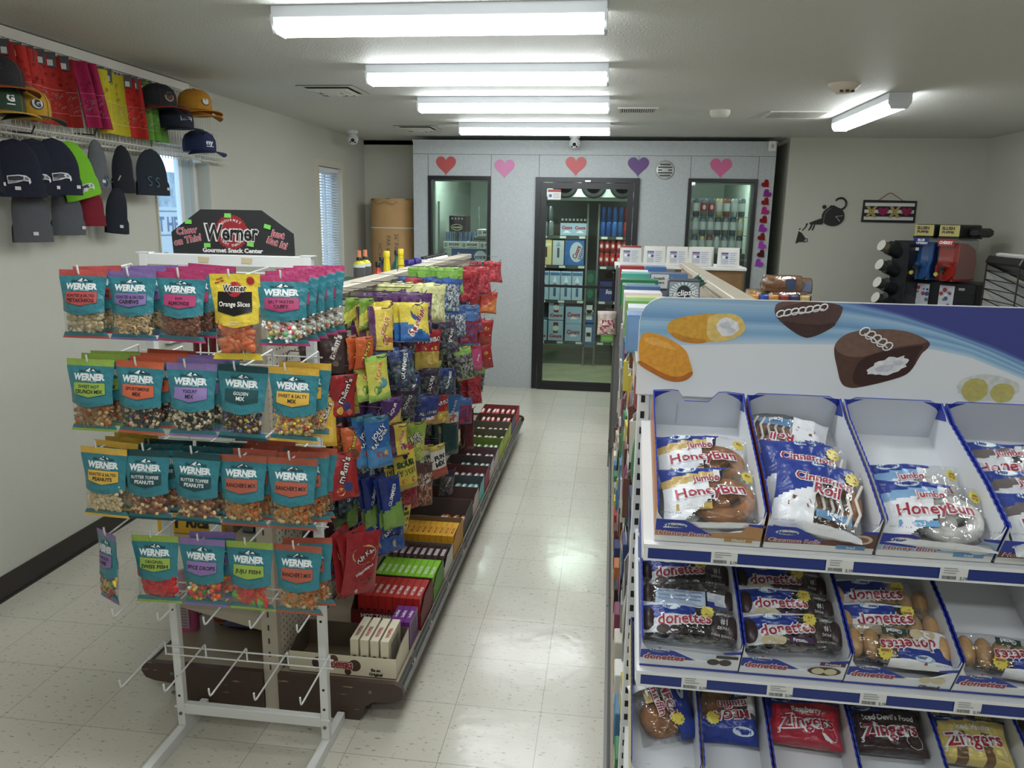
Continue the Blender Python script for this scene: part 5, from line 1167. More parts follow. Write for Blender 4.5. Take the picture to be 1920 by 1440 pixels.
def pastry(kind):
    """returns (w,h,t, cf, prints, filling builder)"""
    red = (186, 34, 58); film_ = cg_
    ink_ = lambda c: bagc(c)
    def newlook(u, v, r): return [('p', star(u, v, r, 12, .84), (226, 206, 60), .0016), ('t', 'NEW', u, v+r*.28, r*.55, .0, (176, 40, 40)), ('t', 'LOOK!', u, v-r*.28, r*.50, .0, (176, 40, 40))]
    if kind in ('hglaz', 'hiced', 'hdevil'):
        w, h, t = .175, .125, .040
        gold = {'hglaz': (204, 166, 80), 'hiced': (120, 170, 220), 'hdevil': (110, 100, 100)}[kind]
        A, G, W_ = ink_(BL), ink_(gold), ink_({'hdevil': (210, 212, 218)}.get(kind, WH2))
        def cf(u, v):
            k = v+.16*(u+1)*(-1 if u < 2 else 0)*-1
            d = v+.10*(u+1)
            if d < .26 and u < .35: return A
            if d < .40 and u < .2: return G if u < .1 else W_
            if v > .97: return W_
            if v+.55*u < .62 and u < -.05: return W_
            return film_
        word2 = 'HoneyBun'
        pr = pack_logo(-w*.24, -h*.13, .0100)+[('o', 'Jumbo', -w*.04, -h*.28, .019, .08, red, WH2), ('o', word2, -w*.02, -h*.50, .031, .10, red, WH2)]
        pr += [('p', rectp(-w*.38, -h*.80, -w*.02, -h*.70), {'hglaz': (196, 156, 60), 'hiced': (96, 160, 216), 'hdevil': (50, 40, 42)}[kind], .0010), ('t', {'hglaz': 'Glazed', 'hiced': 'Iced', 'hdevil': "Devil's Food"}[kind], -w*.20, -h*.75, .012, 0, WH2)]+newlook(w*.40, -h*.22, .012)
        bc = {'hglaz': (168, 116, 78), 'hiced': (214, 212, 208), 'hdevil': (84, 72, 70)}[kind]
        def fill(b):
            m = mat('bun_%s' % kind, bc, .3, vary=(40, .22), bump=(60, .3)); R = .036
            b.m = b.m @ Matrix.Translation((w*.12, 0, -h*.55))
            b.tube([(R*1.15*cos(a), -.001*sin(3*a), R*.92*sin(a)) for a in [2*pi*i/22 for i in range(22)]], .0145, m, 10, True)
            b.tube([(R*.5*cos(a)*(1-a/9), -.001, R*.45*sin(a)*(1-a/9)) for a in [i*.6 for i in range(10)]], .0125, m, 8)
        return w, h, t, cf, pr, fill
    if kind == 'roll':
        w, h, t = .150, .150, .040; A, W_ = ink_(BL), ink_(WH2)
        def cf(u, v):
            if v+.22*u < .42 and u < .75: return A
            if u < -.1 and v > .42: return W_
            if v > .95: return W_
            return film_
        pr = pack_logo(w*.02, -h*.12, .0105)+[('o', 'Cinnamon', w*.04, -h*.33, .024, -.06, red, WH2), ('o', 'Roll', w*.08, -h*.48, .030, -.06, red, WH2), ('p', rectp(-w*.02, -h*.86, w*.38, -h*.74), (96, 160, 216), .0010), ('t', 'Iced', w*.18, -h*.80, .016, 0, WH2), ('p', [(-w*.3, -h*.62), (-w*.1, -h*.66), (-w*.08, -h*.70), (-w*.3, -h*.67)], (130, 80, 50), .0012), ('p', [(-w*.34, -h*.70), (-w*.12, -h*.72), (-w*.1, -h*.76), (-w*.34, -h*.75)], (150, 96, 60), .0012)]+newlook(w*.36, -h*.22, .014)
        def fill(b):
            m = mat('roll_dough', (150, 108, 80), .4, vary=(40, .2)); i2 = mat('roll_icing', (220, 212, 204), .35)
            b.m = b.m @ Matrix.Translation((w*.14, 0, -h*.56))
            b.tube([((.008+.0052*a)*cos(a), 0, (.008+.0052*a)*.95*sin(a)) for a in [i*.42 for i in range(24)]], .0125, m, 8)
            for q in range(7): b.tube([(-.045+q*.014, -.012, -.045), (-.038+q*.014, -.0145, -.02), (-.046+q*.014, -.0145, .01), (-.036+q*.014, -.012, .045)], .0028, i2, 5)
        return w, h, t, cf, pr, fill
    if kind in ('dchoc', 'dfrost', 'dglaz', 'dback'):
        w, h, t = .180, .072, .040; A, W_ = ink_(BL), ink_((206, 208, 214) if kind != 'dglaz' else WH2)
        def cf(u, v):
            if v < .14: return W_ if u < .25 else film_
            if u < .10 and .14 <= v < .50-.22*u*0: return A if (u < -.55 or v < .40) else W_
            if u < -.25 and v < .9: return W_
            return film_
        if kind == 'dback': cf = lambda u, v: film_
        dn = {'dchoc': 'Double', 'dfrost': 'Frosted', 'dglaz': 'Glazed', 'dback': ''}[kind]
        if kind == 'dback':
            pr = [('p', rectp(-w*.35, -h*.78, w*.18, -h*.38), (176, 200, 230), .001)]+[('p', rectp(-w*.33+k*.03, -h*.46-q*.007, -w*.33+k*.03+.024, -h*.43-q*.007), (120, 140, 180), .0014) for k in range(3) for q in range(3)]+[('p', rectp(w*.20, -h*.78, w*.40, -h*.38), (206, 214, 226), .001), ('p', rectp(w*.20, -h*.78, w*.40, -h*.62), BL, .0014)]
        else:
            pr = pack_logo(-w*.20, -h*.17, .0085)+[('o', 'donettes', -w*.07, -h*.46, .0285, .10, red, WH2)]+newlook(w*.17, -h*.24, .013)
            if kind != 'dglaz': pr += [('t', '#1', w*.35, -h*.42, .015, 0, (200, 200, 200)), ('t', "AMERICA'S", w*.35, -h*.24, .006, 0, (190, 190, 190)), ('t', 'DONUT', w*.35, -h*.60, .007, 0, (190, 190, 190)), ('t', '6 MINI DONUTS', w*.32, -h*.80, .006, 0, (170, 170, 170))]
            pr += [('p', rectp(-w*.07, -h*.86, w*.17, -h*.70), {'dchoc': (50, 48, 50), 'dfrost': (82, 44, 92), 'dglaz': (38, 74, 60)}[kind], .0012), ('t', dn, w*.05, -h*.78, .010, 0, WH2)]
            pr += [('p', disc(-w*.28, -h*.78, .012, 16, .009), {'dchoc': (70, 54, 52), 'dfrost': (206, 190, 140), 'dglaz': (206, 180, 136)}[kind], .0012), ('p', disc(-w*.16, -h*.78, .011, 16, .0085), {'dchoc': (70, 54, 52), 'dfrost': (206, 190, 140), 'dglaz': (206, 180, 136)}[kind], .0012)]
        bc = {'dglaz': (196, 156, 110)}.get(kind, (58, 44, 44))
        def fill(b):
            m = mat('donut_%s' % ('pale' if kind == 'dglaz' else 'dark'), bc, .35, vary=(50, .15))
            for q in range(6):
                cx = -w*.40+q*w*.160
                b.ell((cx, 0, -h*.54), (w*.083, .0150, h*.38), m, None, 14, 8)
        return w, h, t, cf, pr, fill
    if kind in ('muff', 'muffb'):
        w, h, t = .118, .118, .05; A, W_ = ink_(BL), ink_(WH2)
        def cf(u, v):
            if u > .28: return A
            if v < .16 and u < .1: return W_
            return film_
        pr = [('o', 'MEGA', w*.10, -h*.42, .024, -pi/2+.1, red, WH2), ('o', 'muffin', -w*.08, -h*.40, .022, -pi/2+.1, red, WH2)]+newlook(w*.16, -h*.72, .014)+[('p', rectp(-w*.30, -h*.40, -w*.18, -h*.02), (206, 170, 70) if kind == 'muff' else (50, 66, 130), .001), ('t', 'Banana' if kind == 'muff' else 'Blueberry', -w*.24, -h*.2, .009, -pi/2, WH2), ('p', disc(w*.34, -h*.25, .008, 16, .02), (200, 214, 234), .0012), ('t', 'Hostess', w*.34, -h*.25, .009, -pi/2, BL)]
        def fill(b):
            m = mat('muffin_crumb', (140, 96, 60), .8, vary=(50, .25), bump=(70, .7))
            b.ell((-w*.08, 0, -h*.60), (w*.36, .019, h*.33), m, None, 16, 9)
        return w, h, t, cf, pr, fill
    # zingers
    w, h, t = .150, .088, .042
    base = {'zras': (196, 44, 62), 'zdev': (66, 48, 46), 'zyel': (216, 190, 90)}[kind]
    A, Bc = ink_(BL), ink_(base)
    stripe = ink_((120, 84, 44))
    def cf(u, v):
        if v < .22-.16*(u+1)*.5 or (u < -.8 and v < .5): return A
        if kind == 'zyel' and v > .4 and (abs(u+.35) < .12 or abs(u-.28) < .12): return stripe
        if u > .86: return film_
        return Bc
    pr = pack_logo(-w*.30, -h*.10, .0085)+[('t', {'zras': 'Raspberry', 'zdev': "Iced Devil's Food", 'zyel': 'Iced Vanilla'}[kind], w*.0, -h*.28, .014, .04, WH2), ('o', 'Zingers', w*.0, -h*.52, .034, .10, red, WH2), ('t', '3', -w*.36, -h*.78, .014, 0, WH2), ('p', disc(w*.28, -h*.74, .0155, 8), WH2, .001), ('p', disc(w*.28, -h*.74, .0145, 8), base, .0013), ('p', rectp(w*.22, -h*.80, w*.32, -h*.70), tuple(min(255, int(c*1.25)) for c in base), .0016)]
    def fill(b):
        m = mat('cake_%s' % kind, base, .7, vary=(60, .2), bump=(90, .6))
        for q in range(3): b.box(-w*.40+q*w*.27, -.013, -h*.88, -w*.40+q*w*.27+w*.24, .013, -h*.14, m, .006)
    return w, h, t, cf, pr, fill
pc = {}
NM = {'hglaz': 'glazed honey bun', 'hiced': 'white iced honey bun', 'hdevil': 'dark chocolate honey bun', 'roll': 'iced cinnamon roll', 'dchoc': 'double chocolate mini donuts', 'dfrost': 'dark frosted mini donuts', 'dglaz': 'glazed mini donuts', 'dback': 'mini donuts seen from the back', 'muff': 'banana mega muffin', 'muffb': 'blueberry mega muffin', 'zras': 'red raspberry cakes', 'zdev': 'dark iced chocolate cakes', 'zyel': 'yellow iced cakes'}
def put(kind, M, u, l, n, where, lean=12, spin=0, up=True):
    """lay a wrapped pastry in a carton: u,l = centre of its top edge, n = height above the floor of the carton"""
    w, h, t, cf, pr, fill = pastry(kind)
    cat = 'wrapped pastry'; lab = 'wrapped %s %s' % (NM[kind], where)
    if kind in pc: o = dup(pc[kind], None, lab)
    else:
        o = thing('wrapped_pastry', lab, cat, (0, 0, 0), 0, 'wrapped pastries on the display')
        bag_mesh(w, h, t, cf, pr, nu=46, nv=36, seed=len(pc)+3, hang=False, rough=.7).build('wrapper', o)
        b = MB(); fill(b); b.build('donuts' if kind[0] == 'd' else ('cakes' if kind[0] == 'z' else 'bun'), o); pc[kind] = o
    T = Matrix.Translation((u, l, n)) @ Matrix.Rotation(radians(-90+lean), 4, 'X') @ Matrix.Translation((0, 0, -h/2)) @ Matrix.Rotation(radians(spin), 4, 'Y') @ Matrix.Translation((0, 0, h/2))
    if not up:
        T = Matrix.Translation((u, l, n)) @ Matrix.Rotation(radians(-90+lean), 4, 'X') @ Matrix.Translation((0, 0, -h/2)) @ Matrix.Rotation(pi+radians(spin), 4, 'Y') @ Matrix.Translation((0, 0, h/2))
    o.matrix_world = M @ T @ Matrix.Scale(1.07, 4)
    return o
# row 1
_, M = carton('glazed honey bun carton, leftmost on the top shelf', .102, 0, .190, .345, 'glazed')
put('hglaz', M, .098, .245, .050, 'lying higher in the leftmost top carton', 10, -2); put('hglaz', M, .102, .135, .062, 'lying lower in the leftmost top carton', 10, -4)
_, M = carton('iced cinnamon roll carton, second on the top shelf', .298, 0, .190, .345, 'roll')
put('roll', M, .075, .325, .040, 'highest, upside down, in the second top carton', 6, 12, False); put('roll', M, .090, .232, .058, 'in the middle of the second top carton', 10, 4); put('roll', M, .100, .155, .072, 'frontmost in the second top carton', 9, 12)
_, M = carton('iced honey bun carton with a scooped front, third on the top shelf', .494, 0, .194, .345, 'iced')
put('hiced', M, .096, .195, .045, 'behind the other in the third top carton', 12, -2); put('hiced', M, .104, .125, .062, 'in front in the third top carton', 10, 3)
_, M = carton('dark chocolate honey bun carton at the right end of the top shelf', .694, 0, .190, .345, 'devil')
put('hdevil', M, .098, .275, .045, 'highest in the rightmost top carton', 10, 3); put('hdevil', M, .104, .185, .055, 'in the middle of the rightmost top carton', 10, -2); put('hdevil', M, .110, .110, .066, 'lowest in the rightmost top carton', 10, 0)
# row 2
_, M = carton('double chocolate donut carton, leftmost on the middle shelf', .088, 1, .184, .33, 'dchoc')
for l, n, k, wd in ((.305, .05, 'dfrost', 'deepest in the leftmost middle carton'), (.232, .052, 'dchoc', 'second from the back of the leftmost middle carton'), (.165, .060, 'dback', 'third from the back of the leftmost middle carton'), (.098, .068, 'dchoc', 'frontmost in the leftmost middle carton')): put(k, M, .094, l, n, wd, 16, 2 if n > .055 else -2)
_, M = carton('frosted donut carton, second on the middle shelf', .275, 1, .188, .33, 'dfrost')
for l, n, wd in ((.292, .05, 'deepest in the second middle carton'), (.225, .054, 'second from the back of the second middle carton'), (.160, .062, 'third from the back of the second middle carton'), (.095, .070, 'frontmost in the second middle carton')): put('dfrost', M, .098, l, n, wd, 16, -3 if l < .1 else 2)
_, M = carton('glazed donut carton, third on the middle shelf', .466, 1, .186, .33, 'dglaz')
for l, n, wd, upp in ((.205, .052, 'behind in the third middle carton', True), (.140, .060, 'in the middle of the third middle carton', True), (.078, .066, 'upside down at the front of the third middle carton', False)): put('dglaz', M, .095, l, n, wd, 16, 1, upp)
_, M = carton('nearly empty donut carton at the right end of the middle shelf', .656, 1, .19, .33, 'dplain')
put('dglaz', M, .11, .085, .05, 'upside down in the nearly empty middle carton', 14, 4, False)
# row 3
_, M = carton('banana muffin carton, leftmost on the low shelf', .080, 2, .136, .33, 'muffin')
put('muff', M, .072, .315, .055, 'upper one of the leftmost low carton', 8, 12); put('muff', M, .070, .195, .058, 'lower one of the leftmost low carton', 12, -16)
_, M = carton('blueberry muffin carton, second on the low shelf', .219, 2, .130, .33, 'muffin')
put('muffb', M, .066, .315, .045, 'upper one of the second low carton', 8, 170); put('muffb', M, .062, .200, .055, 'lower one of the second low carton', 12, 90)
_, M = carton('raspberry cake carton, third on the low shelf', .352, 2, .158, .33, 'rasp')
put('zras', M, .074, .335, .035, 'deepest in the third low carton', 10, 0); put('zras', M, .076, .262, .050, 'in the middle of the third low carton', 12, 2); put('zras', M, .082, .175, .064, 'frontmost in the third low carton', 12, 3)
_, M = carton('chocolate cake carton, fourth on the low shelf', .512, 2, .158, .33, 'zdev')
put('zdev', M, .072, .330, .035, 'deepest in the fourth low carton', 10, 0); put('zdev', M, .075, .262, .048, 'in the middle of the fourth low carton', 12, 0); put('zdev', M, .082, .175, .062, 'frontmost in the fourth low carton', 12, 0)
_, M = carton('yellow cake carton, fifth on the low shelf', .672, 2, .158, .33, 'devil')
put('zyel', M, .074, .262, .048, 'upper one of the fifth low carton', 12, 0); put('zyel', M, .078, .170, .062, 'lower one of the fifth low carton', 12, 2)
_, M = carton('brown striped cake carton at the right edge of the low shelf', .832, 2, .158, .33, 'devil')
put('zdev', M, .078, .25, .05, 'in the carton at the right edge of the low shelf', 12, 0)
# ================= RIGHT GONDOLA =================
gondola(.51, 1.80, 5.44, 'gondola_shelf', 'right double-sided gondola behind the pastry display, its side edge-on to the aisle')
tag(MB().box(.036, 5.20, 0, .050, 5.235, 1.40, gmetal, .002).box(.05, 5.20, .02, .42, 5.212, 1.385, mat('panel_grey', (120, 120, 118), .5)).build('side_panel'), 'tall grey metal side panel at the far end of the right gondola', 'shelf panel')
for z, nm in ((1.36, 'top shelf of the right gondola holding gum cartons'), (1.10, 'upper shelf of the right gondola behind hanging packs'), (.84, 'middle shelf of the right gondola behind hanging packs'), (.58, 'lower shelf of the right gondola behind hanging packs'), (.34, 'lowest raised shelf of the right gondola')):
    t = thing('gondola_board', nm, 'shelf', (.29, 1.86, z)); x0 = -.21 if z > 1.3 else -.13
    MB().box(x0, 0, -.02, .19, 3.30, 0, shm).build('board', t); MB().box(x0-.008, 0, -.03, x0, 3.30, .006, gal).build('price_rail', t)
rnd = random.Random(21)
PAL = [((196, 44, 50), 'red'), ((230, 226, 218), 'white'), ((40, 60, 120), 'navy blue'), ((60, 140, 80), 'green'), ((34, 32, 34), 'black'), ((214, 190, 50), 'yellow'), ((206, 200, 180), 'cream'), ((110, 60, 50), 'brown'), ((70, 130, 180), 'light blue'), ((210, 110, 50), 'orange'), ((150, 150, 152), 'grey'), ((150, 60, 100), 'plum')]
place = ['nearest the viewer', 'second from the viewer', 'third from the viewer', 'fourth from the viewer', 'fifth from the viewer', 'sixth from the viewer', 'seventh from the viewer', 'eighth from the viewer', 'ninth from the viewer', 'tenth from the viewer', 'eleventh from the viewer', 'twelfth from the viewer', 'thirteenth from the viewer', 'fourteenth from the viewer', 'fifteenth from the viewer', 'sixteenth from the viewer', 'seventeenth from the viewer', 'eighteenth from the viewer', 'nineteenth from the viewer', 'twentieth from the viewer', 'farthest']
meshes = {}
for r_, (z, hh) in enumerate(((1.335, .17), (1.09, .16), (.84, .17), (.60, .17), (.36, .16))):
    for q in range(19):
        y = 1.90+q*.172+rnd.uniform(-.02, .02); ci = rnd.randrange(len(PAL)); c2 = PAL[rnd.randrange(len(PAL))][0]; v = rnd.randrange(2)
        w = .115; h = hh*rnd.choice((.85, 1, 1.1)); key = (ci, v, r_ % 2)
        if key not in meshes:
            b = MB(); cm = ink(PAL[ci][0], .35)
            if v: b.box(-w/2, -.012, -h, w/2, .012, 0, cm, .002); b.box(-w/2, -.0005, 0, w/2, .0005, .02, ink((226, 226, 222)))
            else: b.box(-w/2, -.0008, -h, w/2, .0008, .01, ink((226, 226, 222))); b.ell((0, -.004, -h*.55), (w*.46, .009, h*.40), cm, None, 14, 8)
            b.flat(rectp(-w*.35, -h*.35, w*.35, -h*.18), ink(c2), fr_xz(-.0125 if v else -.001), .0006)
            for k in range(3): b.flat(rectp(-w*.3, -h*(.9-.06*k), w*.2, -h*(.87-.06*k)), ink((90, 90, 96)), fr_xz(-.0125 if v else -.001), .0006)
            meshes[key] = b.mesh('hanging_pack')
        for dd in range(2):
            o = bpy.data.objects.new('hanging_pack', meshes[key]); C.objects.link(o); o.location = (.104+dd*.034+rnd.uniform(-.012, .008), y, z); o.rotation_euler = (rnd.uniform(-.04, .04), 0, -pi/2+rnd.uniform(-.30, .12))
            tag(o, '%s pack, %s of %s on the right gondola%s' % (PAL[ci][1], place[q], ['top row', 'second row', 'third row', 'fourth row', 'bottom row'][r_], '' if not dd else ', behind another'), 'hanging pack', 'packs hanging on the aisle face of the right gondola')
# small packs standing on its base deck
for q in range(16):
    c_, cn = PAL[(q*5+3) % 12]; o = MB().box(-.035, 0, 0, .035, .10, .11, ink(c_, .4), .003).box(-.0352, .02, .03, -.035, .08, .08, ink(PAL[(q*7+1) % 12][0])).build('small_carton'); o.location = (.105, 1.88+q*.2, .14)
    tag(o, '%s small carton on the right gondola base, %s' % (cn, place[q]), 'carton', 'small cartons on the right gondola base')
# gum cartons on the top shelf
def gum(x, y, z, w, d, h, body, face, label, word=None, wc=(255, 255, 255), rz=0, ws=None, kind=0):
    t = MB(); t.box(-w/2, 0, 0, w/2, d, h, ink(body, .4), .0015)
    F = lambda u, v, q: (u, -q, v)
    t.flat(rectp(-w*.47, h*.06, w*.47, h*.94), ink(face, .4), F, .0004)
    if kind == 1:
        for k in range(22):
            a = 2*pi*k/22; R_ = w*.46; t.flat([(0, h*.5), (R_*cos(a-.07), h*.5+h*.44*sin(a-.07)), (R_*cos(a+.07), h*.5+h*.44*sin(a+.07))], ink((206, 220, 222)), F, .0007)
        t.flat(disc(0, h*.5, w*.24, 26, h*.34), ink((120, 160, 176)), F, .001); t.flat(disc(0, h*.5, w*.215, 26, h*.30), ink((30, 34, 48)), F, .0013)
        t.text('eclipse', h*.34, ink((20, 24, 30)), 0, h*.5, F, .0016, .12, .06, .15, width=w*.74); t.text('eclipse', h*.34, ink((240, 240, 240)), 0, h*.5, F, .002, .12, .02, .15, width=w*.72)
    elif kind == 2:
        t.flat(rectp(-w*.47, h*.06, w*.0, h*.94), ink((206, 206, 200)), F, .0006); t.flat(disc(w*.08, h*.52, h*.24, 20), ink((226, 230, 234)), F, .0009); t.flat(disc(w*.08, h*.52, h*.14, 20), ink((110, 150, 180)), F, .0012)
        t.text('breath', h*.26, ink((60, 60, 66)), -w*.25, h*.70, F, .001, 0, .03); t.text('savers', h*.26, ink((60, 60, 66)), -w*.25, h*.44, F, .001, 0, .03); t.text('MINT', h*.12, ink((240, 240, 240)), w*.32, h*.5, F, .001)
    elif word: t.text(word, h*.4, ink(wc), 0, h*.5, F, .001, 0, .04, width=w*(ws or .7))
    o = t.build('gum_carton'); o.location = (x, y, z); o.rotation_euler = (0, 0, rz); return tag(o, label, 'gum carton', 'gum cartons on top of the right gondola')
ZT_ = 1.361
gum(.243, 2.61, ZT_, .096, .10, .068, (70, 76, 90), (90, 96, 104), 'plain grey carton under the eclipse carton')
gum(.243, 2.60, ZT_+.070, .102, .11, .078, (60, 64, 84), (140, 150, 160), 'grey carton reading eclipse just behind the header board', kind=1, rz=-.03)
gum(.243, 3.31, ZT_, .15, .09, .054, (110, 120, 140), (120, 130, 150), 'plain carton under the breath mint carton')
gum(.243, 3.30, ZT_+.056, .155, .10, .066, (90, 110, 140), (60, 120, 190), 'blue and grey breath mint carton behind the eclipse carton', kind=2)
gum(.36, 3.50, ZT_, .07, .20, .012, (40, 90, 70), (40, 90, 70), 'flat dark green carton under the gum tubes')
gum(.345, 3.24, ZT_, .04, .10, .10, (150, 40, 44), (150, 40, 44), 'small red carton right of the breath mint carton')
for k, (dy, c_) in enumerate(((0, 'left'), (.0, 'middle'), (0, 'right'))):
    tag(MB().cyl((.335+k*.012, 3.62, 1.375+.03-k*.012), (.40+k*.012, 3.56, 1.375+.085-k*.012), .011, ink((60, 110, 90), .25), 14).cyl((.40+k*.012, 3.56, 1.375+.085-k*.012), (.4008+k*.012, 3.559, 1.375+.086-k*.012), .009, ink((226, 230, 226))).build('gum_tube'), 'dark green gum tube, %s of three leaning behind the red carton' % c_, 'gum tube', 'three leaning gum tubes')
LST = [(2.02, (96, 140, 190), 'light blue'), (2.16, (206, 216, 220), 'white and blue'), (2.30, (110, 170, 70), 'lime green'), (2.44, (206, 204, 110), 'pale yellow'), (2.60, (226, 216, 220), 'pinkish white'), (2.80, (70, 110, 170), 'mid blue'), (2.95, (90, 160, 60), 'grass green'), (3.15, (20, 120, 80), 'emerald'), (3.45, (60, 170, 150), 'turquoise'), (3.75, (226, 228, 228), 'plain white'), (4.05, (176, 40, 46), 'red edged')]
for k, (y, c_, cn) in enumerate(LST):
    gum(.115+.006*(k % 2)-.004, y, ZT_, .125 if k not in (7,) else .15, .10, .100+.004*(k % 3), c_, tuple(min(255, int(q*1.05)) for q in c_), '%s gum carton in the front-to-back row on top' % cn, {7: 'eclipse', 8: 'Trident', 3: 'Extra', 6: 'Spearmint'}.get(k), (240, 240, 240))
gum(.22, 3.85, ZT_, .10, .10, .115, (60, 110, 180), (60, 110, 180), 'blue carton behind the breath mint carton')
# ================= WHITE CABINET WITH WHITE POUCHES =================
t = thing('cabinet', 'brown cabinet with a white top behind the right gondola, holding white pouches', 'cabinet', (.545, 6.30, 0))
wood = mat('cabinet_brown', (128, 98, 62), .5, vary=(8, .1))
MB().box(-.50, 0, 0, .50, .45, 1.315, wood).build('body', t); MB().box(-.515, -.02, 1.315, .515, .47, 1.34, WHITE, .003).build('top', t)
for s in (-1, 1): MB().box(s*.25-.235, -.012, .06, s*.25+.235, 0, 1.28, wood, .003).build('door', t)
pch = mat('pouch_white', (220, 218, 210), .4, bump=(30, .4)); 
for k, x in enumerate((.155, .345, .525, .705, .735, .925)):
    b = MB(); w, h, th = .176, .150, .05
    if k == 3: w = .19
    def pf(u, v, s=-1): return (u*w/2*(1-.05*v), s*th/2*(1-abs(u)**3)*(1-v**2*.85), v*h)
    for s in (-1, 1): b.add([pf(-1+i/4, j/6, s) for j in range(7) for i in range(9)], [((j*9+i, j*9+i+1, (j+1)*9+i+1, (j+1)*9+i)[::1 if s < 0 else -1]) for j in range(6) for i in range(8)], pch, True)
    fp = lambda u, v, q: (u, pf(u/(w/2), v/h)[1]-q-.001, v)
    b.patch(-w*.36, w*.36, h*.78, h*.08, ink((206, 208, 214)), fp, .001, 8, 5)
    b.patch(-w*.33, -w*.03, h*.74, h*.42, ink((150, 170, 206)), fp, .002, 4, 3); b.patch(-w*.33, -w*.03, h*.74, h*.66, ink((70, 80, 140)), fp, .0025, 4, 1); b.patch(-w*.31, -w*.06, h*.63, h*.59, ink((206, 110, 120)), fp, .0027, 4, 1)
    b.flat(disc(-w*.23, h*.50, .012), ink((230, 230, 232)), fp, .003); b.flat(disc(-w*.10, h*.48, .009), ink((40, 50, 90)), fp, .003)
    b.patch(-w*.33, -w*.03, h*.38, h*.14, ink((176, 178, 188)), fp, .002, 4, 2)
    for q in range(6): b.patch(w*.03, w*(.33-.04*(q % 3)), h*(.72-q*.105), h*(.70-q*.105), ink((110, 116, 140)), fp, .002, 4, 1)
    if k == 0: b.patch(-w*.47, w*.47, h*.995, h*.90, ink((170, 40, 48)), fp, .0015, 6, 1)
    o = b.build('white_pouch'); o.location = (x, 6.36+(.07 if k == 4 else 0)+rnd.uniform(0, .02), 1.341); o.rotation_euler = (-.06, 0, rnd.uniform(-.06, .06))
    tag(o, 'white pouch with a picture label, %s on the cabinet' % ['leftmost with red top edge', 'second from left', 'third from left', 'fourth from left', 'partly hidden behind the fourth', 'rightmost'][k], 'pouch', 'white labelled pouches on the cabinet')
# ================= BREAD RACK =================
t = thing('bread_rack', 'low wire bread rack right of the brown cabinet', 'display rack', (1.27, 6.0, 0))
blk = mat('rack_black', (40, 40, 42), .4)
for s in (-1, 1):
    for yy in (0, .36): MB().cyl((s*.22, yy, 0), (s*.22, yy, 1.16), .008, blk, 8).build('leg', t)
for z in (.25, .65, 1.06):
    b = MB(); b.tube([(-.22, 0, z), (.22, 0, z), (.22, .36, z), (-.22, .36, z)], .004, blk, 6, True)
    for q in range(10): b.tube([(-.2+q*.044, 0, z), (-.2+q*.044, .36, z)], .0025, blk, 5)
    b.tube([(-.22, 0, z+.05), (.22, 0, z+.05)], .003, blk, 5); b.build('wire_shelf', t)
bread = mat('bread_crust', (150, 104, 66), .6, vary=(20, .15)); bfilm = film('bread_film', (238, 232, 222), .16, .15, 40)
def loaf(x, y, z, rz, label, body=(150, 104, 66), lab=(60, 76, 120), L_=.26):
    t = thing('bread_loaf', label, 'bread', (x, y, z), rz, 'wrapped bread on the bread rack'); b = MB()
    m = mat('crust_%02x%02x%02x' % body, body, .6, vary=(20, .15))
    prof = [(-.055, .004), (-.06, .06), (-.05, .10), (-.025, .118), (.025, .118), (.05, .10), (.06, .06), (.055, .004)]
    b.prism(prof, L_, m, lambda u, v, q: (-L_/2+q, u, v)); b.build('loaf', t)
    w = MB(); P2 = [(u*1.06, v*1.03+.001) for u, v in prof]; n = len(P2)
    vs = []; X_ = [-L_*.62, -L_*.52, -L_*.2, L_*.2, L_*.52, L_*.66]; S_ = [.15, 1, 1.02, 1.03, 1, .1]
    for xx, s in zip(X_, S_): vs += [(xx, u*s, .05+(v-.05)*s) for u, v in P2]
    w.add(vs, [(k*n+i, k*n+(i+1) % n, (k+1)*n+(i+1) % n, (k+1)*n+i) for k in range(5) for i in range(n)], bfilm, True)
    w.box(.02, -.068, .02, .09, -.066, .10, ink(lab)); w.build('wrapper', t)
loaf(1.30, 6.12, 1.18, 0, 'long wrapped brown loaf lying on top of the others'); loaf(1.13, 6.16, 1.066, 0, 'pale wrapped buns at the left of the bread rack', (196, 160, 110), (70, 100, 180), .16); loaf(1.34, 6.10, 1.066, 0, 'wrapped loaf below the long brown loaf', (130, 84, 50)); loaf(1.45, 6.30, 1.15, .2, 'wrapped loaf at the back right of the bread rack', (160, 110, 66), (120, 130, 170), .2)
for k, (x, c_, cn) in enumerate(((1.08, (222, 140, 50), 'orange'), (1.15, (44, 80, 190), 'blue'), (1.22, (226, 150, 60), 'amber'), (1.30, (170, 50, 50), 'red'), (1.37, (60, 70, 110), 'slate blue'), (1.45, (200, 170, 90), 'tan'))):
    o = bag_mesh(.075, .10, .03, solid(c_), [], seed=k+40, hang=False).build('snack_packet'); o.location = (x, 5.985, 1.165); tag(o, '%s packet hanging on the front wire of the bread rack' % cn, 'snack packet', 'packets on the bread rack')
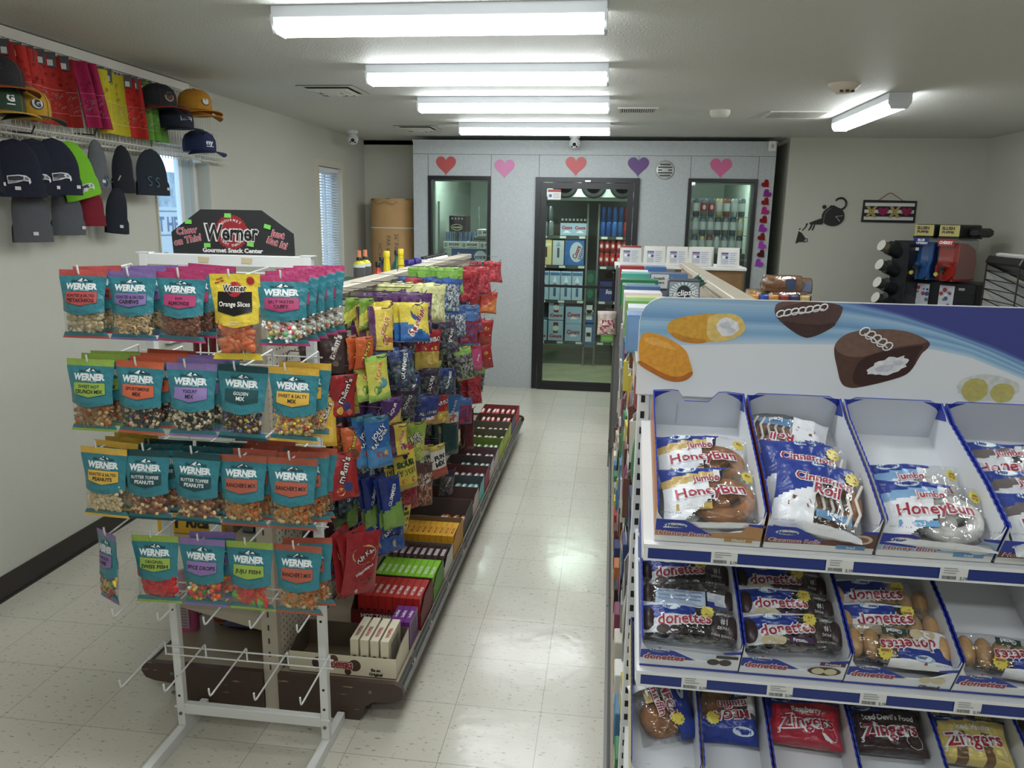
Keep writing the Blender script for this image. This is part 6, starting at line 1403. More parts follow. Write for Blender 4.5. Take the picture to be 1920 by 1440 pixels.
# ================= WALL CLOCK AND LOVE SIGN =================
ck = mat('clock_black', (34, 35, 37), .35)
t = thing('wall_clock', 'black teapot shaped wall clock on the beige wall', 'clock', (2.03, YP, 1.755)); F = lambda u, v, q: (u, -.004-q, v)
b = MB(); b.prism([(u, v) for u, v in [(.10*cos(a)*(1.0 if abs(sin(a)) < .93 else .96), .088*sin(a)) for a in [2*pi*i/30 for i in range(30)]]], .02, ck, lambda u, v, q: (u, -q, v))
b.prism([(-.08, -.05), (-.10, -.02), (-.13, -.03), (-.19, -.055), (-.205, -.06), (-.20, -.075), (-.17, -.075), (-.12, -.075), (-.09, -.075)], .015, ck, lambda u, v, q: (u, -q, v)); b.prism(disc(-.085, .085, .018, 14), .012, ck, lambda u, v, q: (u, -q, v))
b.prism([(-.05, .07), (.02, .082), (.05, .075), (.0, .10), (-.03, .10)], .012, ck, lambda u, v, q: (u, -q, v)); b.build('body', t)
MB().tube([(.055+.052*cos(a), -.008, .115+.052*sin(a)) for a in [-2.2+i*.3 for i in range(17)]], .009, ck, 8).build('pot_handle', t)
MB().tube([(.02, -.022, .0), (.085, -.022, .008)], .002, ink((220, 220, 220)), 4).build('hour_hand', t); MB().tube([(.02, -.023, .0), (.062, -.023, -.045)], .0025, ink((220, 220, 220)), 4).build('minute_hand', t)
MB().tube([(-.085, -.021, -.06), (-.08, -.021, .01), (-.06, -.021, .05), (-.03, -.021, .07)], .0016, ink((170, 170, 174)), 4).build('highlight_line', t)
b = MB()
for k, P in enumerate(([(1.80, 1.69), (1.815, 1.685), (1.80, 1.65), (1.77, 1.615), (1.765, 1.625), (1.79, 1.655)], [(1.845, 1.695), (1.86, 1.69), (1.85, 1.65), (1.83, 1.62), (1.82, 1.625), (1.835, 1.655)], [(1.87, 1.685), (1.88, 1.68), (1.875, 1.65), (1.86, 1.62), (1.852, 1.63), (1.862, 1.655)], [(1.745, 1.645), (1.755, 1.642), (1.745, 1.625), (1.735, 1.628)])):
    tag(MB().prism(P, .004, ck, fr_xz(YP)).build('steam_decal'), 'black curled steam shape, %s between the teapot clock and cup' % ['leftmost', 'middle', 'rightmost', 'smallest'][k], 'wall decal', 'steam shapes on the wall')
b.prism([(1.735, 1.615), (1.765, 1.60), (1.80, 1.555), (1.80, 1.53), (1.775, 1.515), (1.745, 1.515), (1.735, 1.505), (1.715, 1.50), (1.72, 1.52), (1.725, 1.55), (1.73, 1.58)], .006, ck, fr_xz(YP)).tube([(1.795, YP-.004, 1.55), (1.82, YP-.004, 1.545), (1.825, YP-.004, 1.525), (1.80, YP-.004, 1.515), (1.785, YP-.004, 1.52)], .004, ck, 6)
tag(b.build('cup_decal'), 'small black cup silhouette below the teapot clock', 'wall decal')
t = thing('love_sign', 'striped black and white XOXO sign hanging by a red ribbon', 'sign', (2.517, YP-.002, 1.807), 0); F = lambda u, v, q: (u, -.012-q, v)
b = MB(); b.prism([(-.233, -.098), (.237, -.100), (.235, .098), (-.231, .102)], .012, ck, lambda u, v, q: (u, -q, v))
for k in range(3): b.flat(rectp(-.215, .077-.062*k-.030, .219, .077-.062*k), ink((222, 222, 220)), F, .0006)
b.build('board', t); gold = mat('gold_glitter', (184, 166, 92), .45, .3, bump=(200, .6)); mag = mat('magenta_glitter', (150, 34, 80), .4, .1, bump=(200, .6))
for k, x in enumerate((-.155, .050)):
    MB().prism([(x-.05, .045), (x-.02, .045), (x, .015), (x+.025, .045), (x+.05, .045), (x+.018, -.002), (x+.05, -.055), (x+.02, -.055), (x, -.022), (x-.022, -.055), (x-.052, -.055), (x-.018, -.002)][::-1], .006, gold, F).build('letter_x', t)
for x in (-.052, .155): MB().prism(heart(x, .0, .047), .006, mag, F).build('heart', t)
MB().tube([(-.10, -.006, .10), (-.03, -.008, .155), (-.01, -.008, .165), (.01, -.008, .163), (.11, -.006, .10)], .003, ink((170, 70, 50)), 5).build('ribbon', t)
# ================= DRINKS COUNTER =================
t = thing('counter', 'dark counter along the far right wall carrying the slush machine', 'counter', (2.585, 6.60, 0))
MB().box(-.62, 0, .0, .68, .98, .86, mat('counter_side', (120, 110, 96), .5)).build('body', t); MB().box(-.65, -.03, .86, .70, 1.0, .90, mat('counter_top', (70, 66, 62), .3), .004).build('worktop', t)
t = thing('slush_machine', 'black slush drink machine with a blue and a red bowl', 'drink machine', (2.70, 6.93, .90), radians(-52))
bp_ = mat('machine_black', (30, 31, 35), .35)
MB().box(-.20, .05, 0, .34, .40, .33, bp_, .01).box(-.17, -.10, 0, .32, .05, .04, bp_, .005).build('base', t)
b = MB(); [b.box(.22+.0, .046, .06+k*.022, .32, .05, .07+k*.022, mat('grille_dark', (16, 16, 20), .6)) for k in range(9)]; b.build('grille', t)
MB().box(.20, .044, .27, .25, .05, .29, ink((150, 150, 156))).build('badge', t)
for k, (x, c_, hi, nm) in enumerate(((-.10, (28, 92, 160), (30, 60, 160), 'blue'), (.115, (176, 36, 34), (190, 40, 40), 'red'))):
    sl = mat('slush_'+nm, c_, .15, spec=.6); clr = film('bowl_plastic', (236, 238, 240), .10, .05, 0); w = .085
    deep = .25
    prof = [(0, .34), (.0, .60), (.0, .66), (deep, .66), (deep, .34)]
    b = MB()
    b.prism([(-.02, .345), (-.045, .40), (-.045, .46), (-.012, .50), (-.008, .655), (.10, .645), (deep-.03, .60), (deep, .52), (deep, .345)], .165, sl, lambda u, v, q, x=x: (x-w+.002+q, u, v)); b.cyl((x, -.05, .42), (x, .0, .42), .078, sl, 20); b.build('slush', t)
    MB().box(x-w, -.055, .34, x+w, deep+.02, .69, clr, .02).build('bowl', t)
    MB().box(x-w-.002, -.06, .685, x+w+.002, deep+.03, .70, bp_).box(x-w, -.05, .70, x+w, deep+.02, .80, mat('lid_black', (38, 38, 40), .4), .01).build('lid', t)
    F = lambda u, v, q, x=x: (x+u, -.052-q, v)
    b = MB(); b.patch(-.083, .083, .795, .705, ink((196, 184, 90)), F, .0015, 4, 1); b.text('SLUSH', .034, ink((80, 30, 70)), -.01, .770, F, .003, .0, .05, width=.105); b.text('PUPPIE', .026, ink((80, 30, 70)), -.01, .738, F, .003, 0, .05, width=.10); b.build('lid_label', t)
    b = MB(); b.patch(-.08, .055, .685, .625, ink(hi), lambda u, v, q, x=x: (x+u, -.057-q, v), .001, 2, 1)
    G = lambda u, v, q, x=x: (x+u, -.059-q, v)
    if k: b.text('CHERRY', .032, ink((236, 236, 236)), -.012, .655, G, .001, 0, .07, width=.115)
    else: b.text('BLUE', .026, ink((236, 236, 236)), -.012, .67, G, .001, 0, .07); b.text('RASPBERRY', .022, ink((236, 236, 236)), -.012, .645, G, .001, 0, .05, width=.125); b.box(x-.07, -.0575, .58, x-.025, -.056, .605, ink((220, 220, 216)))
    b.build('flavour_label', t)
    b = MB(); b.cyl((x, -.05, .46), (x, -.10, .46), .016, clr, 12); b.cyl((x, -.09, .48), (x, -.09, .34), .013, clr, 12); b.box(x-.03, -.11, .43, x+.02, -.08, .46, bp_, .004); b.build('tap', t)
    MB().cyl((x-.035, -.10, .40), (x-.035, -.115, .395), .016, ink((226, 206, 60)), 14).cyl((x-.03, -.085, .42), (x-.035, -.10, .40), .01, bp_).build('tap_button', t)
    b = MB(); b.box(x-.075, .044, .02, x+.05, .0495, .30, ink((206, 210, 220))); r = random.Random(k+5)
    for q in range(16): cx, cz = x+r.uniform(-.065, .04), r.uniform(.04, .28); b.flat(disc(cx, cz, r.uniform(.008, .02), 10), ink([(176, 60, 70), (60, 90, 150), (230, 230, 230), (90, 130, 120)][q % 4]), lambda u, v, q_: (u, .044-q_, v), .0004+q*.0003)
    b.build('picture_panel', t)
MB().box(.20, .06, .70, .30, .28, .775, mat('lid_black', (38, 38, 40), .4), .02).build('rear_cover', t)
t = thing('cup_dispenser', 'black cup dispenser of four stacked tubes left of the slush machine', 'cup dispenser', (2.385, 7.00, .90), radians(-50))
b = MB(); b.box(-.05, .05, 0, .10, .28, .66, bp_, .008); b.build('body', t)
for k, z in enumerate((.60, .44, .29, .16)):
    b = MB(); b.cyl((.05, .22, z-.10), (-.04, -.02, z), .056, bp_, 18, .06, True)
    b.build('tube', t)
    c_ = thing('paper_cup', 'paper cup stack in the %s tube of the cup dispenser' % ['top', 'second', 'third', 'lowest'][k], 'paper cup', (2.385-.072, 7.00-.012, .90+z), radians(-50), 'cups in the dispenser'); m = MB()
    d = Vector((-.09, -.24, .10)).normalized()
    m.cyl(Vector((0, 0, 0)), d*.05, .043, ink((110, 100, 70)) if k == 0 else ink((60, 60, 60)), 20, .046, False); m.build('cup_side', c_)
    n_ = MB(); n_.cyl(d*.05, d*.054, .047, ink((226, 222, 210)), 20); n_.build('cup_lid', c_)
t = thing('lid_rack', 'black wire rack with a white tray top holding red cups at the right edge', 'display rack', (3.03, 5.95, .0))
for s in (0, 1):
    for yy in (0, .5): MB().cyl((-.14+s*.34, yy, 0), (-.14+s*.34, yy, 1.41-.15*s), .006, blk, 8).build('leg', t)
for z in (1.05, 1.13, 1.20, 1.27, 1.32): MB().tube([(-.14, 0, z+.09), (.20, 0, z-.06), (.20, .5, z-.06), (-.14, .5, z+.09)], .004, blk, 6, True).build('wire_ring', t)
MB().add([(-.14, 0, .98), (.2, 0, .98), (.2, 0, 1.24), (-.14, 0, 1.36), (-.14, .5, .98), (.2, .5, .98), (.2, .5, 1.24), (-.14, .5, 1.36)], [(4, 5, 6, 7)], ink((190, 192, 190))).build('back_card', t)
b = MB(); b.m = Matrix.Translation((-.16, -.02, 1.42)) @ Matrix.Rotation(radians(24), 4, 'Y'); b.box(0, 0, 0, .38, .52, .06, mat('tray_black', (34, 34, 38), .3), .006); b.build('tray', t)
b = MB(); b.m = Matrix.Translation((-.13, 0, 1.475)) @ Matrix.Rotation(radians(24), 4, 'Y'); b.box(.02, .02, .005, .37, .48, .04, WHITE, .015); b.build('tray_top', t)
mar = ink((120, 28, 48), .4)
for k, (x, z) in enumerate(((.02, 1.17), (-.06, 1.03))):
    c_ = thing('red_cup', 'dark red paper cup lying in the %s bay of the lid rack' % ['upper', 'lower'][k], 'paper cup', (3.03+x, 5.93, z), 0, 'red cups in the lid rack')
    MB().cyl((0, 0, 0), (.13, .05, -.02), .036, mar, 18, .042, True).build('cup', c_); MB().cyl((-.004, -.002, .0005), (0, 0, 0), .038, ink((226, 222, 216)), 18).build('cup_rim', c_)

_o = bag_mesh(.13, .16, .07, clearb((206, 190, 180), [(206, 186, 160), (214, 196, 176), (190, 60, 90), (220, 206, 190)], .25, 31), [('p', rectp(-.04, -.09, .04, -.06), (190, 50, 90))], seed=77).build('popcorn_bag'); _o.location = (-.01, 5.16, 1.10); _o.rotation_euler = (0, 0, .2)
tag(_o, 'puffed clear bag of pale popcorn hanging on the grey side panel', 'snack bag')
tag(MB().tube([(.036, 5.17, 1.11), (-.01, 5.165, 1.112), (-.02, 5.165, 1.12)], .003, hookm, 5).build('clip_hook'), 'small hook carrying the popcorn bag on the grey side panel', 'hook')
# ================= BLINDS AND VIEW OUTSIDE =================
slat = mat('blind_slat', (226, 228, 228), .45)
t = thing('window_blind', 'white horizontal slat blind hanging in the far left window', 'blind', (XL-.035, W2[0], W2[2]))
MB().box(-.02, .005, .955, .02, .585, .995, slat, .003).build('head_rail', t)
for k in range(38):
    b = MB(); z = .02+k*.0248; n = 10; vs = []
    for i in range(n+1):
        y = .01+i*.057; wob = .003*sin(i*1.1+k*.5)
        vs += [(-.0105, y, z+.008+wob), (0, y, z+.0015+wob), (.0105, y, z-.008+wob)]
    b.add(vs, [(3*i+j, 3*i+3+j, 3*i+4+j, 3*i+1+j) for i in range(n) for j in range(2)], slat, True)
    b.build('slat', t)
for y in (.16, .44): MB().tube([(.012, y, .96), (.012, y, .02)], .0012, slat, 4).build('ladder_cord', t)
ow = mat('orange_lumber', (220, 150, 70), .6)
tag(MB().box(-3.0, 7.0, -.2, -2.94, 7.07, 2.3, ow).build('outside_post'), 'orange wooden post outside behind the blind', 'post')
snow = mat('snow_ground', (226, 232, 240), .8)
g_ = MB().box(-30, -6, -.3, XL-.3, 30, -.2, snow).build('ground_outside'); g_['kind'] = 'structure'
tag(MB().box(-20.2, 6, -.2, -20, 40, 3.4, mat('far_hedge', (120, 134, 140), .9, vary=(2, .4))).build('hedge'), 'blurred grey-green hedge far outside the near window', 'hedge')
sgn = thing('outdoor_banner', 'white banner with blue letters seen outside through the near window', 'banner', (-3.40, 5.28, .9))
b = MB(); b.box(-.01, 0, 0, 0, .95, .83, ink((222, 230, 238))); Fb = lambda u, v, q: (.001+q, u, v)
for z in (.80, .62): b.flat(rectp(.02, z-.006, .93, z+.004), ink((70, 150, 200)), Fb)
b.text('T HELEN', .15, ink((60, 110, 180)), .27, .705, Fb, .001, 0, .03, align='LEFT', width=.50); b.text('R', .20, ink((70, 84, 120)), .30, .42, Fb, .001, 0, .03, align='LEFT'); b.build('banner_panel', sgn)
for y in (.02, .92): MB().box(-.05, y, -1.1, -.012, y+.04, .83, ow).build('banner_post', sgn)
# ================= CARDBOARD DRUM-LIKE BOX IN THE RECESS =================
cb = mat('cardboard', (186, 146, 96), .7, vary=(6, .06))
t = thing('cardboard_roll', 'tall rounded cardboard box tied with white cord in the far left corner', 'cardboard box', (-2.235, 7.88, 0))
P = [(.235*cos(a)*(1 if abs(cos(a)) < .7 else .98), .20*sin(a)) for a in [2*pi*i/28 for i in range(28)]]
b = MB(); vs = []
for z, s in ((0, 1), (1.84, 1), (1.86, .98)): vs += [(u*s, v*s, z) for u, v in P]
n = len(P); b.add(vs, [(k*n+i, k*n+(i+1) % n, (k+1)*n+(i+1) % n, (k+1)*n+i) for k in range(2) for i in range(n)], cb, True); b.add(vs, [tuple(range(2*n, 3*n))], cb)
tx = ink((110, 96, 80), .6); Fc = lambda u, v, q: (u*1.0, -.20*sqrt(max(0, 1-(u/.236)**2))-.0005-q, v)
for s_, x in (("VC'X", -.095), ('PAR # HEX', .0), ("36' INDOOR", .08)): b.text(s_, .06, tx, x, 1.35, Fc, .001, -pi/2, .01)
b.build('body', t)
MB().tube([(u*1.01, v*1.01, 1.57) for u, v in P], .006, ink((226, 222, 210)), 6, True).build('cord', t)
MB().tube([(-.2, -.13, 1.84), (-.1, -.21, 1.80), (-.02, -.22, 1.83), (.05, -.21, 1.80), (.1, -.2, 1.83)], .004, mat('loose_tape', (150, 130, 100), .5), 5).tube([(-.2, -.12, 1.845), (.0, -.2, 1.858), (.2, -.12, 1.85)], .004, mat('dark_band', (90, 80, 66), .6), 5).build('loose_band', t)
# ================= WALL RACK WITH BANDANAS, CAPS AND KNIT HATS =================
gw = mat('grid_white', (214, 210, 198), .4)
t = thing('slat_grid', 'white wire grid panel high on the left wall holding bandanas', 'wall rack', (XL, 0, 0))
GY = [(2.2, 4.98)]
for k in range(93):
    y = 2.22+k*.03; MB().cyl((.045, y, 2.0), (.045, y, 2.41), .0022, gw, 5, caps=False).build('upright_wire', t)
for z in (2.40, 2.20, 2.02): MB().cyl((.042, 2.2, z), (.042, 5.0, z), .0032, gw, 6).build('cross_wire', t)
MB().box(.03, 2.2, 2.405, .052, 4.62, 2.45, gw).build('top_strip', t)
b = MB(); b.tube([(.06, 2.2, 2.045), (.06, 5.05, 2.045)], .004, gw, 6).build('front_bar', t)
MB().tube([(.06, 2.2, 2.015), (.06, 5.05, 2.015)], .004, gw, 6).build('front_bar', t)
for y in (2.6, 3.4, 4.1, 4.7): MB().box(0, y, 2.0, .045, y+.02, 2.03, gw).build('wall_clip', t)
def bandana(y, c, dark_, label, w=.085, skew=0, z0=2.375, L_=.295, tagc=(50, 50, 56), n=0):
    kk_ = 1+.10*((n*29) % 5-2)/2; c = tuple(int(x*kk_) for x in c)
    b = MB(); bm = mat('cloth_%02x%02x%02x' % c, c, .85, bump=(60, .3)); dk = mat('cloth_%02x%02x%02x' % dark_, dark_, .85)
    def q(u, v): return (.012*sin(u*2.2+n)-.02*v+.008*sin(v*3+n), u*w/2+skew*v, -v*L_)
    vs = [q(-1+i/4, j/10) for j in range(11) for i in range(9)]
    b.add(vs, [(j*9+i, j*9+i+1, (j+1)*9+i+1, (j+1)*9+i) for j in range(10) for i in range(8)], bm, True)
    b.add([(p[0]-.012, p[1], p[2]) for p in vs], [(j*9+i, (j+1)*9+i, (j+1)*9+i+1, j*9+i+1) for j in range(10) for i in range(8)], bm, True)
    ed = lambda a, c2: [a, c2, c2+99, a+99]
    both = vs+[(p[0]-.012, p[1], p[2]) for p in vs]
    b.add(both, [(j*9, (j+1)*9, (j+1)*9+99, j*9+99) for j in range(10)]+[(j*9+8, j*9+107, (j+1)*9+107, (j+1)*9+8) for j in range(10)]+[(90+i, 91+i, 190+i, 189+i) for i in range(8)], bm)
    f = lambda u, v, h: tuple(a+k for a, k in zip(q(u/(w/2), -v/L_), (.0015+h, 0, 0)))
    lt = ink(tuple(min(255, int(x*.55+110)) for x in c), .8); r = random.Random(n)
    for v in (.48, .82): b.patch(-w/2*.96, w/2*.96, -L_*v, -L_*(v+.008), lt, f, .0005, 8, 1)
    for k in range(16): u, v = r.uniform(-.8, .8), r.uniform(.53, .79); b.tube([f(u*w/2+.006*cos(a), -v*L_+.007*sin(a*1.3), .0012) for a in (0, 1, 2, 3, 4)], .0011, lt, 4)
    for k in range(5): u, v = r.uniform(-.7, .7), r.uniform(.16, .45); b.tube([f(u*w/2+.006*cos(a), -v*L_+.006*sin(a), .0008) for a in (0, 1.2, 2.4, 3.6, 4.8, 6)], .0008, dk, 4)
    o = thing('bandana', label, 'bandana', (XL+.10, y, z0), radians(-44+24*((n*37)%7)/6-12), 'folded bandanas on the wire grid')
    b.build('cloth', o)
    if tagc:
        g2 = MB(); g2.box(.004, -w*.30, -.05, .008, w*.30, .012, ink(tagc)); g2.box(.0082, -w*.22, -.045, .0086, w*.12, -.02, ink((206, 200, 196))); g2.build('hang_card', o)
    return o
RD, MG, YL, GR = (176, 40, 32), (150, 20, 70), (196, 182, 30), (96, 150, 50)
BD = [(3.10, RD), (3.17, RD), (3.235, RD), (3.30, RD), (3.365, RD), (3.45, RD), (3.56, MG), (3.63, MG), (3.70, YL), (3.765, YL), (3.84, YL), (3.93, RD), (3.985, RD), (4.055, GR), (4.11, GR), (4.18, GR)]
nr = {}
for k, (y, c) in enumerate(BD):
    nm = {RD: 'red', MG: 'magenta', YL: 'yellow', GR: 'green'}[c]; key = nm if k not in (11, 12) else 'red-b'; nr[key] = nr.get(key, 0)+1
    nm2 = {'red': 'red bandana, %s from the left', 'red-b': 'red bandana between yellow and green ones, %s', 'magenta': 'plain magenta bandana without a card, %s', 'yellow': 'yellow bandana, %s of its colour from the left', 'green': 'green bandana, %s of its colour from the left'}[key] % ['first', 'second', 'third', 'fourth', 'fifth', 'sixth'][nr[key]-1]
    bandana(y, c, tuple(int(q*.45) for q in c), nm2, .074 if k in (4, 5, 8, 10, 15) else .062, .05 if c == MG else .022, 2.372 if c != MG else 2.385, .295, None if c == MG or k == 10 else (50, 50, 54), k)
def cap(y, z, x, c, brim, label, logo=None, rz=0, tilt=0):
    t = thing('baseball_cap', label, 'cap', (x, y, z), rz, 'baseball caps on the wall rack'); m = mat('capc_%02x%02x%02x' % c, c, .85, bump=(150, .3)); mb_ = mat('capc_%02x%02x%02x' % brim, brim, .85)
    prof = [(.088, 0), (.090, .03), (.088, .065), (.074, .095), (.045, .116), (.012, .122), (0, .123)]
    b = MB(); b.lathe(prof, m, 24, sx=1.12); b.ell((0, 0, .124), (.007, .007, .004), m)
    for k in range(6):
        a = k*pi/3+pi/6; b.tube([(1.12*(r_+.0006)*cos(a), (r_+.0006)*sin(a), z_) for r_, z_ in prof[:-1]], .0009, mb_, 4)
    b.build('crown', t)
    v = MB(); rows = []; nn = 12
    for side in (0, 1):
        for j, k in enumerate((0, .5, 1)):
            for i in range(nn+1):
                a = -1.15+2.3*i/nn; r0 = .09; r1 = .165*(1-.22*abs(sin(a))**2); rr = r0+(r1-r0)*k
                rows.append((rr*cos(a)*1.08, rr*sin(a)*(.98), .006-.012*k-.018*abs(sin(a))**2*k-side*.004))
    W_ = nn+1
    for j in range(2):
        v.add(rows, [(j*W_+i, (j+1)*W_+i, (j+1)*W_+i+1, j*W_+i+1) for i in range(nn)], mb_, True); o_ = 3*W_
        v.add(rows, [(o_+j*W_+i, o_+j*W_+i+1, o_+(j+1)*W_+i+1, o_+(j+1)*W_+i) for i in range(nn)], mb_, True)
    v.add(rows, [(2*W_+i, 5*W_+i, 5*W_+i+1, 2*W_+i+1) for i in range(nn)], mb_); v.build('brim', t)
    if logo:
        l = MB(); f = lambda u, v_, h: (1.12*(.089-.3*max(0, v_-.05))*cos(u/.09)+.0015+h, (.089-.3*max(0, v_-.05))*sin(u/.09), v_)
        logo(l, f); l.build('logo', t)
    return t
def lg_disc(o, i_, txt=None):
    def g(l, f):
        l.flat(disc(0, .05, .026, 20, .024), ink(o), f, .001)
        l.flat(disc(0, .05, .021, 20, .019), ink(i_), f, .0018)
        if txt: l.text(txt[0], .036, ink(txt[1]), 0, .05, f, .0026, 0, .05)
    return g
def lg_text(s_, c, w=.05):
    def g(l, f): l.text(s_, .036, ink(c), 0, .052, f, .0012, 0, .05, width=w); l.patch(-w/2, w/2, .030, .026, ink(c), f, .0012, 4, 1)
    return g
def bird(l, f, s=1., cy=.05):
    w_, g_, d_ = ink((214, 216, 218)), ink((120, 126, 130)), ink((24, 30, 48))
    o = [(-.045, .014), (.0, .020), (.03, .018), (.046, .006), (.044, -.010), (.036, -.018), (.034, -.006), (.015, -.004), (-.01, -.012), (-.045, -.018)]
    l.flat([(u*s, cy+v*s) for u, v in o], w_, f, .0012)
    l.flat([(u*s, cy+v*s) for u, v in [(-.042, .011), (.0, .016), (.02, .013), (.014, .0), (-.01, -.003), (-.042, -.004)]], d_, f, .0020)
    l.flat([(u*s, cy+v*s) for u, v in [(-.042, -.006), (-.012, -.004), (-.014, -.010), (-.042, -.015)]], g_, f, .0020)
    l.flat([(u*s, cy+v*s) for u, v in [(.012, .012), (.022, .012), (.018, .006), (.008, .006)]], w_, f, .0028)
    l.flat([(u*s, cy+v*s) for u, v in [(.024, .012), (.034, .010), (.038, .0), (.03, -.002), (.022, .002)]], g_, f, .0020)
def lg_bird(l, f): bird(l, f, .8)
cz = radians(-25)
cap(4.43, 2.27, -2.43, (196, 138, 40), (186, 126, 34), 'golden yellow cap with a round badge, highest at the right end', lg_disc((34, 34, 34), (220, 220, 220)), cz)
cap(4.43, 2.245, -2.43, (190, 132, 38), (186, 126, 34), 'second golden yellow cap nested just under the first', None, cz)
cap(4.09, 2.245, -2.45, (32, 36, 40), (120, 44, 38), 'black cap with a red-brown brim and a badge, above the navy one', lg_disc((196, 160, 140), (90, 50, 36)), cz)
cap(4.25, 2.155, -2.45, (28, 36, 50), (24, 30, 42), 'dark navy cap with a white bird patch', lg_bird, cz)
cap(4.45, 2.045, -2.43, (34, 44, 82), (30, 38, 72), 'blue cap with white NY letters at the end of the wire bar', lg_text('ny', (226, 228, 232)), cz)
cap(2.98, 2.06, -2.36, (186, 140, 34), (44, 66, 48), 'golden cap with a white G oval and a green brim', lg_disc((30, 40, 34), (220, 222, 220), ('G', (30, 40, 34))), cz)
cap(2.84, 2.06, -2.36, (40, 66, 48), (190, 140, 50), 'green cap with a white G at the left edge', lg_text('G', (226, 226, 226), .03), cz)
cap(2.85, 2.15, -2.36, (34, 34, 36), (150, 70, 34), 'orange brimmed black cap at the left edge, topmost there', None, cz)
def beanie(y, z, c, label, w=.20, h=.24, logo=None, x=XL+.10, rz=-18, cuff=.30, tiltx=0, nn=0, price=True, thick=.05):
    t = thing('knit_hat', label, 'knit hat', (x, y, z), radians(rz), 'knit hats hanging on the left wall'); m = mat('knit_%02x%02x%02x' % c, c, .95, bump=(260, .5))
    b = MB(); r = random.Random(nn)
    def pt(u, v, s, o_=0):
        ww = w/2*(sqrt(max(0, 1-(1-min(1, v/.55))**2))*.9+.10*v) if v < .55 else w/2*(.955+.06*(v-.55)); ex = .006 if v > 1-cuff else 0
        return (s*(thick/2*sqrt(max(0, 1-u*u))*(min(1, v/.3)**.6)+ex+o_), u*(ww+ex*.5)+.006*sin(v*5+nn)*(1-v), -v*h)
    nu, nv = 12, 14
    for s in (1, -1):
        vs = [pt(-1+2*i/nu, (j/nv)**1.15, s) for j in range(nv+1) for i in range(nu+1)]; k = nu+1
        b.add(vs, [((j*k+i, j*k+i+1, (j+1)*k+i+1, (j+1)*k+i)[::-1] if s < 0 else (j*k+i, (j+1)*k+i, (j+1)*k+i+1, j*k+i+1)[::-1]) for j in range(nv) for i in range(nu)], m, True)
    b.build('knit_body', t); o = t
    if tiltx: o.rotation_euler = (tiltx, 0, radians(rz))
    f = lambda u, v, hh: pt(u/(w/2), -v/h, 1, .0015+hh)
    if logo or price:
        l = MB()
        if logo: logo(l, f)
        l.build('logo', t) if logo else None
    if price:
        p_ = MB(); u0 = w*(.30 if nn % 2 else -.1); p_.flat(rectp(u0, -h*.88, u0+.022, -h*.82), ink((206, 206, 206)), f, .002); p_.build('price_tag', t)
    return t
def hb_(cy): return lambda l, f: bird(l, f, 1.0, cy)
def kr(cs):
    def g(l, f):
        for cx, cz_ in cs:
            P = [(.016, .022), (.004, .028), (-.008, .022), (-.010, .012), (.0, .004), (.008, -.006), (.006, -.016), (-.006, -.022), (-.016, -.014)]
            for s_, o_ in ((.0032, 0),): l.tube([f(cx+u, cz_+v, .002) for u, v in P], s_, ink((70, 120, 136)), 5); l.tube([f(cx+u*.6+.004, cz_+v*.8, .002) for u, v in P], .0015, ink((40, 60, 80)), 4)
    return g
NV, BKk, GY_, LG = (24, 28, 46), (26, 30, 38), (84, 86, 90), (120, 190, 40)
beanie(2.90, 2.00, BKk, 'black knit hat at the left edge of the upper row', .21, .235, None, nn=1)
beanie(3.02, 1.985, NV, 'navy knit hat with a white bird logo, leftmost of three', .22, .235, hb_(-.165), rz=-30, nn=2, x=XL+.15)
beanie(3.11, 1.995, NV, 'navy knit hat with a white bird logo, middle of three', .22, .235, hb_(-.165), rz=-22, nn=3, x=XL+.17)
beanie(3.20, 2.005, NV, 'navy knit hat with a white bird logo and two price stickers, rightmost of three', .22, .240, hb_(-.165), rz=-18, nn=5, x=XL+.20)
beanie(3.38, 2.01, LG, 'lime green knit hat with a dark logo on its cuff', .20, .26, hb_(-.215), rz=-12, nn=4, x=XL+.13, tiltx=.25)
beanie(3.62, 2.04, (100, 102, 106), 'narrow grey knit hat on a black hook', .12, .235, kr([(.02, -.20)]), nn=6, rz=-5)
beanie(3.82, 2.03, BKk, 'black knit hat left of the one with two curved letters', .13, .24, None, nn=7, price=False)
beanie(4.05, 2.03, (32, 40, 50), 'dark slate knit hat with two teal curved letters at the window', .25, .245, kr([(-.055, -.175), (.0, -.18)]), nn=9, x=XL+.12, rz=-8)
beanie(3.14, 1.81, GY_, 'grey knit hat, left one of the lower row', .17, .25, None, nn=10, rz=-22)
beanie(3.37, 1.815, GY_, 'grey knit hat, right one of the two grey in the lower row', .16, .23, None, nn=11, rz=-20)
beanie(3.54, 1.81, (120, 20, 36), 'dark red knit hat with ear flap in the lower row', .15, .185, None, nn=12, rz=-10, price=False, thick=.07)
beanie(3.76, 1.82, (26, 32, 42), 'black knit hat with a price sticker, right end of the lower row', .14, .235, None, nn=14, rz=-12, tiltx=-.1)
for k, (y, z) in enumerate(((3.20, 2.01), (3.62, 2.045), (3.14, 1.82), (3.41, 1.82), (3.62, 1.81), (3.77, 1.83))):
    tag(MB().tube([(XL+.002, y, z+.02), (XL+.10, y, z+.012), (XL+.12, y, z+.045)], .0035, blk if k < 2 else gw, 6).build('wall_hook'), 'wall hook of the %s' % ['rightmost navy bird-logo hat', 'narrow grey hat', 'left grey hat in the lower row', 'right grey hat in the lower row', 'dark red hat', 'black hat at the right end'][k], 'hook')
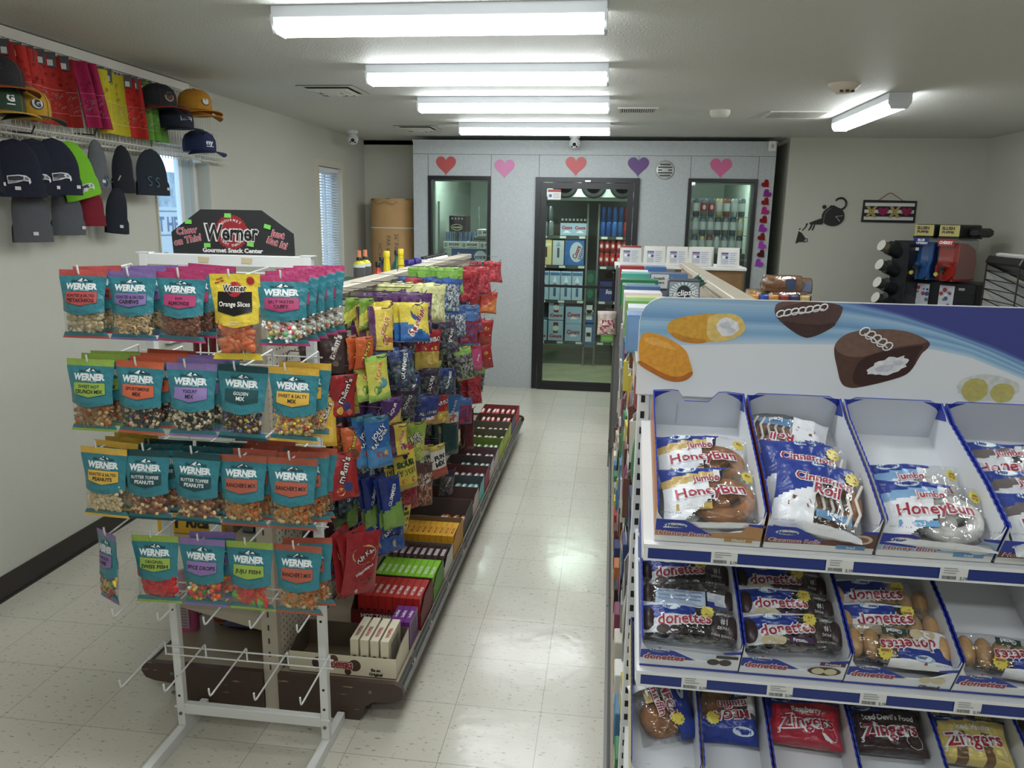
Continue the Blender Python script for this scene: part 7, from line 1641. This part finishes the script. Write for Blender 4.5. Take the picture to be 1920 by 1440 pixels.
# ================= THINGS ON THE WINDOW SIDE OF THE CANDY GONDOLA =================
def bottle(x, y, z, prof, m, capm, capz, label, r=.03, hcap=.03, lab=None, kind='bottle', sq=1):
    t = thing('bottle', label, 'bottle', (x, y, z)); MB().lathe(prof, m, 20, sy=sq).build('bottle_body', t)
    rr = prof[-1][0]; MB().lathe([(rr*1.2, 0), (rr*1.2, hcap*.9), (rr, hcap), (0, hcap)], capm, 16, c=(0, 0, capz)).build('cap', t)
    if lab:
        for (z0, z1, c, rl) in lab: MB().lathe([(rl, z0), (rl, z1)], ink(c), 20, sy=sq).build('label', t)
    return t
ZS = 1.201
oil = mat('yellow_oil', (196, 196, 40), .2); blackc, whitec = mat('cap_black', (26, 26, 28), .4), WHITE
for k, y in enumerate((3.92, 4.02)):
    t = bottle(-1.30, y, ZS, [(.028, 0), (.030, .02), (.030, .245), (.025, .258), (.013, .264), (.012, .272)], oil, blackc, .268, 'clear bottle of yellow oil with white shoulder and orange nozzle, %s' % ['nearer', 'farther'][k], lab=[(.232, .247, (226, 226, 226), .0308), (.18, .232, (90, 90, 92), .0305), (.17, .18, (226, 110, 50), .0305)], hcap=.016)
    MB().cyl((0, 0, .284), (0, 0, .318), .011, mat('nozzle_orange', (226, 140, 100), .4), 12).build('nozzle', t)
bottle(-1.27, 4.15, ZS, [(.032, 0), (.034, .02), (.034, .15), (.03, .18), (.014, .20), (.013, .22)], mat('red_fluid', (196, 60, 36), .25), blackc, .22, 'red bottle with a black cap beside the yellow oil')
yp_ = mat('yellow_plastic', (232, 206, 30), .35)
for k, y in enumerate((4.32, 4.62)):
    bottle(-1.27, y, ZS, [(.042, 0), (.044, .03), (.040, .10), (.020, .19), (.015, .27)], yp_, yp_, .265, 'slender bright yellow bottle, %s of two' % ['nearer', 'farther'][k], hcap=.035, lab=[(.02, .09, (60, 60, 60), .0445)] if k == 0 else None)
bottle(-1.33, 4.42, ZS, [(.028, 0), (.03, .17), (.014, .20), (.013, .23)], mat('dark_bottle', (40, 44, 50), .3), blackc, .23, 'dark bottle between the yellow bottles')
bottle(-1.36, 4.85, ZS, [(.034, 0), (.036, .18), (.014, .22), (.013, .25)], mat('green_bottle', (40, 96, 70), .3), blackc, .25, 'green bottle with a black cap behind the second yellow bottle')
bluep = mat('blue_plastic', (48, 40, 130), .35)
for k, y in enumerate((4.82, 5.02)): bottle(-1.27, y, ZS, [(.04, 0), (.042, .02), (.042, .13), (.03, .17), (.026, .20)], bluep, bluep, .195, 'violet-blue bottle, %s of two' % ['nearer', 'farther'][k], hcap=.03)
bottle(-1.24, 4.72, ZS, [(.04, 0), (.042, .02), (.042, .13), (.03, .155), (.02, .16)], mat('red_label_can', (150, 50, 46), .35), blackc, .155, 'short red bottle with black lid before the blue ones', hcap=.02)
for k in range(8):
    bottle(-1.25, 5.14+k*.088, ZS, [(.038, 0), (.04, .02), (.04, .195), (.028, .21), (.02, .215)], mat('jug_white', (222, 222, 218), .4), blackc, .213, 'white bottle with a flat black cap, %s' % place[k], hcap=.016)
gm = mat('carton_green', (30, 84, 68), .45)
t = thing('oil_carton', 'long dark green carton with a white end lying behind the gondola cap', 'carton', (-1.40, 3.52, ZS), -.12)
MB().box(-.09, .0, 0, .09, .55, .17, gm, .003).build('box', t); MB().box(-.088, -.0015, .003, .088, 0, .167, ink((226, 222, 218))).build('end_label', t); f_ = lambda u, v, q: (u, -.002-q, v)
b = MB(); b.text('MAX', .06, ink((190, 40, 50)), 0, .09, f_, .001, .3, .04); b.flat(rectp(-.08, .01, .02, .04), ink((190, 40, 60)), f_, .0006); b.build('end_print', t)
t = thing('yellow_carton', 'yellow carton with black script lettering on the middle shelf behind the rack', 'carton', (-1.40, 2.36, .601), .0); ym = mat('carton_amber', (226, 176, 40), .45)
MB().box(-.14, 0, 0, .10, .30, .085, ym, .002).box(.101, .02, 0, .13, .30, .078, mat('carton_side', (150, 130, 110), .6)).build('box', t)
b = MB(); f_ = lambda u, v, q: (u, -.001-q, v); b.text('Rica', .05, ink((30, 26, 26)), .01, .045, f_, .001, 0, .04, .2); b.flat([(-.085, .065), (-.05, .065), (-.05, .055), (-.06, .05), (-.062, .02), (-.072, .02), (-.072, .05), (-.085, .052)], ink((30, 26, 26)), f_, .001); b.flat(rectp(.055, 0, .10, .085), ink((226, 226, 222)), f_, .0008); b.build('print', t)
tag(MB().box(-1.245, 2.40, .601, -1.205, 2.60, .65, ink((70, 76, 80)), .002).box(-1.245, 2.399, .61, -1.205, 2.40, .64, ink((110, 116, 120))).build('small_carton'), 'dark grey carton on the middle shelf right of the yellow carton', 'carton')
tag(MB().box(-1.200, 2.40, .601, -1.150, 2.60, .645, ink((90, 120, 136)), .002).build('small_carton'), 'blue-grey carton on the middle shelf beside the upright', 'carton')
pk = mat('pink_plastic', (206, 96, 150), .3)
t = thing('detergent_bottle', 'pink detergent bottle with a frosted cap on the base deck behind the rack', 'bottle', (-1.555, 2.52, .137)); MB().lathe([(.045, 0), (.048, .01), (.048, .12), (.036, .15), (.02, .17)], pk, 20, sy=.7).build('bottle_body', t)
MB().lathe([(.03, .165), (.034, .18), (.034, .215), (.026, .235), (0, .24)], mat('cap_frosted', (190, 150, 176), .3), 16).build('cap', t); b = MB(); b.box(-.03, -.0345, .02, .03, -.0335, .115, ink((176, 150, 166))); [b.box(-.024, -.035, .10-k*.012, .02, -.0346, .103-k*.012, ink((120, 96, 116))) for k in range(7)]; b.build('label', t)
t = thing('canister', 'round canister with an orange lid beside the pink bottle', 'canister', (-1.455, 2.62, .137)); MB().lathe([(.042, 0), (.042, .09)], mat('canister_grey', (130, 134, 134), .4), 20).build('body', t); MB().lathe([(.043, .09), (.043, .125), (0, .13)], mat('lid_orange', (176, 70, 50), .4), 20).build('lid', t); MB().lathe([(.0425, .0), (.0425, .012)], mat('lid_orange', (176, 70, 50), .4), 20).build('base_ring', t)
for k, z in enumerate((0, .035, .068)):
    o = bag_mesh(.20, .15, .034, solid((52+k*8, 48+k*4, 120+k*10)), [], seed=60+k, hang=False, rough=1.4).build('wipes_pack'); o.location = (-1.33+.02*k, 2.68+.01*k, .155+z); o.rotation_euler = (-pi/2, 0, .1*k); tag(o, 'violet-blue plastic pack, %s of the stack beside the canister' % ['lowest', 'middle', 'topmost'][k], 'plastic pack', 'stack of violet-blue packs')
jm = mat('jerky_red', (96, 24, 30), .3, bump=(40, .4))
for k in range(9):
    o = bag_mesh(.026, .12, .012, lambda u, v: jm, [('t', 'SNACK', 0, -.06, .009, pi/2, (150, 130, 126))] if False else [], nu=4, nv=8, seed=k, hang=True).build('jerky_stick'); o.location = (-1.40+.021*k, 2.45+.02*(k % 3), 1.325); o.rotation_euler = (0, 0, .1*(k % 3-1)); tag(o, 'dark red jerky stick, %s from the left under the almond bags' % (['first']+ORD[1:])[k], 'jerky stick', 'jerky sticks behind the rack')
tag(MB().tube([(-1.42, 2.46, 1.33), (-1.20, 2.46, 1.33)], .003, gw, 5).tube([(-1.31, 2.46, 1.33), (-1.15, 2.47, 1.35)], .003, gw, 5).build('hanging_bar'), 'thin bar the jerky sticks hang from', 'bar')
# ================= INSIDE THE COOLER =================
cl_ = mat('cooler_lamp', (236, 255, 244), .4, emit=COOL)
for k, x in enumerate((-.35, -1.45, .95)):
    t = thing('cooler_lamp', 'strip lamp inside the cooler, behind the %s' % ['door', 'left window', 'right window'][k], 'lamp', (x, 8.35, 2.33)); MB().box(-.30, -.05, -.02, .30, .05, 0, hous).build('housing', t); MB().box(-.28, -.035, -.045, .28, .035, -.02, cl_).build('tube', t)
t = thing('evaporator', 'white evaporator unit with three round fan guards above the cooler shelves', 'cooling unit', (-.22, 8.72, 1.92)); MB().box(-.55, 0, 0, .55, .35, .36, mat('evap_white', (196, 200, 194), .5), .005).build('housing', t)
for x in (-.31, .0, .31):
    b = MB(); b.lathe([(.14, 0), (.13, .02), (.12, .022)], blk, 28)
    for r_ in (.03, .06, .09, .12): b.lathe([(r_, .02), (r_-.003, .023)], blk, 24)
    b.lathe([(.13, .001), (0, .001)], mat('fan_dark', (60, 64, 62), .5), 24); b.build('fan_guard', t, (x, -.005, .13), (pi/2, 0, 0))
wire = mat('shelf_wire', (120, 126, 122), .4, .6); tagw = ink((214, 216, 212))
CY = 8.95
def cooler_shelf(x0, x1, z, label, n=3):
    t = thing('cooler_shelf', label, 'shelf', ((x0+x1)/2, CY, z), 0, 'wire shelves in the cooler'); a = (x1-x0)/2
    b = MB(); b.box(-a, -.004, -.035, a, 0, .0, mat('rail_dark', (60, 66, 64), .5)); b.box(-a, 0, -.008, a, .5, -.001, wire); b.build('wire_deck', t)
    for k in range(n): MB().box(-a+.03+k*(2*a-.1)/max(1, n-1), -.0065, -.030, -a+.10+k*(2*a-.1)/max(1, n-1), -.0045, -.004, tagw).build('price_tag', t)
SZ = [1.50, 1.165, .765, .285]
for k, z in enumerate(SZ):
    cooler_shelf(-.84, -.30, z, 'left cooler shelf behind the door, %s from the top' % ['first', 'second', 'third', 'fourth'][k]); cooler_shelf(-.15, .62, z, 'right cooler shelf behind the door, %s from the top' % ['first', 'second', 'third', 'fourth'][k], 5)
for k, x in enumerate((-.29, -.165)): tag(MB().box(x, CY, 0, x+.02, CY+.03, 1.86, wire).build('cooler_post'), 'metal cooler shelf post, %s of the middle pair' % ['left', 'right'][k], 'shelf post')
tag(MB().box(-.86, CY+.02, 0, -.84, CY+.05, 1.86, wire).build('cooler_post'), 'metal cooler shelf post at the left behind the door', 'shelf post')
tag(MB().box(-.92, CY+.52, .2, .70, CY+.55, 1.9, mat('cooler_back_dark', (70, 76, 74), .8)).build('rack_back'), 'dark panel behind the cooler shelves', 'panel')
def cbox(x, z, w, h, c, label, prints=(), d=.3, y=CY+.01, rz=0):
    t = MB(); t.box(-w/2, 0, 0, w/2, d, h, mat('beer_%02x%02x%02x' % c, c, .4), .002); F = lambda u, v, q: (u, -q, v)
    for p in prints:
        if p[0] == 'r': t.flat(rectp(p[1]*w, p[2]*h, p[3]*w, p[4]*h), ink(p[5]), F, p[6] if len(p) > 6 else .0006)
        elif p[0] == 'm': t.flat([(p[1]*w-w*.22, p[2]*h), (p[1]*w, p[2]*h+h*.22), (p[1]*w+w*.22, p[2]*h)], ink(p[3]), F, .0008)
        elif p[0] == 't': t.text(p[1], p[4]*h, ink(p[5]), p[2]*w, p[3]*h, F, .0015, p[7] if len(p) > 7 else 0, .05, .15, width=p[6]*w if len(p) > 6 and p[6] else None)
        elif p[0] == 'c': t.flat(disc(p[1]*w, p[2]*h, p[3]*w, 20, p[4]*h), ink(p[5]), F, .001)
    o = t.build('drink_case'); o.location = (x, y, z); o.rotation_euler = (0, 0, rz); return tag(o, label, 'drink case', 'drink cases in the cooler')
CLB, CLS = (50, 96, 160), (176, 190, 204)
coors = lambda c=(220, 226, 232): [('m', 0, .28, c), ('t', 'Coors', 0, .55, .34, (176, 36, 44), .8), ('t', 'LIGHT', .05, .32, .13, (230, 232, 236), .4)]
# shelf 1
t = thing('bottle_carrier', 'two printed six-pack carriers with dark bottle necks on the top left cooler shelf', 'bottle carrier', (-.44, CY+.02, 1.501)); b = MB(); b.box(-.15, 0, 0, .15, .14, .14, ink((150, 176, 200)), .002); F = lambda u, v, q: (u, -q, v)
for u in (-.075, .075): b.text('Coors', .05, ink((176, 36, 44)), u, .09, F, .001, 0, .05, .15, width=.12); b.text('LIGHT', .02, ink((240, 240, 240)), u, .05, F, .001); b.flat([(u-.05, .03), (u, .06), (u+.05, .03)], ink((220, 226, 232)), F, .0005)
b.build('carrier', t)
for k in range(7): n_ = MB(); n_.cyl((-.13+k*.043, .05, .14), (-.13+k*.043, .05, .20), .012, BLACK, 10); n_.cyl((-.13+k*.043, .05, .165), (-.13+k*.043, .05, .19), .0128, ink((226, 226, 220)), 10); n_.build('bottle_neck', t)
def can(x, y, z, c, label, r=.03, h=.16, group='drink cans in the cooler', band=None):
    key = ('can', c, r, h, band)
    if key not in meshes:
        b = MB(); m = mat('can_%02x%02x%02x' % c, c, .3, .5); al = mat('can_silver', (190, 194, 196), .3, .9)
        b.lathe([(r*.8, 0), (r, .008), (r, h-.014), (r*.82, h)], m, 14); b.lathe([(r*.82, h), (r*.78, h-.002), (0, h-.003)], al, 14)
        if band: b.lathe([(r+.0006, h*.3), (r+.0006, h*.75)], mat('can_%02x%02x%02x' % band, band, .35), 14); b.flat(disc(0, h*.52, r*.5, 10, r*.7), ink((216, 218, 220)), lambda u, v, q: (u, -sqrt(r*r-u*u)-.001-q, v), .001)
        meshes[key] = b.mesh('drink_can')
    o = bpy.data.objects.new('drink_can', meshes[key]); C.objects.link(o); o.location = (x, y, z); return tag(o, label, 'drink can', group)
for lv in range(2):
    for k in range(2): can(-.765+k*.068, CY+.05, 1.502+lv*.165, (140, 146, 150), 'grey can on the top left cooler shelf, %s %s' % (['lower', 'upper'][lv], ['left', 'right'][k]))
for lv in range(2):
    for k in range(9):
        c_ = [(50, 100, 176), (46, 86, 156), (60, 110, 180), (50, 90, 150), (176, 50, 54), (180, 186, 190), (160, 166, 176), (60, 100, 170), (176, 180, 186)][k]
        can(-.11+k*.066, CY+.05, 1.502+lv*.165, c_, '%s can %s on the top right cooler shelf, %s layer' % (['blue', 'dark blue', 'light blue', 'navy', 'red', 'silver', 'pale', 'bright blue', 'white'][k], place[k].replace(' the viewer', ' the left').replace('nearest from', 'first from') if k else 'first from the left', ['lower', 'upper'][lv]), band=None)
# shelf 2
cbox(-.745, 1.166, .13, .29, (206, 190, 130), 'yellow tall case on the second left cooler shelf', [('r', -.1, .3, .1, .7, (60, 56, 50)), ('r', -.4, .75, .4, .85, (226, 220, 190))]); cbox(-.605, 1.166, .13, .28, (186, 190, 190), 'silver tall case beside the yellow case', [('r', -.1, .3, .1, .7, (70, 80, 90)), ('m', 0, .75, (120, 150, 190))])
cbox(-.42, 1.166, .22, .30, CLB, 'blue case with a silver mountain label on the second left shelf', [('c', .12, .5, .36, .38, CLS), ('t', 'Coors', .10, .5, .24, (170, 40, 50), .7, 1.2), ('t', 'LIGHT', .36, .45, .16, (60, 80, 120), None, 1.2)])
for lv in range(2):
    for k in range(11): can(-.115+k*.066, CY+.05, 1.167+lv*.15, (170, 44, 46), 'red can on the second right cooler shelf, %s layer, %s' % (['lower', 'upper'][lv], 'first from the left' if k == 0 else '%s from the left' % ORD[k]), h=.145, band=(190, 60, 56))
# shelf 3
for lv in range(2):
    for k, x in enumerate((-.765, -.635, -.505, -.375)): cbox(x, .766+lv*.135 if False else .766+lv*.0, .122, .33 if lv == 0 else .1, (170, 190, 206), 'light blue case on the third left shelf, %s from the left' % ['first', 'second', 'third', 'fourth'][k], [('m', 0, .62, (220, 230, 236)), ('r', -.12, .12, .12, .42, (60, 90, 130)), ('r', -.45, .85, .45, .95, (60, 110, 170)), ('c', .0, .52, .2, .05, (60, 100, 160))]) if lv == 0 else None
cbox(.0, .766, .24, .22, (40, 44, 110), 'dark blue case on the third right shelf', [('t', 'Ice', 0, .5, .3, (200, 206, 220), .4), ('r', -.5, .46, .5, .5, (24, 28, 70))])
for lv in range(2): cbox(.20, .766+lv*.16, .13, .15, (206, 196, 120), 'small yellow case right of the dark blue one, %s' % ['lower', 'upper'][lv], [('r', -.3, .2, .1, .8, (230, 230, 224))])
# shelf 4 and between
for k, (x, z) in enumerate(((-.80, .286), (-.61, .286), (-.61, .53))): cbox(x, z, .175, .235, (160, 182, 200), 'pale case with a brown bottle picture, %s' % ['lower left one', 'lower middle one', 'stacked upper one'][k], [('r', -.16, .38, .16, .92, (110, 50, 34)), ('c', 0, .62, .2, .14, (210, 214, 216)), ('t', 'Coors', .0, .24, .22, (170, 36, 44), .85)])
for k, z in enumerate((.286, .49)): cbox(-.405, z, .19, .20, (150, 176, 200), 'pale blue printed case, %s of the right stack on the lowest left shelf' % ['lower', 'upper'][k], coors())
for k, z in enumerate((.10, .36)): cbox(-.225, z+.15, .125, .24, (60, 100, 160), 'blue case with a white can picture between the shelves, %s' % ['lower', 'upper'][k], [('r', -.28, .15, .28, .85, (216, 222, 226)), ('r', -.2, .4, .2, .6, (60, 110, 160))])
tag(MB().box(-.29, CY, .22, -.16, CY+.3, .249, wire).build('cooler_stand'), 'low wire stand between the cooler shelves', 'stand')
cbox(.02, .286, .20, .20, (110, 176, 60), 'bright green case on the lowest right shelf', [('r', -.4, .1, .4, .3, (150, 200, 90))])
cbox(.22, .286, .15, .24, (60, 110, 170), 'blue case behind the wrapped snack bag on the lowest right shelf', [])
cbox(-.225, .94, .12, .17, (20, 70, 50), 'dark green case in the middle gap, upper', [('c', 0, .5, .3, .3, (40, 110, 80))]); cbox(-.225, .76, .12, .17, (20, 66, 48), 'dark green case in the middle gap, lower', [('c', 0, .5, .3, .3, (40, 110, 80))]); cbox(-.225, .62, .12, .13, (36, 36, 38), 'black and white case in the middle gap', [('r', -.4, .1, .4, .3, (206, 206, 206)), ('t', 'WC', 0, .6, .3, (210, 210, 210))])
tag(MB().box(-.29, CY, .60, -.16, CY+.3, .619, wire).build('cooler_stand'), 'upper wire stand between the cooler shelves', 'stand')
# left window contents
t = thing('cooler_rack', 'stand carrying the cases behind the left cooler window', 'rack', (-1.62, 8.35, 0)); MB().box(-.20, 0, 0, .40, .5, 1.0, mat('pallet_dark', (70, 74, 74), .7)).build('base', t); MB().cyl((-.235, -.05, 0), (-.235, -.05, 1.85), .012, wire, 8).build('post', t); MB().cyl((.14, .3, 1.0), (.14, .3, 1.80), .010, wire, 8).build('post', t)
LY = 8.36
cbox(-1.53, 1.001, .40, .17, (60, 110, 190), 'bright blue case at the bottom of the left cooler window', [('r', .28, .1, .42, .9, (216, 220, 224)), ('r', -.1, .7, .1, .85, (40, 80, 140))], y=LY)
cbox(-1.53, 1.172, .40, .18, (50, 84, 136), 'blue case with upside down lettering behind the left cooler window', [('c', .30, .55, .17, .36, (206, 212, 216)), ('t', 'BUSCH', .30, .5, .22, (50, 60, 90), .30, pi), ('c', -.3, .45, .05, .36, (200, 206, 210)), ('r', -.5, 0, .5, .14, (90, 140, 190))], y=LY)
for k, x in enumerate((-1.72, -1.52, -1.32)): cbox(x, 1.353, .195, .075, (206, 208, 206), 'white case reading incline, %s of the lower row' % ['left', 'middle', 'right'][k], [('t', 'INCLINE', .1, .6, .42, (60, 64, 66), .58), ('r', -.15, .12, .4, .2, (90, 94, 96)), ('c', -.36, .5, .1, .34, (150, 154, 150))], y=LY-.01)
cbox(-1.42, 1.430, .16, .06, (120, 124, 124), 'grey slim case under the upper white case', [('r', -.4, .3, .4, .6, (60, 64, 66))], y=LY); cbox(-1.345, 1.492, .20, .07, (206, 208, 206), 'white case reading incline, the single upper one', [('t', 'INCLINE', .1, .55, .5, (60, 64, 66), .58), ('c', -.36, .5, .1, .34, (150, 154, 150))], y=LY)
for k in range(7): can(-1.78+k*.05, LY+.05, 1.430, (96, 116, 150) if k != 2 else (70, 80, 96), 'small blue-grey can in the row under the dark carrier, %s' % ('first from the left' if k == 0 else ORD[k]+' from the left'), .022, .10)
cbox(-1.67, 1.532, .18, .17, (50, 30, 42), 'dark maroon bottle carrier with an oval label behind the left window', [('c', -.02, .28, .36, .2, (206, 190, 150)), ('c', -.02, .28, .32, .16, (40, 26, 36)), ('t', "KILLIAN'S", -.02, .28, .14, (206, 206, 206), .5)]+[('c', -.3+q*.2, .82, .05, .06, (180, 170, 190)) for q in range(4)], y=LY+.02)
# right window contents: three layers of tall cans
tag(MB().box(.72, 8.18, 0, 1.36, 8.6, 1.36, mat('pallet_dark', (70, 74, 74), .7)).build('can_stand'), 'dark stand under the tall cans behind the right cooler window', 'stand')
for lv in range(3):
    tag(MB().box(.72, 8.19, 1.361+lv*.185, 1.36, 8.4, 1.366+lv*.185, wire).build('can_layer'), 'thin divider under the %s layer of tall cans' % ['lowest', 'middle', 'top'][lv], 'divider')
    for k in range(8):
        c_ = [(120, 126, 130), (96, 110, 130), (206, 190, 150), (150, 96, 96), (180, 186, 190), (110, 116, 130), (150, 156, 160), (90, 96, 110)][(k+lv*3) % 8]
        can(.765+k*.075, 8.23, 1.367+lv*.185, c_, 'tall can behind the right cooler window, %s layer, %s' % (['lowest', 'middle', 'top'][lv], 'first from the left' if k == 0 else ORD[k]+' from the left'), .034, .178, band=(176, 46, 52) if (lv == 2 and k in (0, 2, 3)) else (206, 208, 210))
